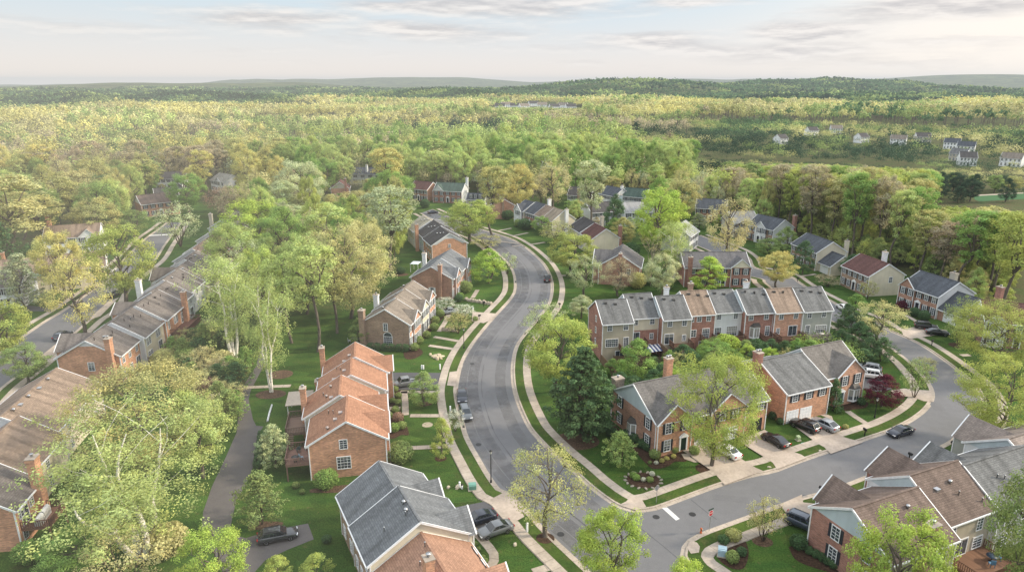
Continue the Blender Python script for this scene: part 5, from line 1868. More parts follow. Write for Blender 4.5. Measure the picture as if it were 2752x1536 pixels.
SHR = """
1 1|1590 600 1640 530 1715 470 1790 395 1800 330 1850 265|95|MG|clipped shrub in the row before the taupe roofed terrace|shrubs before the taupe roofed terrace
1 1|1395 1010 1362 1070 1432 1075 1372 1125 1428 1145|75|MG|clipped round shrub by the orange roofed terrace walls|round shrubs by the orange roofed terrace
1 1|1400 1235|95|MG|dark round shrub beside the bare stemmed bush|
1 1|1425 1320|115|RB|rust coloured round shrub in the terrace bed|
1 1|1340 1275|75|MG|small round shrub next to the rust coloured one|
1 1|1384 1425|125|G|bright clipped ball between the rust shrub and broad bush|
1 1|1462 1395|110|MG|dark shrub behind the bright clipped ball|
1 1|2050 70|80|G|round clipped shrub by the cream flowering tree|
1 1|2040 110|100|DG|dark shrub beside the round clipped one near the stone wall|
1 2|1430 380|290|MG|tall broadleaf bush at the corner of the orange brick gable|
1 2|690 640|250|G|wide clipped bush at the foot of the orange brick gable|
1 2|395 605|85|MG|small shrub under the balcony deck|
1 2|705 1160|110|DG|dark round shrub beside the deck fence|
1 2|2205 1185 2240 1235 2285 1310 2310 1350|55|MG|low shrub beside the garden path of the lower house|low shrubs along the path
2 2|1225 505 1255 530|85|G|round green shrub on the stone ringed island bed|green balls of the island bed
2 2|1325 535|55|WH|pale silver shrub in the middle of the island bed|
2 2|1392 545|75|MG|upright green shrub on the island bed|
2 2|1412 480|62|WH|pale shrub at the back of the island bed|
2 2|1442 318|125|MG|dark round shrub at the brick corner|
2 2|1560 240 1640 255|95|MG|green hedge shrub under the front window|window shrubs of the corner house
2 2|1512 345 1560 320 1628 300|55|GD|small orange shrub along the front bed|small orange shrubs
2 2|1388 360|48|MG|small green shrub at the end of the front bed|
2 2|1453 360|48|WH|small pale shrub beside the orange ones|
2 2|1840 275|120|MG|dark shrub between door steps and garage|
2 2|1150 100 1235 150 1310 205 1375 235|110|DG|dark foundation shrub below the bay window wall|foundation shrubs of the corner house
2 2|2140 1180|130|DG|dark shrub at the rear of the utility box bed|
2 2|2240 1160|160|OL|loose olive bush above the utility box bed|
2 2|2230 1370|150|MG|flat clipped shrub in front of the utility box bed|
2 2|2320 1290|110|DG|dark shrub at the lawn side of the utility box bed|
3 2|330 1240|190|DG|huge clipped dark bush at the brick corner|
3 2|425 1275 495 1310 560 1350 620 1385 670 1420|105|DG|round clipped shrub in the row under the brick gable|clipped row under the brick gable
3 1|500 1225|100|MG|clipped shrub beside the white garage doors|
3 1|530 1090|130|DG|tall dark hedge shrub between garage and cypress|
3 1|700 1215|60|G|low green shrub beside the front walk|
3 1|850 1120|90|DG|dark shrub below the bay window of the garage house|
3 1|950 1150|95|DG|dark shrub inside the curved bed edging|
3 1|1360 205|125|PU|low dark purple shrub at the blue roofed house|
3 1|1490 255|110|DG|dark low shrub by the steps of the blue roofed house|
3 1|1590 300|120|DG|low hedge shrub near the garage wing|
3 1|790 1385|65|OL|small shrub in a mulch circle by the silver hatchback|
3 1|130 1340|80|DG|dark shrub at the foot of the long brick wall|
3 1|60 1290|95|DG|dark shrub behind the black sedan by the wall|
2 1|815 580|135|DG|black green clipped ball at the brick gable terrace|
2 1|1420 610|120|DG|dark shrub under the cream house deck|
2 1|1950 700|190|BG|bright green bush behind the yellow green giant|
2 1|2175 690|300|BG|wide bright green bush in the terrace gardens|
2 1|2470 700|260|DG|dark green bush behind the twin potted chimney|
2 1|1500 900|190|DG|dark shrub by the stone chimney|
3 1|340 560|200|GD|golden green shrub below the salmon house|
3 1|205 590|120|YG|yellow green shrub below the salmon house stairs|
3 1|570 560|190|GG|grey green shrub below the grey end house|
1 0|2095 1460|165|MG|big clipped round bush by the blue grey roofed pair|
1 0|1695 600|110|DG|dark round shrub at the upper street|
1 0|2535 720|130|DG|dark tree like shrub by the orange brick wall|
1 0|1450 1265|100|DG|round shrub in the mulch bed behind the blue grey roofed pair|
0 1|1620 800|270|OL|domed olive shrub by the deck of the lane terrace|
0 1|1840 780|240|MG|feathery green shrub beside the domed olive one|
0 1|1960 690|240|DG|dark feathery evergreen beside the leaning birch|
0 1|2200 860|300|TN|pale bristling shrub beside the path|
0 1|2060 1110|300|RB|brown twiggy shrub by the path bend|
0 1|2230 1010|260|MG|green thicket shrub on the path edge|
0 1|2320 1180|220|G|green shrub by the lower path edge|
0 2|230 1400|280|G|long clipped hedge bush under the corner deck|
0 2|1650 1330|420|TN|tan twiggy thicket at the foot of the huge birch|
0 2|1280 1000|300|DG|dark shrub behind the huge birch stems|
2 2|1010 100|120|DG|dark shrub in the mulch beside the pine|
1 2|460 660|60|MG|small clump at the deck post|
1 1|2205 300|60|MG|small shrub at the concrete apron by the bins|
2 0|130 820|150|DG|dark shrub with a white stem before the stepped row|
2 0|60 790|90|MG|low shrub at the stepped row|
2 1|700 420|120|MG|shrub under the slim street tree|
2 0|1210 1110|180|DG|dark green shrub between the brick gable and the blossoming tree|
2 0|1270 1420|190|OL|olive hedge bush behind the eight unit terrace|
2 0|1560 1420|150|MG|green bush behind the terrace chimneys|
"""
for ln in SHR.strip().split("\n"):
    tile, pts, w, col, lab, grp = (ln.split("|") + [""])[:6]
    c, r = map(int, tile.split())
    v = [float(k) for k in pts.split()]
    for i in range(0, len(v), 2):
        g = T(c, r, v[i], v[i + 1])
        W = px(g, float(w))
        shrub(g + Vector((0, W * 0.35, 0)), W, W * rng.uniform(0.75, 0.92), col, lab, group=grp or None)
g0, g1 = T(1, 1, 1110, 590), T(1, 1, 1540, 610)
for k in range(3):
    a, b = g0.lerp(g1, k / 3), g0.lerp(g1, (k + 1) / 3)
    o = shrub((a + b) / 2 + Vector((0, 0.4, 0)), (b - a).length * 1.05, 1.7, "DG", "dark hedge section under the arched gable window", "hedge", "hedge along the brown brick gable", d=1.5, rz=math.atan2(b.y - a.y, b.x - a.x), me=BOXES[k % 2])
g0, g1 = T(1, 2, 60, 60), T(1, 2, 10, 420)
for k in range(4):
    a, b = g0.lerp(g1, k / 4), g0.lerp(g1, (k + 1) / 4)
    shrub((a + b) / 2, (b - a).length * 1.1, 1.2, "DG", "low dark hedge along the path edge", "hedge", "hedge along the path", d=1.2, rz=math.atan2(b.y - a.y, b.x - a.x), me=BOXES[k % 2])
g = T(3, 1, 645, 1190)
tree("cone", g, 5.6, 2.9, "DG", "tall narrow cypress between the two halves of the garage house", "cypress_tree")
for a, b, h_, w_, col in ((780, 330, 5, 4.2, "EV"), (700, 460, 4.2, 3.6, "EV"), (905, 560, 5.6, 5, "DG"), (830, 640, 4.2, 4, "EV"), (1010, 670, 4.4, 4.2, "DG"), (1135, 700, 5.0, 5.2, "EV"), (950, 730, 3.2, 4, "DG"), (720, 560, 4, 3.6, "DG"), (860, 480, 6, 5, "DG"), (860, 300, 6.5, 5.5, "G"), (1010, 500, 5, 4.6, "EV"), (760, 690, 3.4, 3.8, "MG")):
    tree("layer" if col == "EV" else "oval", T(3, 1, a, b), h_, w_, col, "dark evergreen in the thicket between the terrace and the street", "evergreen_tree", "evergreen thicket beside the street")

# mulch and stone edged beds
def bed(pts, m, z=0.035, n=5):
    pts = smooth(pts + [pts[0]], n)[:-1]
    return slab("flower_bed", pts, m, z)


def ring(g, rx, ry, k=18):
    return [Vector((g[0] + rx * math.cos(6.2832 * i / k), g[1] + ry * math.sin(6.2832 * i / k), 0)) for i in range(k)]


MUL, MUL2 = mulch(), mulch((0.105, 0.068, 0.045))
bed(ring(T(2, 2, 1320, 515), 2.3, 1.9), MUL)
bed(S("2 2 1330 330 1420 400 1560 380 1640 330 1760 320 1700 210 1500 230 1380 200 1250 110 1100 20 1000 -60 980 20 1180 170"), MUL)
bed(ring(T(2, 2, 1985, 400), 1.9, 1.5), MUL)
bed(ring(T(2, 2, 335, 1105), 1.1, 1.0), MUL, 0.12)
bed(ring(T(1, 2, 1858, 298), 0.85, 0.8), MUL)
bed(ring(T(2, 1, 640, 1500), 3.6, 2.6), MUL2)
bed(ring(T(1, 1, 150, 1030), 2.6, 1.8), MUL2)
bed(ring(T(1, 1, 250, 830), 2.2, 2.0), MUL2, 0.034)
bed(S("1 1 1340 970 1450 985 1460 1200 1540 1420 1470 1438 1330 1438"), MUL)
bed(S("1 1 1480 560 1620 560 1680 610 1600 670 1500 668"), MUL)
bed(S("1 1 1660 520 1850 300 1960 190 2010 120 1870 220 1780 320 1640 440"), MUL, 0.036)
bed(S("2 2 2070 1150 2300 1080 2380 1230 2330 1400 2180 1390 2060 1280"), MUL)
bed(ring(T(2, 2, 2520, 1130), 1.2, 1.0), MUL2)
bed(S("3 2 205 1190 300 1160 420 1200 700 1400 620 1438 300 1330"), MUL)
bed(S("3 1 680 1130 980 1100 990 1160 880 1180 760 1190"), MUL)
bed(S("3 1 1250 1010 1420 1030 1320 1075 1240 1060"), MUL2)
bed(ring(T(3, 1, 795, 1395), 0.9, 0.8), MUL2)
bed(ring(T(3, 1, 1905, 540), 1.6, 1.6), MUL)
bed(ring(T(1, 1, 1695, 1125), 1.3, 0.9), MUL2)
bed(S("1 2 540 640 820 640 1000 600 960 560 580 600"), MUL2)
bed(S("1 2 -60 930 260 935 200 1000 -60 1010"), MUL2)
bed(S("0 1 2450 780 2560 700 2500 830 2430 1000 2400 960"), MUL2, 0.033)
bed(ring(T(1, 1, 1725, 1337), 0.85, 0.85), stone((0.34, 0.30, 0.22)), 0.04)
bed(ring(T(1, 0, 1450, 1265), 2.4, 1.6), MUL2)


def boulder(g, w, d, h, c, label, group=None, name="rock"):
    b = MB()
    vs, fs, n = [], [], 9
    prof = ((1.0, 0.0), (1.08, 0.35), (0.9, 0.75), (0.5, 1.0))
    for r_, z in prof:
        for k in range(n):
            j = 1 + rng.uniform(-0.16, 0.16)
            vs.append((r_ * w / 2 * math.cos(6.2832 * k / n) * j, r_ * d / 2 * math.sin(6.2832 * k / n) * j, h * z * (1 + rng.uniform(-.1, .1))))
    for i in range(len(prof) - 1):
        for k in range(n): fs.append((i * n + k, i * n + (k + 1) % n, (i + 1) * n + (k + 1) % n, (i + 1) * n + k))
    fs.append(tuple(3 * n + k for k in range(n)))
    b.grid(vs, fs, stone(c), False)
    return tag(b.build(name, None, (g[0], g[1], 0), rng.uniform(0, 6.28)), label, "rock", group)


for k in range(16):
    a = 6.2832 * k / 16
    boulder(T(2, 2, 1320, 515) + Vector((2.45 * math.cos(a), 2.05 * math.sin(a), 0)), 0.6, 0.34, 0.16, (0.30, 0.27, 0.22), "edging stone round the island bed", "stones round the island bed")
for k in range(13):
    g = T(1, 1, 1810, 655)
    boulder(g + Vector((rng.uniform(-1.5, 1.5), rng.uniform(-1.1, 1.1), 0)), rng.uniform(0.7, 1.3), rng.uniform(0.5, 0.9), rng.uniform(0.2, 0.45), (0.50, 0.42, 0.30), "pale boulder of the heap on the lawn before the hedge", "heap of pale boulders")
for k in range(12):
    g = T(1, 1, 2115, 85).lerp(T(1, 1, 2360, 125), k / 11)
    boulder(g + Vector((0, rng.uniform(-.3, .3), 0)), 1.0, 0.7, rng.uniform(0.5, 0.8), (0.46, 0.39, 0.31), "stone of the low dry wall above the garden", "stones of the low dry wall")
for k in range(9):
    g = T(1, 1, 1885, 390).lerp(T(1, 1, 2015, 400), (k % 5) / 4)
    boulder(g, 0.9, 0.6, 0.4 + 0.4 * (k > 4), (0.40, 0.34, 0.27), "flat stone stacked as a low bench under the olive tree", "stacked stone bench")
for c, s_ in (("1 2 2030 590", 0.9), ("2 2 30 1165", 0.6), ("1 2 1935 590", 0.6), ("3 2 525 225", 0.6), ("3 2 10 390", 0.6)):
    boulder(S(c)[0], s_, s_ * 0.7, s_ * 0.4, (0.5, 0.44, 0.34), "small pale stone lying alone on the grass", "single pale stones on the grass")

# ------------------------------------------------------------------ trees nobody would name one by one
ROADPTS = [(p.x, p.y) for p in (WEST_S[::3] + EAST_S[::3] + SOUTH_S[::3] + LANE_RS[::3] + LANE_LS[::3])] + [(p.x, p.y) for p in mid[::3]]
RP = np.array(ROADPTS)
SI = np.array(SITES)
LAWNS = np.array([(*T(*a[:4])[:2], a[4]) for a in ((1, 1, 850, 480, 11), (1, 1, 560, 720, 9), (1, 2, 450, 850, 14), (1, 2, 700, 1300, 14), (1, 2, 2000, 500, 14), (1, 1, 1700, 700, 14), (2, 2, 900, 500, 22), (2, 2, 1700, 450, 18), (3, 1, 1100, 1250, 18), (3, 1, 1700, 500, 18),
                                             (2, 2, 2400, 1250, 16), (1, 1, 200, 1200, 12), (1, 0, 1480, 1330, 8), (3, 1, 700, 100, 14), (0, 1, 300, 200, 14), (2, 0, 150, 900, 14), (2, 1, 600, 60, 12), (3, 0, 480, 1350, 12), (2, 0, 2100, 1000, 12), (2, 1, 1200, 700, 22), (2, 1, 2200, 600, 20), (3, 1, 300, 500, 16), (1, 0, 1700, 1100, 9), (0, 1, 1900, 520, 14), (0, 1, 1650, 680, 13), (0, 0, 2050, 1250, 11), (0, 0, 2250, 1020, 8))])
FP = np.array([(p.x, p.y) for p in FIELD])
FC = FP.mean(0)


def clear(x, y, road=9.0, house=0.0):
    if ((RP[:, 0] - x) ** 2 + (RP[:, 1] - y) ** 2).min() < road ** 2: return False
    if (((SI[:, 0] - x) ** 2 + (SI[:, 1] - y) ** 2) < (SI[:, 2] + house) ** 2).any(): return False
    if (((LAWNS[:, 0] - x) ** 2 + (LAWNS[:, 1] - y) ** 2) < LAWNS[:, 2] ** 2).any(): return False
    return True


def in_poly(x, y, P):
    c = False
    for i in range(len(P)):
        (x0, y0), (x1, y1) = P[i], P[i - 1]
        if (y0 > y) != (y1 > y) and x < (x1 - x0) * (y - y0) / (y1 - y0) + x0: c = not c
    return c


def azpx(x, y): return 1376 + F * 1.044 * x / max(y, 1)


def noise2(x, y, s): return math.sin(x / s + 1.3 * math.sin(y / s * 0.7)) * math.cos(y / s * 1.1 + 0.8 * math.sin(x / s * 0.6))


EDGE = [D(*p)[:2] for p in ((1890, 545), (1960, 585), (2070, 630), (2200, 668), (2330, 705), (2460, 775), (2640, 850))]
EDGE_POLY = [tuple(p) for p in EDGE] + [tuple(D(*p)[:2]) for p in ((2700, 640), (2620, 540), (2450, 530), (2380, 520), (2300, 470), (1880, 430), (1800, 430), (1820, 500))]
BELT = [tuple(D(*p)[:2]) for p in ((440, 880), (640, 880), (770, 740), (900, 740), (1015, 650), (1030, 545), (1000, 470), (830, 430), (640, 440), (560, 560), (640, 690), (560, 800), (470, 800))]
MIST = [tuple(D(*p)[:2]) for p in ((-120, 760), (20, 640), (210, 560), (260, 600), (420, 480), (410, 430), (-150, 430))]
TOPS = [tuple(D(*p)[:2]) for p in ((560, 500), (850, 430), (1000, 470), (1090, 500), (1190, 480), (1210, 560), (1300, 480), (1480, 600), (1640, 640), (1900, 640), (1940, 560), (1890, 430), (560, 428))]
AUTO, MASS = [], []
FARS = [(p[0], p[1]) for p in SITES if 190 < math.hypot(p[0], p[1]) < 450]


def auto(zone, poly, step, tries, kinds, road=8.0, house=1.5, hr=(13, 22), wr=(8, 13), lab=None, group=None, name="leafy_tree", cap=999):
    xs, ys = [p[0] for p in poly], [p[1] for p in poly]
    found = []
    for _ in range(tries):
        x, y = rng.uniform(min(xs), max(xs)), rng.uniform(min(ys), max(ys))
        if not in_poly(x, y, poly) or not clear(x, y, road, house) or in_poly(x, y, FP): continue
        if any((x - a) ** 2 + (y - b) ** 2 < (step if w > 7 else step * 0.7) ** 2 for a, b, w in AUTO): continue
        if any((x - a) ** 2 + (y - b) ** 2 < (w * 0.8 + 2.0) ** 2 for a, b, w in TREES[:NNAMED]): continue
        kd, col = rng.choice(kinds)
        W, H = rng.uniform(*wr), rng.uniform(*hr)
        if azpx(x, y) > 1860: H = max(5.0, min(H, 52.5 - 0.1074 * math.hypot(x, y) - rng.uniform(0, 7) * rng.random()))
        if azpx(x, y) > 2540:      # the field beyond stays in view
            H = min(H, 53.5 - 0.152 * math.hypot(x, y) - rng.uniform(0, 5))
            if H < 6: continue
            W = min(W, max(5.5, H * 0.65))
            if H < 11: kd = "oval"
        for sx_, sy_ in FARS:      # keep the houses of the middle distance in view
            q2 = math.hypot(sx_, sy_)
            t_ = (x * sx_ + y * sy_) / q2
            if q2 - 95 < t_ < q2 and abs(x * sy_ - y * sx_) / q2 < 8:
                lim = 2.6 + (q2 - t_) * 47 / q2
                if lim < H: H, W, kd = max(3.0, lim), min(W, max(3.5, lim)), "oval"
        found.append((math.hypot(x, y), x, y, kd, col, W, H))
        AUTO.append((x, y, W))
    found.sort()
    n = 0
    for (r, x, y, kd, col, W, H) in found:
        if not -80 < azpx(x, y) < 2832: continue
        if n < cap:
            word = {"YG": "yellow green", "BG": "bright green", "G": "green", "OL": "olive", "GD": "golden", "BR": "brown", "PG": "pale green", "LG": "light green", "TN": "tan", "GG": "grey green", "DG": "dark green", "MG": "mid green", "EV": "dark evergreen", "RB": "red brown"}[col]
            tree(kd, (x, y), H, W, col, lab % word, name, group)
            n += 1
        else: MASS.append((x, y, r, col, H))
    return n, len(found)


NNAMED = len(TREES)
k1 = auto("belt", BELT, 8.0, 5000, [("broad", "LG"), ("broad", "OL"), ("broad", "MG"), ("thin", "TN"), ("tall", "PG"), ("twiggy", "BR"), ("broad", "YG"), ("broad", "G"), ("thin", "OL")], 9, 0.5, (11, 20), (6.5, 10.5), "%s tree in the belt of trees between the two streets", "trees of the belt between the two streets", cap=75)
k2 = auto("glare", MIST, 8.5, 5000, [("broad", "OL"), ("broad", "MG"), ("thin", "TN"), ("broad", "G"), ("tall", "OL"), ("broad", "DG"), ("broad", "LG")], 8, 0.5, (13, 20), (9, 14), "%s tree in the misty wood beyond the lane", "trees of the misty wood beyond the lane", cap=45)
k3 = auto("tops", TOPS, 8.0, 7000, [("broad", "LG"), ("broad", "G"), ("broad", "OL"), ("thin", "TN"), ("tall", "LG"), ("twiggy", "BR"), ("broad", "YG"), ("thin", "GG"), ("tall", "OL")], 7, 0.2, (10, 19), (5.5, 9), "%s tree among the roofs before the forest", "trees among the far roofs", cap=70)
k4 = auto("edge", EDGE_POLY, 6.6, 14000, [("tall", "LG"), ("tall", "YG"), ("tall", "OL"), ("tall", "YG"), ("tall", "TN"), ("tall", "MG"), ("tall", "G"), ("tall", "BR")], 9, 1.5, (22, 29), (8, 12), "tall %s tree of the forest edge behind the detached houses", "tall trees of the forest edge", "tall_tree", cap=200)
k5 = auto("under", EDGE_POLY, 3.6, 6000, [("twiggy", "OL"), ("oval", "LG"), ("twiggy", "YG"), ("oval", "YG"), ("twiggy", "LG"), ("oval", "MG")], 9, 0.8, (5, 10), (4.5, 6.8), "%s undergrowth tree beneath the tall forest edge", "low trees beneath the forest edge", "understory_tree", cap=150)

THICK = [tuple(D(*p)[:2]) for p in ((430, 905), (520, 860), (560, 850), (640, 860), (625, 940), (598, 985), (590, 1060), (555, 1100), (520, 1010), (470, 940))]
LAWNS_ALL, SI_ALL = LAWNS, SI
LAWNS = np.array([(1e6, 1e6, 1.0)])
k6 = auto("thicket", THICK, 3.6, 2500, [("layer", "MG"), ("layer", "DG"), ("twiggy", "BR"), ("layer", "EV"), ("twiggy", "OL"), ("twiggy", "TN"), ("layer", "G")], 5, -3.0, (3.2, 6.0), (3.6, 5.6), "%s tree of the thicket between the lane terrace and the path", "thicket beside the path", "thicket_tree", cap=45)
nx_, ny_ = (17.1, 120.9), R(10.3)
GARD = [(nx_[0] + a * math.cos(ny_) - b_ * math.sin(ny_), nx_[1] + a * math.sin(ny_) + b_ * math.cos(ny_)) for a, b_ in ((-1, -4.6), (47, -4.6), (46, -10.5), (19, -10.5), (14, -15.5), (0, -17))]
SI = np.array([(1e6, 1e6, 1.0)])
k7 = auto("gardens", GARD, 3.4, 2500, [("oval", "G"), ("oval", "MG"), ("oval", "DG"), ("twiggy", "OL"), ("broad", "BG"), ("oval", "DG"), ("layer", "EV")], 5, 0, (2.6, 4.8), (3.0, 4.6), "%s bushy tree in the fenced gardens of the eight unit terrace", "bushy trees in the fenced gardens", "garden_tree", cap=34)
SI, LAWNS = SI_ALL, LAWNS_ALL

# forest beyond: the nearest stand as single trees, the rest as one mass
SPOTS = []
CELL = {}


def free(x, y, d):
    i, j = int(x // 8), int(y // 8)
    for a in range(i - 2, i + 3):
        for b in range(j - 2, j + 3):
            for (px_, py_) in CELL.get((a, b), ()):
                if (px_ - x) ** 2 + (py_ - y) ** 2 < d * d: return False
    return True


for (a, b, w) in TREES: CELL.setdefault((int(a // 8), int(b // 8)), []).append((a, b))
VS = SI[SI[:, 1] > 420]
for ring_ in range(330, 1000, 6):
    n = int(1.46 * ring_ / 7.0)
    for k in range(n):
        an = -0.73 + 1.46 * (k + rng.random()) / n
        r = ring_ + rng.uniform(-4, 4)
        x, y = r * math.sin(an), r * math.cos(an)
        if y < 300: continue
        if not free(x, y, 6.3 if azpx(x, y) > 1880 and r < 870 else (8.4 if r < 560 else 11.5)): continue
        if ((SI[:, 0] - x) ** 2 + (SI[:, 1] - y) ** 2 < (SI[:, 2] + 2) ** 2).any(): continue
        if ((VS[:, 0] - x) ** 2 + (VS[:, 1] - y - 0) ** 2 < (VS[:, 2] + 6) ** 2).any(): continue
        # keep the sight line to the valley houses open
        blocked = False
        for (sx, sy, sr) in VS:
            t = (x * sx + y * sy) / (sx * sx + sy * sy)
            if (0.83 < t < 1.0 and math.hypot(x - sx * t, y - sy * t) < 9.5) or (sy > 900 and 0.66 < t < 1.0 and math.hypot(x - sx * t, y - sy * t) < 24): blocked = True
        if in_poly(x, y, FP): continue
        if r < 460 and any(math.hypot(sx, sy) - 100 < (x * sx + y * sy) / math.hypot(sx, sy) < math.hypot(sx, sy) and abs(x * sy - y * sx) / math.hypot(sx, sy) < 8 for sx, sy in FARS): continue
        CELL.setdefault((int(x // 8), int(y // 8)), []).append((x, y))
        if r > 560 and noise2(x + 500, y, 90) > 0.88: continue
        SPOTS.append((r, x, y, blocked))
SPOTS.sort()


def woodcol(x, y, r):
    u = azpx(x, y)
    a, b = noise2(x, y, 38), noise2(x + 300, y - 90, 110)
    c = a + 0.7 * b + rng.uniform(-0.3, 0.3)
    if r < 720:
        if 1700 < u < 2150 and 600 < r or 1060 < u < 1340 and r > 610: return "PN" if rng.random() < 0.8 else "DG"
        if u > 1880 and r > 310: return "PN" if c > 0.45 or rng.random() < 0.34 else ("MG" if c > 0.15 else ("PN" if c > -0.1 else ("OL" if c > -0.6 else "TN")))
        if u < 750: return "LG" if c > 0.4 else ("MG" if c > 0.05 else ("OL" if c > -0.35 else ("GD" if c > -0.7 else "BR")))
        return "LG" if c > 0.35 else ("G" if c > 0.0 else ("MG" if c > -0.25 else ("YG" if c > -0.5 else ("OL" if c > -0.8 else "BR"))))
    if r < 1650:
        if u > 1950 and r < 1100: return "TN" if c > 0.35 else ("OL" if c > -0.2 else ("MG" if c > -0.6 else "DG"))
        if r < 950 and 1400 < u < 1950: return "BR" if c > 0.1 else ("OL" if c > -0.4 else "MG")
        return "GD" if c > 0.25 else ("TN" if c > -0.35 else ("LG" if c > -0.75 else "MG"))
    if r < 2000: return "MG" if c > 0.35 else ("DG" if c > -0.3 else "PN")
    return "DG" if c > 0.0 else ("PN" if c > -0.5 else "MG")


WORD = {"PN": "dark pine green", "GD": "golden", "YG": "yellow green", "G": "green", "OL": "olive", "BR": "brown", "PG": "pale green", "LG": "light green", "TN": "tan", "GG": "grey green", "DG": "dark green", "MG": "mid green", "EV": "dark evergreen"}
n_ind = 0
for (r, x, y, blocked) in SPOTS:
    c = woodcol(x, y, r)
    u = azpx(x, y)
    valley = u > 1880 - max(0, r - 430) * 0.5 + 50 * noise2(x, y, 40) and 310 < r < 870
    stand = u > 1880 and 870 <= r < 1040 and noise2(x, y, 70) > -0.35
    if n_ind < 285 and -60 < u < 2812 and not blocked and r < 640:
        n_ind += 1
        tree(rng.choice(("broad", "oval", "broad", "layer")) if valley else rng.choice(("tall", "tall", "broad", "thin") if c in ("TN", "BR", "OL", "GG") else ("tall", "broad", "broad")), (x, y), min(rng.uniform(7, 12), max(5.0, 52 - 0.1074 * r)) if valley else rng.uniform(15, 24), rng.uniform(6.5, 10) if valley else rng.uniform(9, 14), c,
             "%s tree in the front rows of the great forest" % WORD[c], "forest_tree", "front rows of the great forest", z=float(terrain(x, y)))
    else: MASS.append((x, y, r, c, (rng.uniform(4, 7) if blocked else (min(rng.uniform(7, 12.5), max(5.0, 52 - 0.1074 * r - rng.uniform(0, 4))) if valley and r < 470 else rng.uniform(7, 14.5) if valley else (rng.uniform(21, 30) if stand else rng.uniform(11, 21) * (1 + 0.3 * noise2(x, y, 60)))))))
for r0, r1, dr, sp in ((1000, 1900, 9, 11.5), (1900, 3600, 17, 18)):
    r = r0
    while r < r1:
        n = int(1.46 * r / sp)
        for k in range(n):
            an = -0.73 + 1.46 * (k + rng.random()) / n
            q = r + rng.uniform(-dr / 2, dr / 2)
            x, y = q * math.sin(an), q * math.cos(an)
            if ((VS[:, 0] - x) ** 2 + (VS[:, 1] - y) ** 2 < (VS[:, 2] + 14) ** 2).any(): continue
            low = any(0.66 < (x * sx + y * sy) / (sx * sx + sy * sy) < 1.0 and abs(x * sy - y * sx) / math.hypot(sx, sy) < 24 for sx, sy, _ in VS[-9:])
            if noise2(x + 500, y, 130) > 0.86: continue
            MASS.append((x, y, q, woodcol(x, y, q), rng.uniform(4, 7) if low else rng.uniform(12, 21) * (1 + 0.32 * noise2(x, y, 90))))
        r += dr

nr = np.random.default_rng(3)
CC, NN, SS, TT = [], [], [], []
for r0, r1, nq, ls in ((0, 380, 420, 0.72), (380, 560, 200, 1.0), (560, 800, 80, 1.5), (800, 1050, 46, 2.1), (1050, 1500, 24, 2.9), (1500, 1950, 16, 3.8), (1950, 9000, 9, 6.0)):
    sel = [m for m in MASS if r0 <= m[2] < r1]
    if not sel: continue
    n = len(sel)
    X = np.array([(m[0], m[1]) for m in sel])
    H = np.array([m[4] for m in sel])
    zt = terrain(X[:, 0], X[:, 1])
    W = ((5.4 if r1 < 600 else 6.4) if r1 < 1960 else 9.5) * np.clip(nr.lognormal(0, 0.3, n), 0.5, 1.6) * np.where(H < 13, 0.95, 1.0)
    colr = np.array([PAL[m[3]] for m in sel]) * nr.uniform(0.86, 1.12, (n, 1)) * np.array([1 + 0.24 * noise2(m[0], m[1], 48) for m in sel])[:, None]
    d = nr.normal(size=(n, nq, 3))
    d /= np.linalg.norm(d, axis=2, keepdims=True)
    d[:, :, 2] = np.where(d[:, :, 2] < -0.2, -d[:, :, 2] * 0.6, d[:, :, 2])
    rad = nr.random((n, nq, 1)) ** 0.3
    lump = 1 + 0.22 * np.sin(4 * d[:, :, :1] + nr.uniform(0, 6, (n, 1, 1))) * np.cos(4 * d[:, :, 1:2] + 3 * d[:, :, 2:3])
    c = d * rad * lump
    c[:, :, 0] *= W[:, None]
    c[:, :, 1] *= W[:, None]
    ch = H * np.where(H > 24.5, 0.3, 0.42)
    c[:, :, 2] = c[:, :, 2] * ch[:, None] + (zt + H - ch)[:, None]
    c[:, :, 0] += X[:, 0:1]
    c[:, :, 1] += X[:, 1:2]
    nn = d + nr.normal(size=d.shape) * 0.16 + np.array((0, 0, 0.12))
    tt = colr[:, None, :] * (0.78 + 0.3 * (d[:, :, 2:3] * 0.5 + 0.5)) * nr.uniform(0.92, 1.08, (n, nq, 1))  # upward sides tinted lighter, light painted into crown colour
    CC.append(c.reshape(-1, 3)); NN.append(nn.reshape(-1, 3)); TT.append(tt.reshape(-1, 3))
    SS.append(ls * nr.uniform(0.7, 1.3, n * nq) * (np.repeat(H, nq) / 18).clip(0.4, 1.2))
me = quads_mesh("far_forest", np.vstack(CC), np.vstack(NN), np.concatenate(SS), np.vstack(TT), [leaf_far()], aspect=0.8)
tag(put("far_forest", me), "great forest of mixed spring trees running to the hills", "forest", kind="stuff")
b = MB()
tr_m = bark((0.24, 0.20, 0.165))
for (x, y, r, c, H) in MASS:
    if r < 1500 and H > 13 and c not in ("DG", "EV", "PN") and rng.random() < (0.6 if r < 1000 else 0.4):
        z, w = float(terrain(x, y)), 0.25 + r * 0.0003
        b.face([(x - w, y, z), (x + w, y, z), (x + w * .6, y, z + H * 0.62), (x - w * .6, y, z + H * 0.62)], tr_m)
        b.face([(x, y - w, z), (x, y + w, z), (x, y + w * .6, z + H * 0.62), (x, y - w * .6, z + H * 0.62)], tr_m)
tag(b.build("far_forest_trunks"), "trunks of the great forest", "forest", kind="stuff")

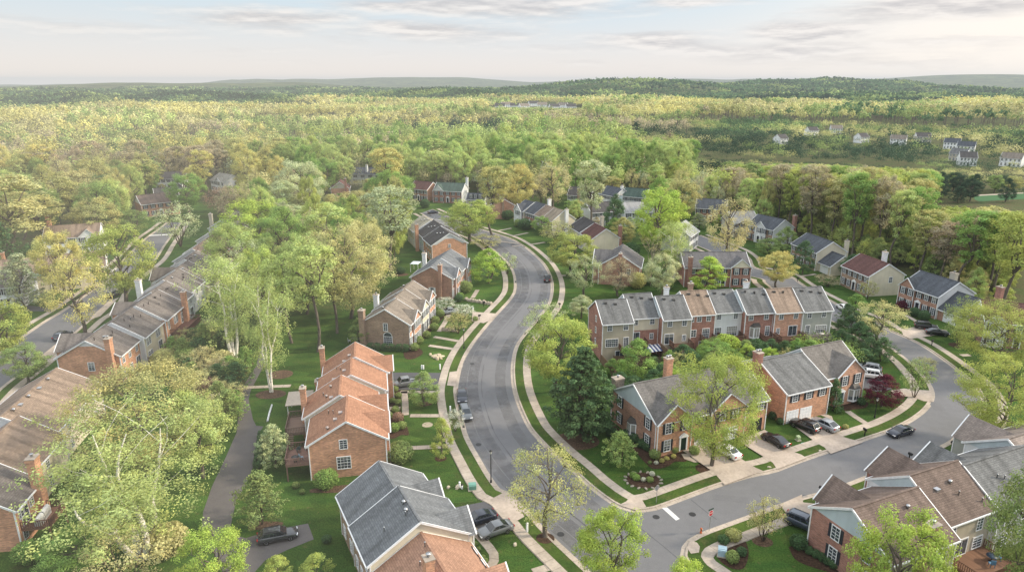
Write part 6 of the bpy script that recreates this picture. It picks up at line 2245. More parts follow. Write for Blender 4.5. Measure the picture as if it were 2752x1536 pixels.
# ------------------------------------------------------------------ the ground sheet
rr = list(np.arange(6, 330, 2.6)) + list(330 * (1.045 ** np.arange(0, 82)))
rr = np.array([r for r in rr if r < 12500])
na = 420
an = np.linspace(0, 2 * math.pi, na, endpoint=False)
XX, YY = np.outer(rr, np.sin(an)), np.outer(rr, np.cos(an))
ZZ = terrain(XX, YY)
vs = np.stack([XX, YY, ZZ], 2).reshape(-1, 3)
nR = len(rr)
i, j = np.meshgrid(np.arange(nR - 1), np.arange(na), indexing="ij")
j2 = (j + 1) % na
fs = np.stack([i * na + j, i * na + j2, (i + 1) * na + j2, (i + 1) * na + j], 2).reshape(-1, 4)
me = bpy.data.meshes.new("ground")
vs = np.vstack([vs, [[0, 0, 0]]])
faces = [tuple(f[::-1]) for f in fs.tolist()] + [(k, (k + 1) % na, len(vs) - 1)[::-1] for k in range(na)]
me.from_pydata(vs.tolist(), [], faces)
me.polygons.foreach_set("use_smooth", [True] * len(faces))
vx, vy = vs[:, 0], vs[:, 1]
lawn = np.zeros(len(vs))
for (sx, sy, sr) in list(SI) + list(LAWNS): lawn = np.maximum(lawn, np.clip(1.5 - np.hypot(vx - sx, vy - sy) / (sr + 5), 0, 1))
for (sx, sy) in RP: lawn = np.maximum(lawn, np.clip((13 - np.hypot(vx - sx, vy - sy)) / 4, 0, 1))
inb = np.array([in_poly(a, b_, BELT) or in_poly(a, b_, EDGE_POLY) or in_poly(a, b_, MIST) for a, b_ in zip(vx, vy)])
rv = np.hypot(vx, vy)
wood = np.clip(np.where(inb, 1.15, 0.45) - lawn * 1.1, 0, 1)
wood = np.where(rv > 330, 1.0, wood)
far = np.clip((rv - 700) / 900, 0, 1)
for nm, arr in (("wood", wood), ("far", far)):
    at = me.attributes.new(nm, "FLOAT", "POINT")
    at.data.foreach_set("value", arr.astype(np.float32))
me.materials.append(lawn_mat())
tag(put("ground", me), kind="structure")
# ------------------------------------------------------------------ vehicles
PAINT_CAR, CG = car_paint(), car_glass()
LAMP_W = plain((0.75, 0.76, 0.78), 0.15)
LAMP_R = plain((0.35, 0.015, 0.012), 0.25)
TRIMB = plain((0.02, 0.02, 0.022), 0.5)
RIM = plain((0.42, 0.43, 0.45), 0.3, 0.9)
# length, width, height, belt rows (x, z), cabin (windscreen foot, roof front, roof rear, rear glass foot), all from the middle, front at +x
CARS = {
    "sedan": (4.75, 1.82, 1.44, ((-2.37, .62), (-2.3, .92), (-1.75, .99), (-0.8, .98), (0.9, .93), (1.5, .88), (2.15, .76), (2.37, .55)), (1.05, 0.25, -0.85, -1.75)),
    "suv": (4.75, 1.9, 1.72, ((-2.37, .7), (-2.34, 1.05), (-1.7, 1.1), (-0.8, 1.08), (0.9, 1.06), (1.5, 1.02), (2.2, .92), (2.37, .62)), (1.15, 0.45, -1.75, -2.28)),
    "wagon": (4.8, 1.84, 1.55, ((-2.4, .66), (-2.35, .98), (-1.7, 1.02), (-0.8, 1.0), (0.9, .97), (1.5, .93), (2.2, .8), (2.4, .56)), (1.1, 0.35, -1.65, -2.25)),
    "hatch": (4.6, 1.86, 1.6, ((-2.3, .68), (-2.27, 1.02), (-1.7, 1.06), (-0.8, 1.03), (0.9, .99), (1.5, .95), (2.1, .84), (2.3, .58)), (1.1, 0.35, -1.1, -2.15)),
    "pickup": (5.3, 1.95, 1.8, ((-2.65, .72), (-2.63, 1.1), (-1.7, 1.12), (-0.8, 1.12), (1.1, 1.1), (1.7, 1.07), (2.45, .98), (2.65, .65)), (1.3, 0.75, -0.75, -0.98)),
}


@cached
def car_meshes(kind):
    L, W, H, belt, cab = CARS[kind]
    hw = W / 2
    out = {}
    # body: stations along the length, rounded section
    b = MB()
    xs, rows = [p[0] for p in belt], []
    for i, (x, z) in enumerate(belt):
        e = 0.80 if i in (0, len(belt) - 1) else (0.94 if i in (1, len(belt) - 2) else 1.0)
        w = hw * e
        zb = 0.34 if i in (0, len(belt) - 1) else 0.22
        zm = zb + (z - zb) * 0.5
        half = [(w * 0.86, zb), (w * 0.97, zb + 0.1), (w, zm), (w * 0.975, z - 0.12), (w * 0.9, z - 0.015), (w * 0.6, z + 0.02), (0, z + 0.035)]
        rows.append([(x, y, zz) for y, zz in half] + [(x, -y, zz) for y, zz in half[-2::-1]])
    n = len(rows[0])
    vs = [p for r_ in rows for p in r_]
    fs = []
    for i in range(len(rows) - 1):
        for k in range(n - 1): fs.append((i * n + k, (i + 1) * n + k, (i + 1) * n + k + 1, i * n + k + 1))
        fs.append((i * n + n - 1, (i + 1) * n + n - 1, (i + 1) * n, i * n))
    fs += [tuple(range(n)), tuple((len(rows) - 1) * n + k for k in range(n))[::-1]]
    b.grid(vs, fs, PAINT_CAR)
    x1, x2, x3, x4 = cab
    zb = lambda x: np.interp(x, xs, [p[1] for p in belt]) - 0.01
    wb, wr = hw * 0.9, hw * 0.74
    A = [(x1, wb, zb(x1)), (x2, wr, H - 0.05), (x3, wr * 0.98, H - 0.06), (x4, wb * 0.95, zb(x4))]
    Bm = [(p[0], -p[1], p[2]) for p in A]
    mid_r = ((x2 + x3) / 2, wr * 0.8, H)
    roof = [(x2, wr, H - 0.05), (x2 - 0.1, wr * 0.7, H - 0.005), (x3 + 0.1, wr * 0.7, H - 0.01), (x3, wr * 0.98, H - 0.06)]
    rf = roof + [(p[0], -p[1], p[2]) for p in roof]
    b.grid(rf, [(0, 1, 2, 3), (1, 5, 6, 2), (5, 4, 7, 6), (0, 4, 5, 1), (3, 2, 6, 7)], PAINT_CAR)
    b.face([A[0], A[1], A[2], A[3]][::-1], PAINT_CAR)
    b.face(Bm, PAINT_CAR)
    b.face([A[0], Bm[0], Bm[1], A[1]], PAINT_CAR)
    b.face([Bm[3], A[3], A[2], Bm[2]], PAINT_CAR)
    if kind == "pickup":
        b.box(-2.5, -1.05, -hw * 0.8, hw * 0.8, 1.13, 1.145, TRIMB)
    if kind in ("suv", "wagon"):
        for s in (-1, 1): b.box(x3 + 0.15, x2 - 0.15, s * wr * 0.86 - 0.025, s * wr * 0.86 + 0.025, H + 0.0, H + 0.05, TRIMB)
    out["body"] = b.mesh("body")

    def lerp(p, q, t): return tuple(p[i] + (q[i] - p[i]) * t for i in range(3))

    def inset(q, a0, a1, b0, b1, dn):
        lo = lambda t: lerp(q[0], q[1], t)
        hi = lambda t: lerp(q[3], q[2], t)
        pts = [lerp(lo(a0), hi(a0), b0), lerp(lo(a1), hi(a1), b0), lerp(lo(a1), hi(a1), b1), lerp(lo(a0), hi(a0), b1)]
        return [tuple(Vector(p) + Vector(dn)) for p in pts]
    b = MB()
    b.face(inset([A[0], Bm[0], Bm[1], A[1]], 0.06, 0.94, 0.06, 0.95, (0.015, 0, 0.015)), CG)
    out["windscreen"] = b.mesh("windscreen")
    b = MB()
    b.face(inset([Bm[3], A[3], A[2], Bm[2]], 0.08, 0.92, 0.12, 0.92, (-0.015, 0, 0.012)), CG)
    out["rear_window"] = b.mesh("rear_window")
    for s, q in ((1, A), (-1, Bm)):
        b = MB()
        Q = [q[3], q[0], q[1], q[2]]
        for a0, a1 in (((0.10, 0.36), (0.39, 0.62), (0.65, 0.90)) if kind in ("suv", "wagon") else ((0.14, 0.50), (0.53, 0.88))):
            pts = inset(Q, a0, a1, 0.1, 0.88, (0, s * 0.015, 0.006))
            b.face(pts if s < 0 else pts[::-1], CG)
        out["side_window" + ("" if s > 0 else ".r")] = b.mesh("side_window")
    b = MB()
    r_ = 0.34 if kind in ("suv", "pickup") else 0.32
    n = 18
    for (rad, y0, y1, m) in ((r_, -0.11, 0.11, RUBBER),):
        v = [(rad * math.cos(6.2832 * k / n), y, rad * math.sin(6.2832 * k / n)) for y in (y0, y1) for k in range(n)]
        b.grid(v, [(k, (k + 1) % n, n + (k + 1) % n, n + k) for k in range(n)] + [tuple(range(n)), tuple(n + k for k in range(n))[::-1]], m, False)
    out["wheel"] = b.mesh("wheel")
    b = MB()
    for y in (-0.118, 0.118):
        v = [(r_ * 0.66 * math.cos(6.2832 * k / n), y, r_ * 0.66 * math.sin(6.2832 * k / n)) for k in range(n)] + [(0, y * 0.85, 0)]
        for k in range(n): b.face([v[k], v[(k + 1) % n], v[n]], RIM if k % 3 else TRIMB)
    out["rim"] = b.mesh("rim")
    fx, fz = belt[-2][0] + 0.1, belt[-2][1] - 0.14
    b = MB()
    b.box(fx - 0.16, fx + 0.07, -0.22, 0.22, fz - 0.07, fz + 0.06, LAMP_W)
    out["headlight"] = b.mesh("headlight")
    b = MB()
    b.box(-0.1, 0.03, -0.17, 0.17, -0.1, 0.1, LAMP_R)
    out["taillight"] = b.mesh("taillight")
    b = MB()
    b.box(belt[-1][0] - 0.06, belt[-1][0] + 0.012, -0.5, 0.5, 0.42, 0.62, TRIMB)
    out["grille"] = b.mesh("grille")
    b = MB()
    b.box(-0.02, 0.0, -0.26, 0.26, -0.07, 0.07, plain((0.6, 0.6, 0.58), 0.5))
    out["plate"] = b.mesh("licence_plate")
    b = MB()
    b.box(-0.07, 0.05, -0.09, 0.09, -0.06, 0.07, PAINT_CAR)
    out["mirror"] = b.mesh("mirror")
    return out


def car(kind, g, heading, paint, label, name="parked_car", z=0.014, group=None):
    L, W, H, belt, cab = CARS[kind]
    ms = car_meshes(kind)
    o = tag(empty(name, (g[0], g[1], z), heading), label, "car", group)
    o.scale = (0.95, 0.95, 0.95)
    col = (*paint, 1)

    def p(nm, me, loc=(0, 0, 0), rz=0.0):
        c = put(nm, me, o, loc, rz)
        c.color = col
        return c
    p("body", ms["body"])
    p("windscreen", ms["windscreen"])
    p("rear_window", ms["rear_window"])
    p("side_window", ms["side_window"])
    p("side_window", ms["side_window.r"])
    ax = L * 0.29
    for x in (-ax, ax + 0.05):
        for s in (-1, 1):
            w = p("wheel", ms["wheel"], (x, s * (W / 2 - 0.10), 0.33))
            put("rim", ms["rim"], w)
    for s in (-1, 1):
        p("headlight", ms["headlight"], (0, s * W * 0.34, 0))
        p("taillight", ms["taillight"], (belt[1][0] + 0.0, s * W * 0.37, belt[1][1] - 0.12))
        p("mirror", ms["mirror"], (cab[0] - 0.25, s * (W / 2 + 0.02), belt[4][1] + 0.03))
    p("grille", ms["grille"])
    p("licence_plate", ms["plate"], (belt[0][0] - 0.005, 0, 0.72))
    return o


def car_px(kind, tile, rear, front, paint, label, off=0.0, **kw):
    c, r = tile
    a, b = T(c, r, *rear, 0.7), T(c, r, *front, 0.7)
    m = (a + b) / 2
    d = b - a
    car(kind, (m.x, m.y), math.atan2(d.y, d.x), paint, label, **kw)


P_BLK, P_NAVY, P_GREY, P_SIL, P_WHT, P_DKG, P_BLU = (0.010, 0.010, 0.012), (0.012, 0.018, 0.035), (0.16, 0.17, 0.18), (0.29, 0.31, 0.335), (0.78, 0.78, 0.77), (0.05, 0.054, 0.06), (0.05, 0.065, 0.095)
car_px("wagon", (1, 2), (40, 1090), (395, 1020), P_DKG, "dark grey estate car on the short asphalt spur of the path")
car_px("sedan", (1, 2), (2370, 850), (2105, 925), P_NAVY, "dark navy sedan on the asphalt drive next to the grey roof gable", z=0.05)
car_px("sedan", (1, 2), (2565, 945), (2240, 1050), P_GREY, "grey sedan parked beside the navy sedan, nearer the garden path", z=0.05)
car_px("pickup", (1, 1), (1640, 885), (1352, 930), P_GREY, "silver pickup on the asphalt drive under the small round tree", z=0.05)
car_px("hatch", (1, 1), (2068, 985), (2078, 1100), P_NAVY, "dark blue hatchback at the kerb of the bend, the upper of two")
car_px("suv", (1, 1), (2085, 1150), (2130, 1275), (0.10, 0.115, 0.13), "slate grey car at the kerb of the bend before the dark blue hatchback")
car_px("pickup", (2, 0), (353, 1335), (358, 1265), P_BLK, "black vehicle driving away up the curve", name="moving_car")
car_px("sedan", (2, 2), (2255, 270), (2075, 165), P_WHT, "white sedan on the drive under the yellow green giant", z=0.15)
car_px("sedan", (3, 2), (180, 165), (-30, 50), P_BLK, "black sedan on the second concrete drive", z=0.15)
car_px("suv", (3, 1), (470, 1385), (270, 1300), P_BLK, "black car with tall roof before the white garage doors", z=0.15)
car_px("hatch", (3, 1), (655, 1370), (485, 1290), P_SIL, "silver hatchback beside the black car at the white garage doors", z=0.15)
car_px("sedan", (3, 1), (1430, 1365), (1235, 1420), P_NAVY, "dark blue sedan driving round the bend of the cross street", name="moving_car")
car_px("suv", (3, 2), (262, 900), (460, 985), P_BLU, "blue grey car with panoramic roof beside the brick end house", z=0.15)
car_px("suv", (3, 1), (1095, 835), (930, 810), P_WHT, "white estate car on the asphalt pad, nearer the purple tree", z=0.05)
car_px("suv", (3, 1), (1085, 775), (935, 748), P_SIL, "silver car behind the white estate car on the asphalt pad", z=0.05)
car_px("suv", (3, 1), (1500, 335), (1680, 355), P_BLK, "black car with tall roof at the garage wing of the blue roofed house", z=0.15)
car_px("sedan", (3, 1), (1605, 395), (1800, 412), P_BLK, "low black sedan parked next to the black car at the garage wing", z=0.15)
car_px("hatch", (3, 1), (790, 175), (725, 130), P_WHT, "white car half hidden by shrubs on the upper street")
car_px("suv", (0, 1), (555, 475), (705, 395), P_BLU, "dark blue car driving up the lane", name="moving_car")
car_px("suv", (0, 1), (1090, 45), (1190, -5), P_BLK, "black car at the kerb of the lane beside the white chimney")
car_px("sedan", (0, 0), (1060, 1240), (1130, 1210), P_WHT, "white car under the yellow street tree of the lane")
car_px("hatch", (1, 0), (1735, 638), (1825, 628), P_NAVY, "dark car at the top of the road")
car_px("sedan", (1, 1), (2010, 185), (1870, 200), P_SIL, "silver car under the cream flowering tree", z=0.15)
car_px("sedan", (3, 2), (2010, 330), (1900, 318), P_WHT, "white car showing behind the grey roofed house", z=0.15)

# ------------------------------------------------------------------ street furniture
IRON = plain((0.012, 0.012, 0.013), 0.5)


def lamp(g, H, label):
    o = tag(empty("street_lamp", (g[0], g[1], 0.11)), label, "street lamp")
    b = MB()
    b.lathe([(0.14, 0), (0.13, 0.35), (0.075, 0.42), (0.055, H - 0.5), (0.09, H - 0.48), (0.09, H - 0.42)], IRON, 10)
    b.build("post", o)
    b = MB()
    b.lathe([(0.10, H - 0.42), (0.17, H - 0.12), (0.17, H - 0.05)], plain((0.55, 0.55, 0.5), 0.2), 10)
    b.build("lantern", o)
    b = MB()
    b.lathe([(0.24, H - 0.05), (0.2, H + 0.03), (0.06, H + 0.12), (0.02, H + 0.2)], IRON, 10)
    b.build("lamp_cap", o)


lamp(T(1, 2, 2365, 545), 4.8, "black lamp post on the verge above the utility boxes")
lamp(T(1, 1, 2093, 570), 4.2, "black lamp post on the verge by the brown brick gable")
lamp(T(3, 1, 1070, 1270), 3.4, "black garden lamp on the lawn under the purple tree")


def mailbox(g, a, label):
    o = tag(empty("mailbox", (g[0], g[1], 0.1), a), label, "mailbox")
    b = MB()
    b.box(-0.06, 0.06, -0.06, 0.06, 0, 1.0, IRON)
    b.box(-0.05, 0.05, -0.35, 0.3, 0.86, 0.95, IRON)
    b.build("post", o)
    b = MB()
    pr = [(-0.13, 1.0), (0.13, 1.0), (0.13, 1.16), (0.08, 1.26), (-0.08, 1.26), (-0.13, 1.16)]
    for y0, y1 in ((-0.4, 0.2),):
        for k in range(6):
            p, q = pr[k], pr[(k + 1) % 6]
            b.face([(p[0], y0, p[1]), (p[0], y1, p[1]), (q[0], y1, q[1]), (q[0], y0, q[1])], IRON)
        b.face([(p[0], y0, p[1]) for p in pr], IRON)
        b.face([(p[0], y1, p[1]) for p in pr][::-1], IRON)
    b.build("box", o)


for s, a, l in (("3 2 520 665", 0.4, "black mailbox on the verge below the small front gable"), ("3 2 1845 205", 0.4, "black mailbox at the verge corner near the outer bend"), ("3 2 970 75", 3.5, "black mailbox opposite, before the driving sedan"), ("3 2 1415 320", 0.4, "dark double mailbox behind the tall front gable"),
                ("1 1 2245 285", 1.8, "black mailbox at the concrete apron by the silver car"), ("3 1 1645 545", 2.2, "black mailbox by the pavement below the black cars"), ("3 0 295 1340", 1.0, "black mailbox near the golden yellow tree"), ("2 1 475 165", 0.8, "black mailbox on the verge where the outer pavement ends"),
                ("0 1 510 205", 0.5, "dark mailbox at the verge of the lane"), ("1 1 2290 150", 1.8, "dark mailbox by the pale stone wall")):
    mailbox(S(s)[0], a, l)

STOP_R = plain((0.42, 0.02, 0.03), 0.5)
TEXTW = plain((0.8, 0.8, 0.8), 0.5)


def sign(g, a, label, H, stop):
    o = tag(empty("stop_sign" if stop else "street_sign", (g[0], g[1], 0.11), a), label, "sign")
    b = MB()
    b.box(-0.035, 0.035, -0.02, 0.02, 0, H, METAL)
    b.build("post", o)
    b = MB()
    k8 = [(0.40 * math.cos(math.pi / 8 + k * math.pi / 4), 0.40 * math.sin(math.pi / 8 + k * math.pi / 4)) for k in range(8)]
    zc = H - 0.4
    b.face([(x, -0.03, zc + z) for x, z in k8], TEXTW)
    b.face([(x, -0.022, zc + z) for x, z in k8][::-1], METAL)
    b.face([(x * 0.92, -0.034, zc + z * 0.92) for x, z in k8], STOP_R)
    pl = b.build("plate", o)
    cu = bpy.data.curves.new("lettering", "FONT")
    cu.body, cu.size, cu.align_x, cu.align_y = "STOP", 0.30, "CENTER", "CENTER"
    t = bpy.data.objects.new("tmp_text", cu)
    COL.objects.link(t)
    bpy.context.view_layer.update()
    me = bpy.data.meshes.new_from_object(t)
    COL.objects.unlink(t)
    bpy.data.objects.remove(t)
    me.materials.clear()
    me.materials.append(TEXTW)
    q = put("lettering", me, pl, (0, -0.04, zc))
    q.rotation_euler = (R(90), 0, 0)
    if not stop: return
    b = MB()
    b.box(-0.42, 0.42, -0.015, 0.015, H + 0.02, H + 0.2, plain((0.02, 0.05, 0.035), 0.5))
    b.build("name_blade", o)


sign(T(2, 2, 1982, 1032), 0.55, "red octagonal sign reading STOP at the ramp corner", 2.9, True)
sign(T(2, 2, 1450, 750), 3.7, "sign on the corner verge seen from its grey back", 2.6, False)

# hydrant, meters, utility boxes, bins
g = T(2, 2, 1900, 1050)
o = tag(empty("fire_hydrant", (g.x, g.y, 0.11)), "orange red fire hydrant beside the STOP sign", "hydrant")
b = MB()
HR = plain((0.42, 0.10, 0.03), 0.5)
b.lathe([(0.16, 0), (0.16, 0.06), (0.11, 0.08), (0.11, 0.5), (0.15, 0.52), (0.14, 0.62), (0.06, 0.7)], HR, 10)
b.build("barrel", o)
b = MB()
b.box(-0.22, 0.22, -0.06, 0.06, 0.34, 0.46, plain((0.55, 0.5, 0.4), 0.5))
b.build("nozzle", o)


def ubox(g, w, d, h, c, label, a=0.0):
    o = tag(empty("utility_box", (g[0], g[1], 0.0), a), label, "utility box")
    b = MB()
    b.box(-w / 2 - 0.12, w / 2 + 0.12, -d / 2 - 0.12, d / 2 + 0.12, 0.02, 0.12, SLAB)
    b.build("base", o)
    m = plain(c, 0.5)
    b = MB()
    b.box(-w / 2, w / 2, -d / 2, d / 2, 0.12, h, m)
    b.build("body", o)
    b = MB()
    b.face([(-w / 2 - .03, -d / 2 - .04, h * 0.86), (w / 2 + .03, -d / 2 - .04, h * 0.86), (w / 2 + .03, d / 2 + .03, h + .06), (-w / 2 - .03, d / 2 + .03, h + .06)], m)
    b.box(-w / 2 - .03, w / 2 + .03, -d / 2 + .2, d / 2 + .03, h, h + .055, m)
    b.build("lid", o)


ubox(T(1, 2, 2178, 605), 0.95, 0.85, 0.75, (0.14, 0.30, 0.25), "green utility box on the lawn beside two white posts", 0.15)
ubox(T(2, 2, 2112, 1270), 0.9, 0.8, 0.95, (0.33, 0.45, 0.52), "pale blue utility box in the shrub bed near the STOP sign", -0.3)
ubox(T(3, 2, 302, 115), 0.5, 0.45, 0.7, (0.34, 0.42, 0.25), "small pale green utility box between the concrete drives", 0.3)
b = MB()
q = S("3 2 330 140 385 132 402 160 365 185")
b.poly(q, plain((0.16, 0.36, 0.36), 0.5), 0.02)
b.box(-0.01, 0.01, -0.01, 0.01, 0, 0.01, METAL)
tag(b.build("manhole_cover_markings"), kind="structure")
for i, (s, h_, l) in enumerate((("1 2 2050 590", 0.85, "taller white marker post by the green utility box"), ("1 2 2073 600", 0.65, "shorter white marker post by the green utility box"), ("1 1 1668 778", 0.8, "white marker post on the lawn, first of a close pair"), ("1 1 1685 778", 0.8, "white marker post on the lawn, second of a close pair"),
                               ("1 1 1852 778", 1.0, "white marker post near the pavement"), ("1 1 1955 1200", 0.9, "white post under the white flowering sapling"), ("1 1 2183 195", 0.9, "white post before the dry stone wall"), ("2 2 152 1040", 1.3, "white tree guard post beside the pavement"))):
    g = S(s)[0]
    o = tag(empty("marker_post", (g.x, g.y, 0.02)), l, "post")
    b = MB()
    b.lathe([(0.13, 0), (0.13, h_ - 0.1)], WHITE, 10)
    b.build("post", o)
    b = MB()
    b.lathe([(0.15, h_ - 0.1), (0.15, h_), (0.08, h_ + 0.06)], WHITE if i != 1 else IRON, 10)
    b.build("cap", o)
o = tag(put("drain_pipe", (lambda b: (b.tube([T(0, 0, 0, 0) * 0 + p for p in (T(1, 1, 115, 1300, 0.12), T(1, 1, 135, 1215, 0.13), T(1, 1, 160, 1135, 0.12))], [0.16, 0.16, 0.16], WHITE, 8), b.mesh("drain_pipe"))[1])(MB())), "white length of pipe lying on the lawn by the path", "pipe")


# gardens: fences, grills, chairs
def fence(a, b_, h_, c, label, group=None, n=None):
    a, b_ = Vector(a), Vector(b_)
    d = b_ - a
    L = d.length
    o = tag(empty("garden_fence", (a.x, a.y, 0), math.atan2(d.y, d.x)), label, "fence", group)
    m = planks(c)
    k = max(1, int(L / 2.2))
    for i in range(k):
        b = MB()
        x0, x1 = L * i / k, L * (i + 1) / k
        b.box(x0 + 0.05, x1 - 0.05, -0.03, 0.03, 0.08, h_, m)
        b.box(x0 + 0.05, x1 - 0.05, 0.03, 0.07, h_ * 0.75, h_ * 0.75 + 0.1, m)
        b.build("board_panel", o)
    for i in range(k + 1):
        b = MB()
        x = L * i / k
        b.box(x - 0.06, x + 0.06, -0.06, 0.06, 0, h_ + 0.08, m)
        b.build("post", o)


def hp(org, ang, x, y):
    c, s = math.cos(R(ang)), math.sin(R(ang))
    return Vector((org[0] * PUSH + x * c - y * s, org[1] * PUSH + x * s + y * c, 0))


N1O, N1A = (17.1, 120.9), 10.3
FC_B = (0.17, 0.115, 0.075)
for i, (x, y0, l, h_) in enumerate(((-0.3, -0.4, 8.5, 1.9), (6.2, 0.0, 7.0, 1.9), (12.0, 0.0, 7.5, 3.0), (18.1, 0.0, 7.0, 1.9), (29.8, 0.5, 6.5, 2.4), (35.8, 0.0, 6.5, 2.6), (41.8, 0.0, 6.0, 2.2))):
    fence(hp(N1O, N1A, x, y0), hp(N1O, N1A, x + 0.3, y0 - l), h_, FC_B, "brown board fence between two gardens of the eight unit terrace", "garden fences of the eight unit terrace")
fence(hp((-4.6, 62.3), 117, 4.0, 11.2), hp((-4.6, 62.3), 117, 3.6, 15.4), 1.0, (0.14, 0.10, 0.08), "low dark fence at the deck beside the dark round shrub")
fence(T(2, 1, 1020, 725), T(2, 1, 1500, 740), 1.7, FC_B, "brown board fence across the foot of the terrace gardens")


def grill(g, a, c, label, w=1.4):
    o = tag(empty("covered_grill", (g[0], g[1], g[2] if len(g) > 2 else 0), a), label, "grill")
    m = plain(c, 0.8)
    b = MB()
    b.box(-w / 2, w / 2, -0.32, 0.32, 0, 0.85, m)
    b.build("cabinet", o)
    b = MB()
    pr = [(0.32 * math.cos(k * math.pi / 8), 0.85 + 0.34 * math.sin(k * math.pi / 8)) for k in range(9)]
    for k in range(8): b.face([(-w / 2, *pr[k]), (w / 2, *pr[k]), (w / 2, *pr[k + 1]), (-w / 2, *pr[k + 1])], m, True)
    b.face([(-w / 2, *p) for p in pr], m)
    b.face([(w / 2, *p) for p in pr][::-1], m)
    b.build("hood", o)


def chair(g, a, c, label, z=0.0, group=None):
    o = tag(empty("garden_chair", (g[0], g[1], z), a), label, "chair", group)
    m = plain(c, 0.6)
    b = MB(); b.box(-0.26, 0.26, -0.26, 0.26, 0.40, 0.45, m); b.build("seat", o)
    b = MB(); b.box(-0.26, 0.26, 0.22, 0.28, 0.451, 0.95, m); b.build("backrest", o)
    for x in (-0.22, 0.22):
        for y in (-0.22, 0.22):
            b = MB(); b.box(x - 0.025, x + 0.025, y - 0.025, y + 0.025, 0, 0.40, m, "t"); b.build("leg", o)


def table(g, c, label, z=0.0, r=0.6):
    o = tag(empty("garden_table", (g[0], g[1], z)), label, "table")
    b = MB(); b.lathe([(r, 0.68), (r, 0.72), (0.02, 0.725)], plain(c, 0.4), 14); b.build("table_top", o)
    b = MB(); b.lathe([(0.3, 0), (0.05, 0.05), (0.05, 0.679)], IRON, 8); b.build("leg", o)


H1O, H1A = (-4.6, 62.3), 117.0
p = hp(H1O, H1A, 0.8, 12.2)
grill((p.x, p.y, 0.755), R(20), (0.012, 0.012, 0.013), "large black covered grill on the dark deck", 2.0)
p = hp(H1O, H1A, -1.2, 12.6)
grill((p.x, p.y, 0.755), R(110), (0.015, 0.015, 0.016), "smaller black covered grill at the lower side of the dark deck", 1.2)
p = hp(H1O, H1A, 2.7, 12.3)
table(p, (0.5, 0.5, 0.48), "small white table on the dark deck", 0.755, 0.5)
C1O, C1A = (-17.1, 82.6), 101.5
for x, y, a, c, l in ((1.3, 11.4, 0.5, (0.25, 0.36, 0.45), "pale blue chair on the wooden balcony, lower corner"), (3.6, 12.0, 2.0, (0.06, 0.09, 0.09), "dark teal chair on the wooden balcony"), (3.9, 10.9, -1.5, (0.6, 0.6, 0.6), "white chair on the wooden balcony by the wall")):
    chair(hp(C1O, C1A, x, y), R(C1A) + a, c, l, 2.505)
table(hp(C1O, C1A, 1.1, 12.2), (0.05, 0.05, 0.055), "dark low table on the wooden balcony", 2.505, 0.5)
g = T(1, 1, 995, 500)
table(g, (0.25, 0.28, 0.30), "metal patio table behind the brown brick end house", 0.02, 0.8)
for k in range(4): chair(g + Vector((1.15 * math.cos(k * 1.57 + .4), 1.15 * math.sin(k * 1.57 + .4), 0)), k * 1.57 + .4 - 1.57, (0.5, 0.52, 0.55), "pale metal chair round the patio table by the brown chimney", 0.02, "patio chairs by the brown chimney")
SWO = (-60 + 4.9 * cs - 5.6 * sn, 60 + 4.9 * sn + 5.6 * cs)
p = hp(SWO, 100, 2.9, -1.6)
grill((p.x, p.y, 2.305), R(100), (0.55, 0.55, 0.54), "grill under a pale cover on the corner deck", 1.5)
p = hp(SWO, 100, 1.3, -1.7)
grill((p.x, p.y, 2.305), R(100), (0.60, 0.59, 0.56), "bench under a pale cover on the corner deck", 1.2)
SEO = (34 + 10.2 * s2, 67 - 10.2 * c2)
p = hp(SEO, 23.4, 16.0, -0.6)
table(p, (0.03, 0.05, 0.08), "dark table on the timber deck at the frame edge", 0.855, 0.6)
for k, (dx, dy) in enumerate(((0.9, 0.2), (-0.6, -0.9))): chair(p + Vector((dx, dy, 0)), 1.0 + 2 * k, (0.10, 0.22, 0.34), ("blue chair on the timber deck near its rail", "blue chair on the timber deck near the wall")[k], 0.855)
p = hp(N1O, N1A, 45.5, -1.6)
table(p, (0.6, 0.55, 0.5), "pale table on the grey deck of the end house", 2.705, 0.5)
for k in range(2): chair(p + Vector((0.8 - 1.6 * k, 0, 0)), 1.57 * (2 * k - 1), (0.6, 0.55, 0.5), ("pale chair on the grey deck, street end", "pale chair on the grey deck, stair end")[k], 2.705)
g = T(2, 1, 1440, 665)
o = tag(empty("sun_awning", (g.x, g.y, 0), 0.3), "blue and white striped awning among the terrace gardens", "awning")
b = MB()
NV = plain((0.05, 0.07, 0.18), 0.7)
for k in range(9): b.face([(-1.8 + k * 0.4, -1.2, 1.9), (-1.4 + k * 0.4, -1.2, 1.9), (-1.4 + k * 0.4, 1.2, 2.4), (-1.8 + k * 0.4, 1.2, 2.4)], NV if k % 2 == 0 else WHITE)
b.build("canopy", o)
for x in (-1.7, 1.7):
    for y, zz in ((-1.1, 1.9), (1.1, 2.36)):
        b = MB(); b.box(x - .04, x + .04, y - .04, y + .04, 0, zz, METAL); b.build("post", o)
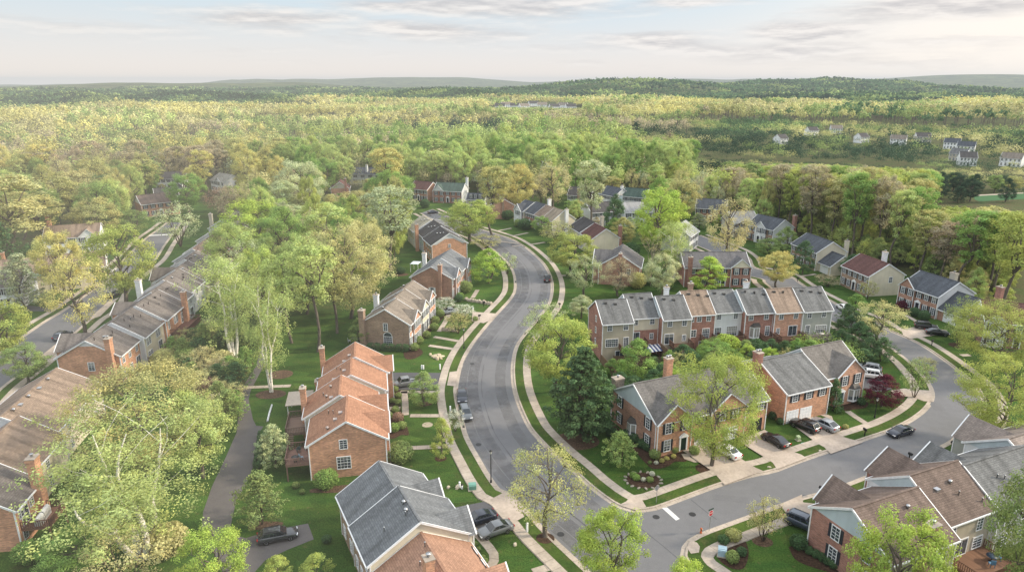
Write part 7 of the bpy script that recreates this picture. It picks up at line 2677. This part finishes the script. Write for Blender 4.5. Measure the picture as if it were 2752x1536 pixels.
# pergola at the orange terrace, canopy by the blue grey pair
p = hp(C1O, C1A, 21.0, 13.4)
o = tag(empty("garden_pergola", (p.x, p.y, 0), R(C1A)), "pale topped garden pergola behind the orange roofed terrace", "pergola")
b = MB()
b.box(-2.6, 2.6, -2.0, 2.0, 2.5, 2.62, SLAB)
b.build("canopy", o)
for x in (-2.3, 2.3):
    for y in (-1.7, 1.7):
        b = MB(); b.box(x - .07, x + .07, y - .07, y + .07, 0, 2.5, WHITE, "t"); b.build("post", o)
g = T(1, 0, 1610, 1225)
o = tag(empty("garden_awning", (g.x, g.y, 0), R(80)), "white awning behind the blue grey roofed pair", "awning")
b = MB()
b.box(-1.6, 1.6, -1.2, 1.2, 2.3, 2.38, plain((0.6, 0.66, 0.72), 0.5))
b.build("canopy", o)
for x in (-1.5, 1.5):
    for y in (-1.1, 1.1):
        b = MB(); b.box(x - .05, x + .05, y - .05, y + .05, 0, 2.3, WHITE, "t"); b.build("post", o)
# slender mast on the far wooded hill
g = D(2182, 232)
zt = float(terrain(g.x, g.y))
o = tag(empty("radio_mast", (g.x, g.y, zt)), "thin pale mast standing on the far wooded hill", "mast")
b = MB()
for k in range(3): b.tube([(1.6 * math.cos(k * 2.1), 1.6 * math.sin(k * 2.1), 0), (0.3 * math.cos(k * 2.1), 0.3 * math.sin(k * 2.1), 46)], [0.35, 0.25], METAL, 5)
b.build("pole", o)
b = MB()
for k in range(9): b.box(-1.3 + k * .1, 1.3 - k * .1, -0.2, 0.2, 4 + k * 4.6, 4.4 + k * 4.6, METAL)
b.build("brace", o)
# ------------------------------------------------------------------ haze: thin air everywhere, added glowing boxes for lens-veil mist over the lane side
def air(name, x0, x1, y0, y1, z1, dens, col, strength, rz=0.0):
    m = bpy.data.materials.new(name + "_volume")
    m.use_nodes = True
    t = m.node_tree
    t.nodes.remove(t.nodes["Principled BSDF"])
    a = t.nodes.new("ShaderNodeVolumeAbsorption")
    a.inputs["Color"].default_value = (0, 0, 0, 1)
    a.inputs["Density"].default_value = dens
    e = t.nodes.new("ShaderNodeEmission")  # volume glows in place of light scattered by the air
    e.inputs["Color"].default_value = (*col, 1)
    e.inputs["Strength"].default_value = dens * strength
    ad = t.nodes.new("ShaderNodeAddShader")
    t.links.new(a.outputs[0], ad.inputs[0])
    t.links.new(e.outputs[0], ad.inputs[1])
    t.links.new(ad.outputs[0], t.nodes["Material Output"].inputs["Volume"])
    b = MB()
    b.box(x0, x1, y0, y1, -3, z1, m)
    o = b.build(name, None, (0, 0, 0), rz)
    return tag(o, kind="structure")


air("haze", -11000, 11000, -400, 12300, 98, 1 / 11000, (0.78, 0.85, 0.90), 0.78)
for k in range(5):
    air("glare", -520 + 60 * k, 2.0 + 0.5 * k, -60, 560 - 45 * k, 108 + 2 * k, 1 / 14000, (0.97, 0.90, 0.78), 0.86, R(-4 + 8.5 * k))  # added glow imitating a veiling flare from the lens

# ------------------------------------------------------------------ sun and sky
SUN_EL, SUN_AZ = R(28), R(84)      # azimuth clockwise from straight ahead
sd = Vector((math.sin(SUN_AZ) * math.cos(SUN_EL), math.cos(SUN_AZ) * math.cos(SUN_EL), math.sin(SUN_EL)))
L = bpy.data.lights.new("sun", "SUN")
L.energy, L.angle, L.color = 5.0, R(4.5), (1.0, 0.87, 0.68)
lo = bpy.data.objects.new("sun", L)
COL.objects.link(lo)
lo.rotation_euler = (-sd).to_track_quat("-Z", "Y").to_euler()
lo.location = (60, -20, 120)

W = bpy.data.worlds.new("World")
SC.world = W
W.use_nodes = True
t = W.node_tree
bg = t.nodes["Background"]


def wn(typ, props=None, **ins):
    nd = t.nodes.new(typ)
    for k, v in (props or {}).items(): setattr(nd, k, v)
    for k, v in ins.items():
        s = nd.inputs[int(k[1:])] if k[0] == "i" and k[1:].isdigit() else nd.inputs[k]
        if isinstance(v, bpy.types.NodeSocket): t.links.new(v, s)
        else: s.default_value = v
    return nd


def wm(op, a, b=0.0, clamp=False): return wn("ShaderNodeMath", {"operation": op, "use_clamp": clamp}, i0=a, i1=b).outputs[0]


def wmix(f, a, b):
    nd = t.nodes.new("ShaderNodeMix")
    nd.data_type = "RGBA"
    nd.clamp_factor = True
    for i, v in ((0, f), (6, a), (7, b)):
        if isinstance(v, bpy.types.NodeSocket): t.links.new(v, nd.inputs[i])
        else: nd.inputs[i].default_value = v if i == 0 else (*v, 1)
    return nd.outputs[2]


sky = wn("ShaderNodeTexSky", {"sky_type": "NISHITA", "sun_disc": False, "sun_elevation": SUN_EL, "sun_rotation": SUN_AZ})
sky.air_density, sky.dust_density = 1.0, 2.0
tc = wn("ShaderNodeTexCoord")
sx = wn("ShaderNodeSeparateXYZ", i0=tc.outputs["Generated"])
az = wm("MULTIPLY", wm("ARCTAN2", sx.outputs[0], sx.outputs[1]), 57.2958)
el = wm("MULTIPLY", wm("ARCSINE", sx.outputs[2]), 57.2958)
ramp = wn("ShaderNodeMapRange", i0=el, i1=0.0, i2=6.5, i3=0.0, i4=1.0).outputs[0]
base = wmix(ramp, (1.0, 0.89, 0.81), (0.64, 0.815, 0.94))
high = wn("ShaderNodeMapRange", i0=el, i1=7.0, i2=40.0, i3=0.0, i4=1.0).outputs[0]
nish = wn("ShaderNodeVectorMath", {"operation": "SCALE"}, i0=sky.outputs[0])
nish.inputs["Scale"].default_value = 0.10
base = wmix(wm("MULTIPLY", high, 0.55), base, nish.outputs[0])
# warm brightness to the side of the sun
gz = wm("DIVIDE", wm("SUBTRACT", az, 37.0), 17.0)
ge = wm("DIVIDE", wm("SUBTRACT", el, 3.5), 6.0)
glow = wm("POWER", 2.718, wm("MULTIPLY", wm("ADD", wm("MULTIPLY", gz, gz), wm("MULTIPLY", ge, ge)), -1.0))
base = wmix(wm("MULTIPLY", glow, 0.95), base, (1.14, 1.05, 0.95))
# long flat clouds
cv = wn("ShaderNodeCombineXYZ", i0=wm("MULTIPLY", az, 0.16), i1=wm("MULTIPLY", el, 1.0), i2=1.7)
cn = wn("ShaderNodeTexNoise", Vector=cv.outputs[0], Scale=1.0, Detail=7.0, Roughness=0.58).outputs[0]
cv2 = wn("ShaderNodeCombineXYZ", i0=wm("MULTIPLY", az, 0.16), i1=wm("ADD", wm("MULTIPLY", el, 1.0), -0.28), i2=1.7)
cn2 = wn("ShaderNodeTexNoise", Vector=cv2.outputs[0], Scale=1.0, Detail=7.0, Roughness=0.58).outputs[0]
dens = None
for (u, v, du, dv, k) in ((720, 52, 200, 17, 1.0), (1010, 78, 260, 22, 0.9), (1250, 14, 330, 22, 1.1), (1720, 8, 140, 14, 0.9), (2420, 38, 230, 22, 1.15), (1640, 108, 190, 20, 0.8), (2010, 92, 110, 18, 1.0), (1930, 135, 330, 26, 0.75), (250, 100, 330, 22, 0.35), (700, 130, 260, 20, 0.35), (2300, 120, 200, 16, 0.5)):
    a0 = math.degrees(math.atan((u * 1.06832 - 1376) / F / 1.044))
    e0 = math.degrees(math.atan((768 - v * 1.06832) / F)) - math.degrees(PIT)
    da, de = math.degrees(du * 1.06832 / F) * 1.2, math.degrees(dv * 1.06832 / F) * 1.35
    p = wm("DIVIDE", wm("SUBTRACT", az, a0), da)
    q = wm("DIVIDE", wm("SUBTRACT", el, e0), de)
    g = wm("MULTIPLY", wm("POWER", 2.718, wm("MULTIPLY", wm("ADD", wm("MULTIPLY", p, p), wm("MULTIPLY", q, q)), -1.0)), k)
    dens = g if dens is None else wm("MAXIMUM", dens, g)
behind = wn("ShaderNodeMapRange", i0=el, i1=7.0, i2=12.0, i3=0.0, i4=0.6).outputs[0]
dens = wm("MAXIMUM", dens, behind)
cover = wn("ShaderNodeMapRange", i0=wm("ADD", wm("MULTIPLY", dens, 0.55), wm("SUBTRACT", cn, 0.5)), i1=0.10, i2=0.46, i3=0.0, i4=1.0).outputs[0]
lit = wn("ShaderNodeMapRange", i0=wm("SUBTRACT", cn, cn2), i1=-0.10, i2=0.10, i3=0.0, i4=1.0).outputs[0]
ccol = wmix(lit, (0.64, 0.62, 0.63), (0.99, 0.94, 0.90))
skyc = wmix(wm("MULTIPLY", cover, 0.85), base, ccol)
up = wn("ShaderNodeVectorMath", {"operation": "SCALE"}, i0=skyc)     # unseen upper sky scaled up as added fill light
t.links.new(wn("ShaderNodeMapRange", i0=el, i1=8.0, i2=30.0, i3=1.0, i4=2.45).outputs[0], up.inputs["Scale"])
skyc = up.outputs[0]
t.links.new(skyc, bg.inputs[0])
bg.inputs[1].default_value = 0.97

# ------------------------------------------------------------------ camera
cam = bpy.data.cameras.new("camera")
cam.sensor_width, cam.lens = 36.0, 36.0 * F / 2752
cam.clip_start, cam.clip_end = 1.0, 30000
co = bpy.data.objects.new("camera", cam)
COL.objects.link(co)
co.location = (0, 0, CH)
co.rotation_euler = (R(90) - PIT, 0, 0)
SC.camera = co
SC.view_settings.view_transform = "Standard"
SC.view_settings.look = "None"
SC.view_settings.exposure = 0
SC.cycles.max_bounces = 6
SC.cycles.diffuse_bounces = 3
SC.cycles.transparent_max_bounces = 12
SC.cycles.use_denoising = True
print("TREES", len(TREES), k1, k2, k3, k4, k5, k6, k7, n_ind, "mass", len(MASS))
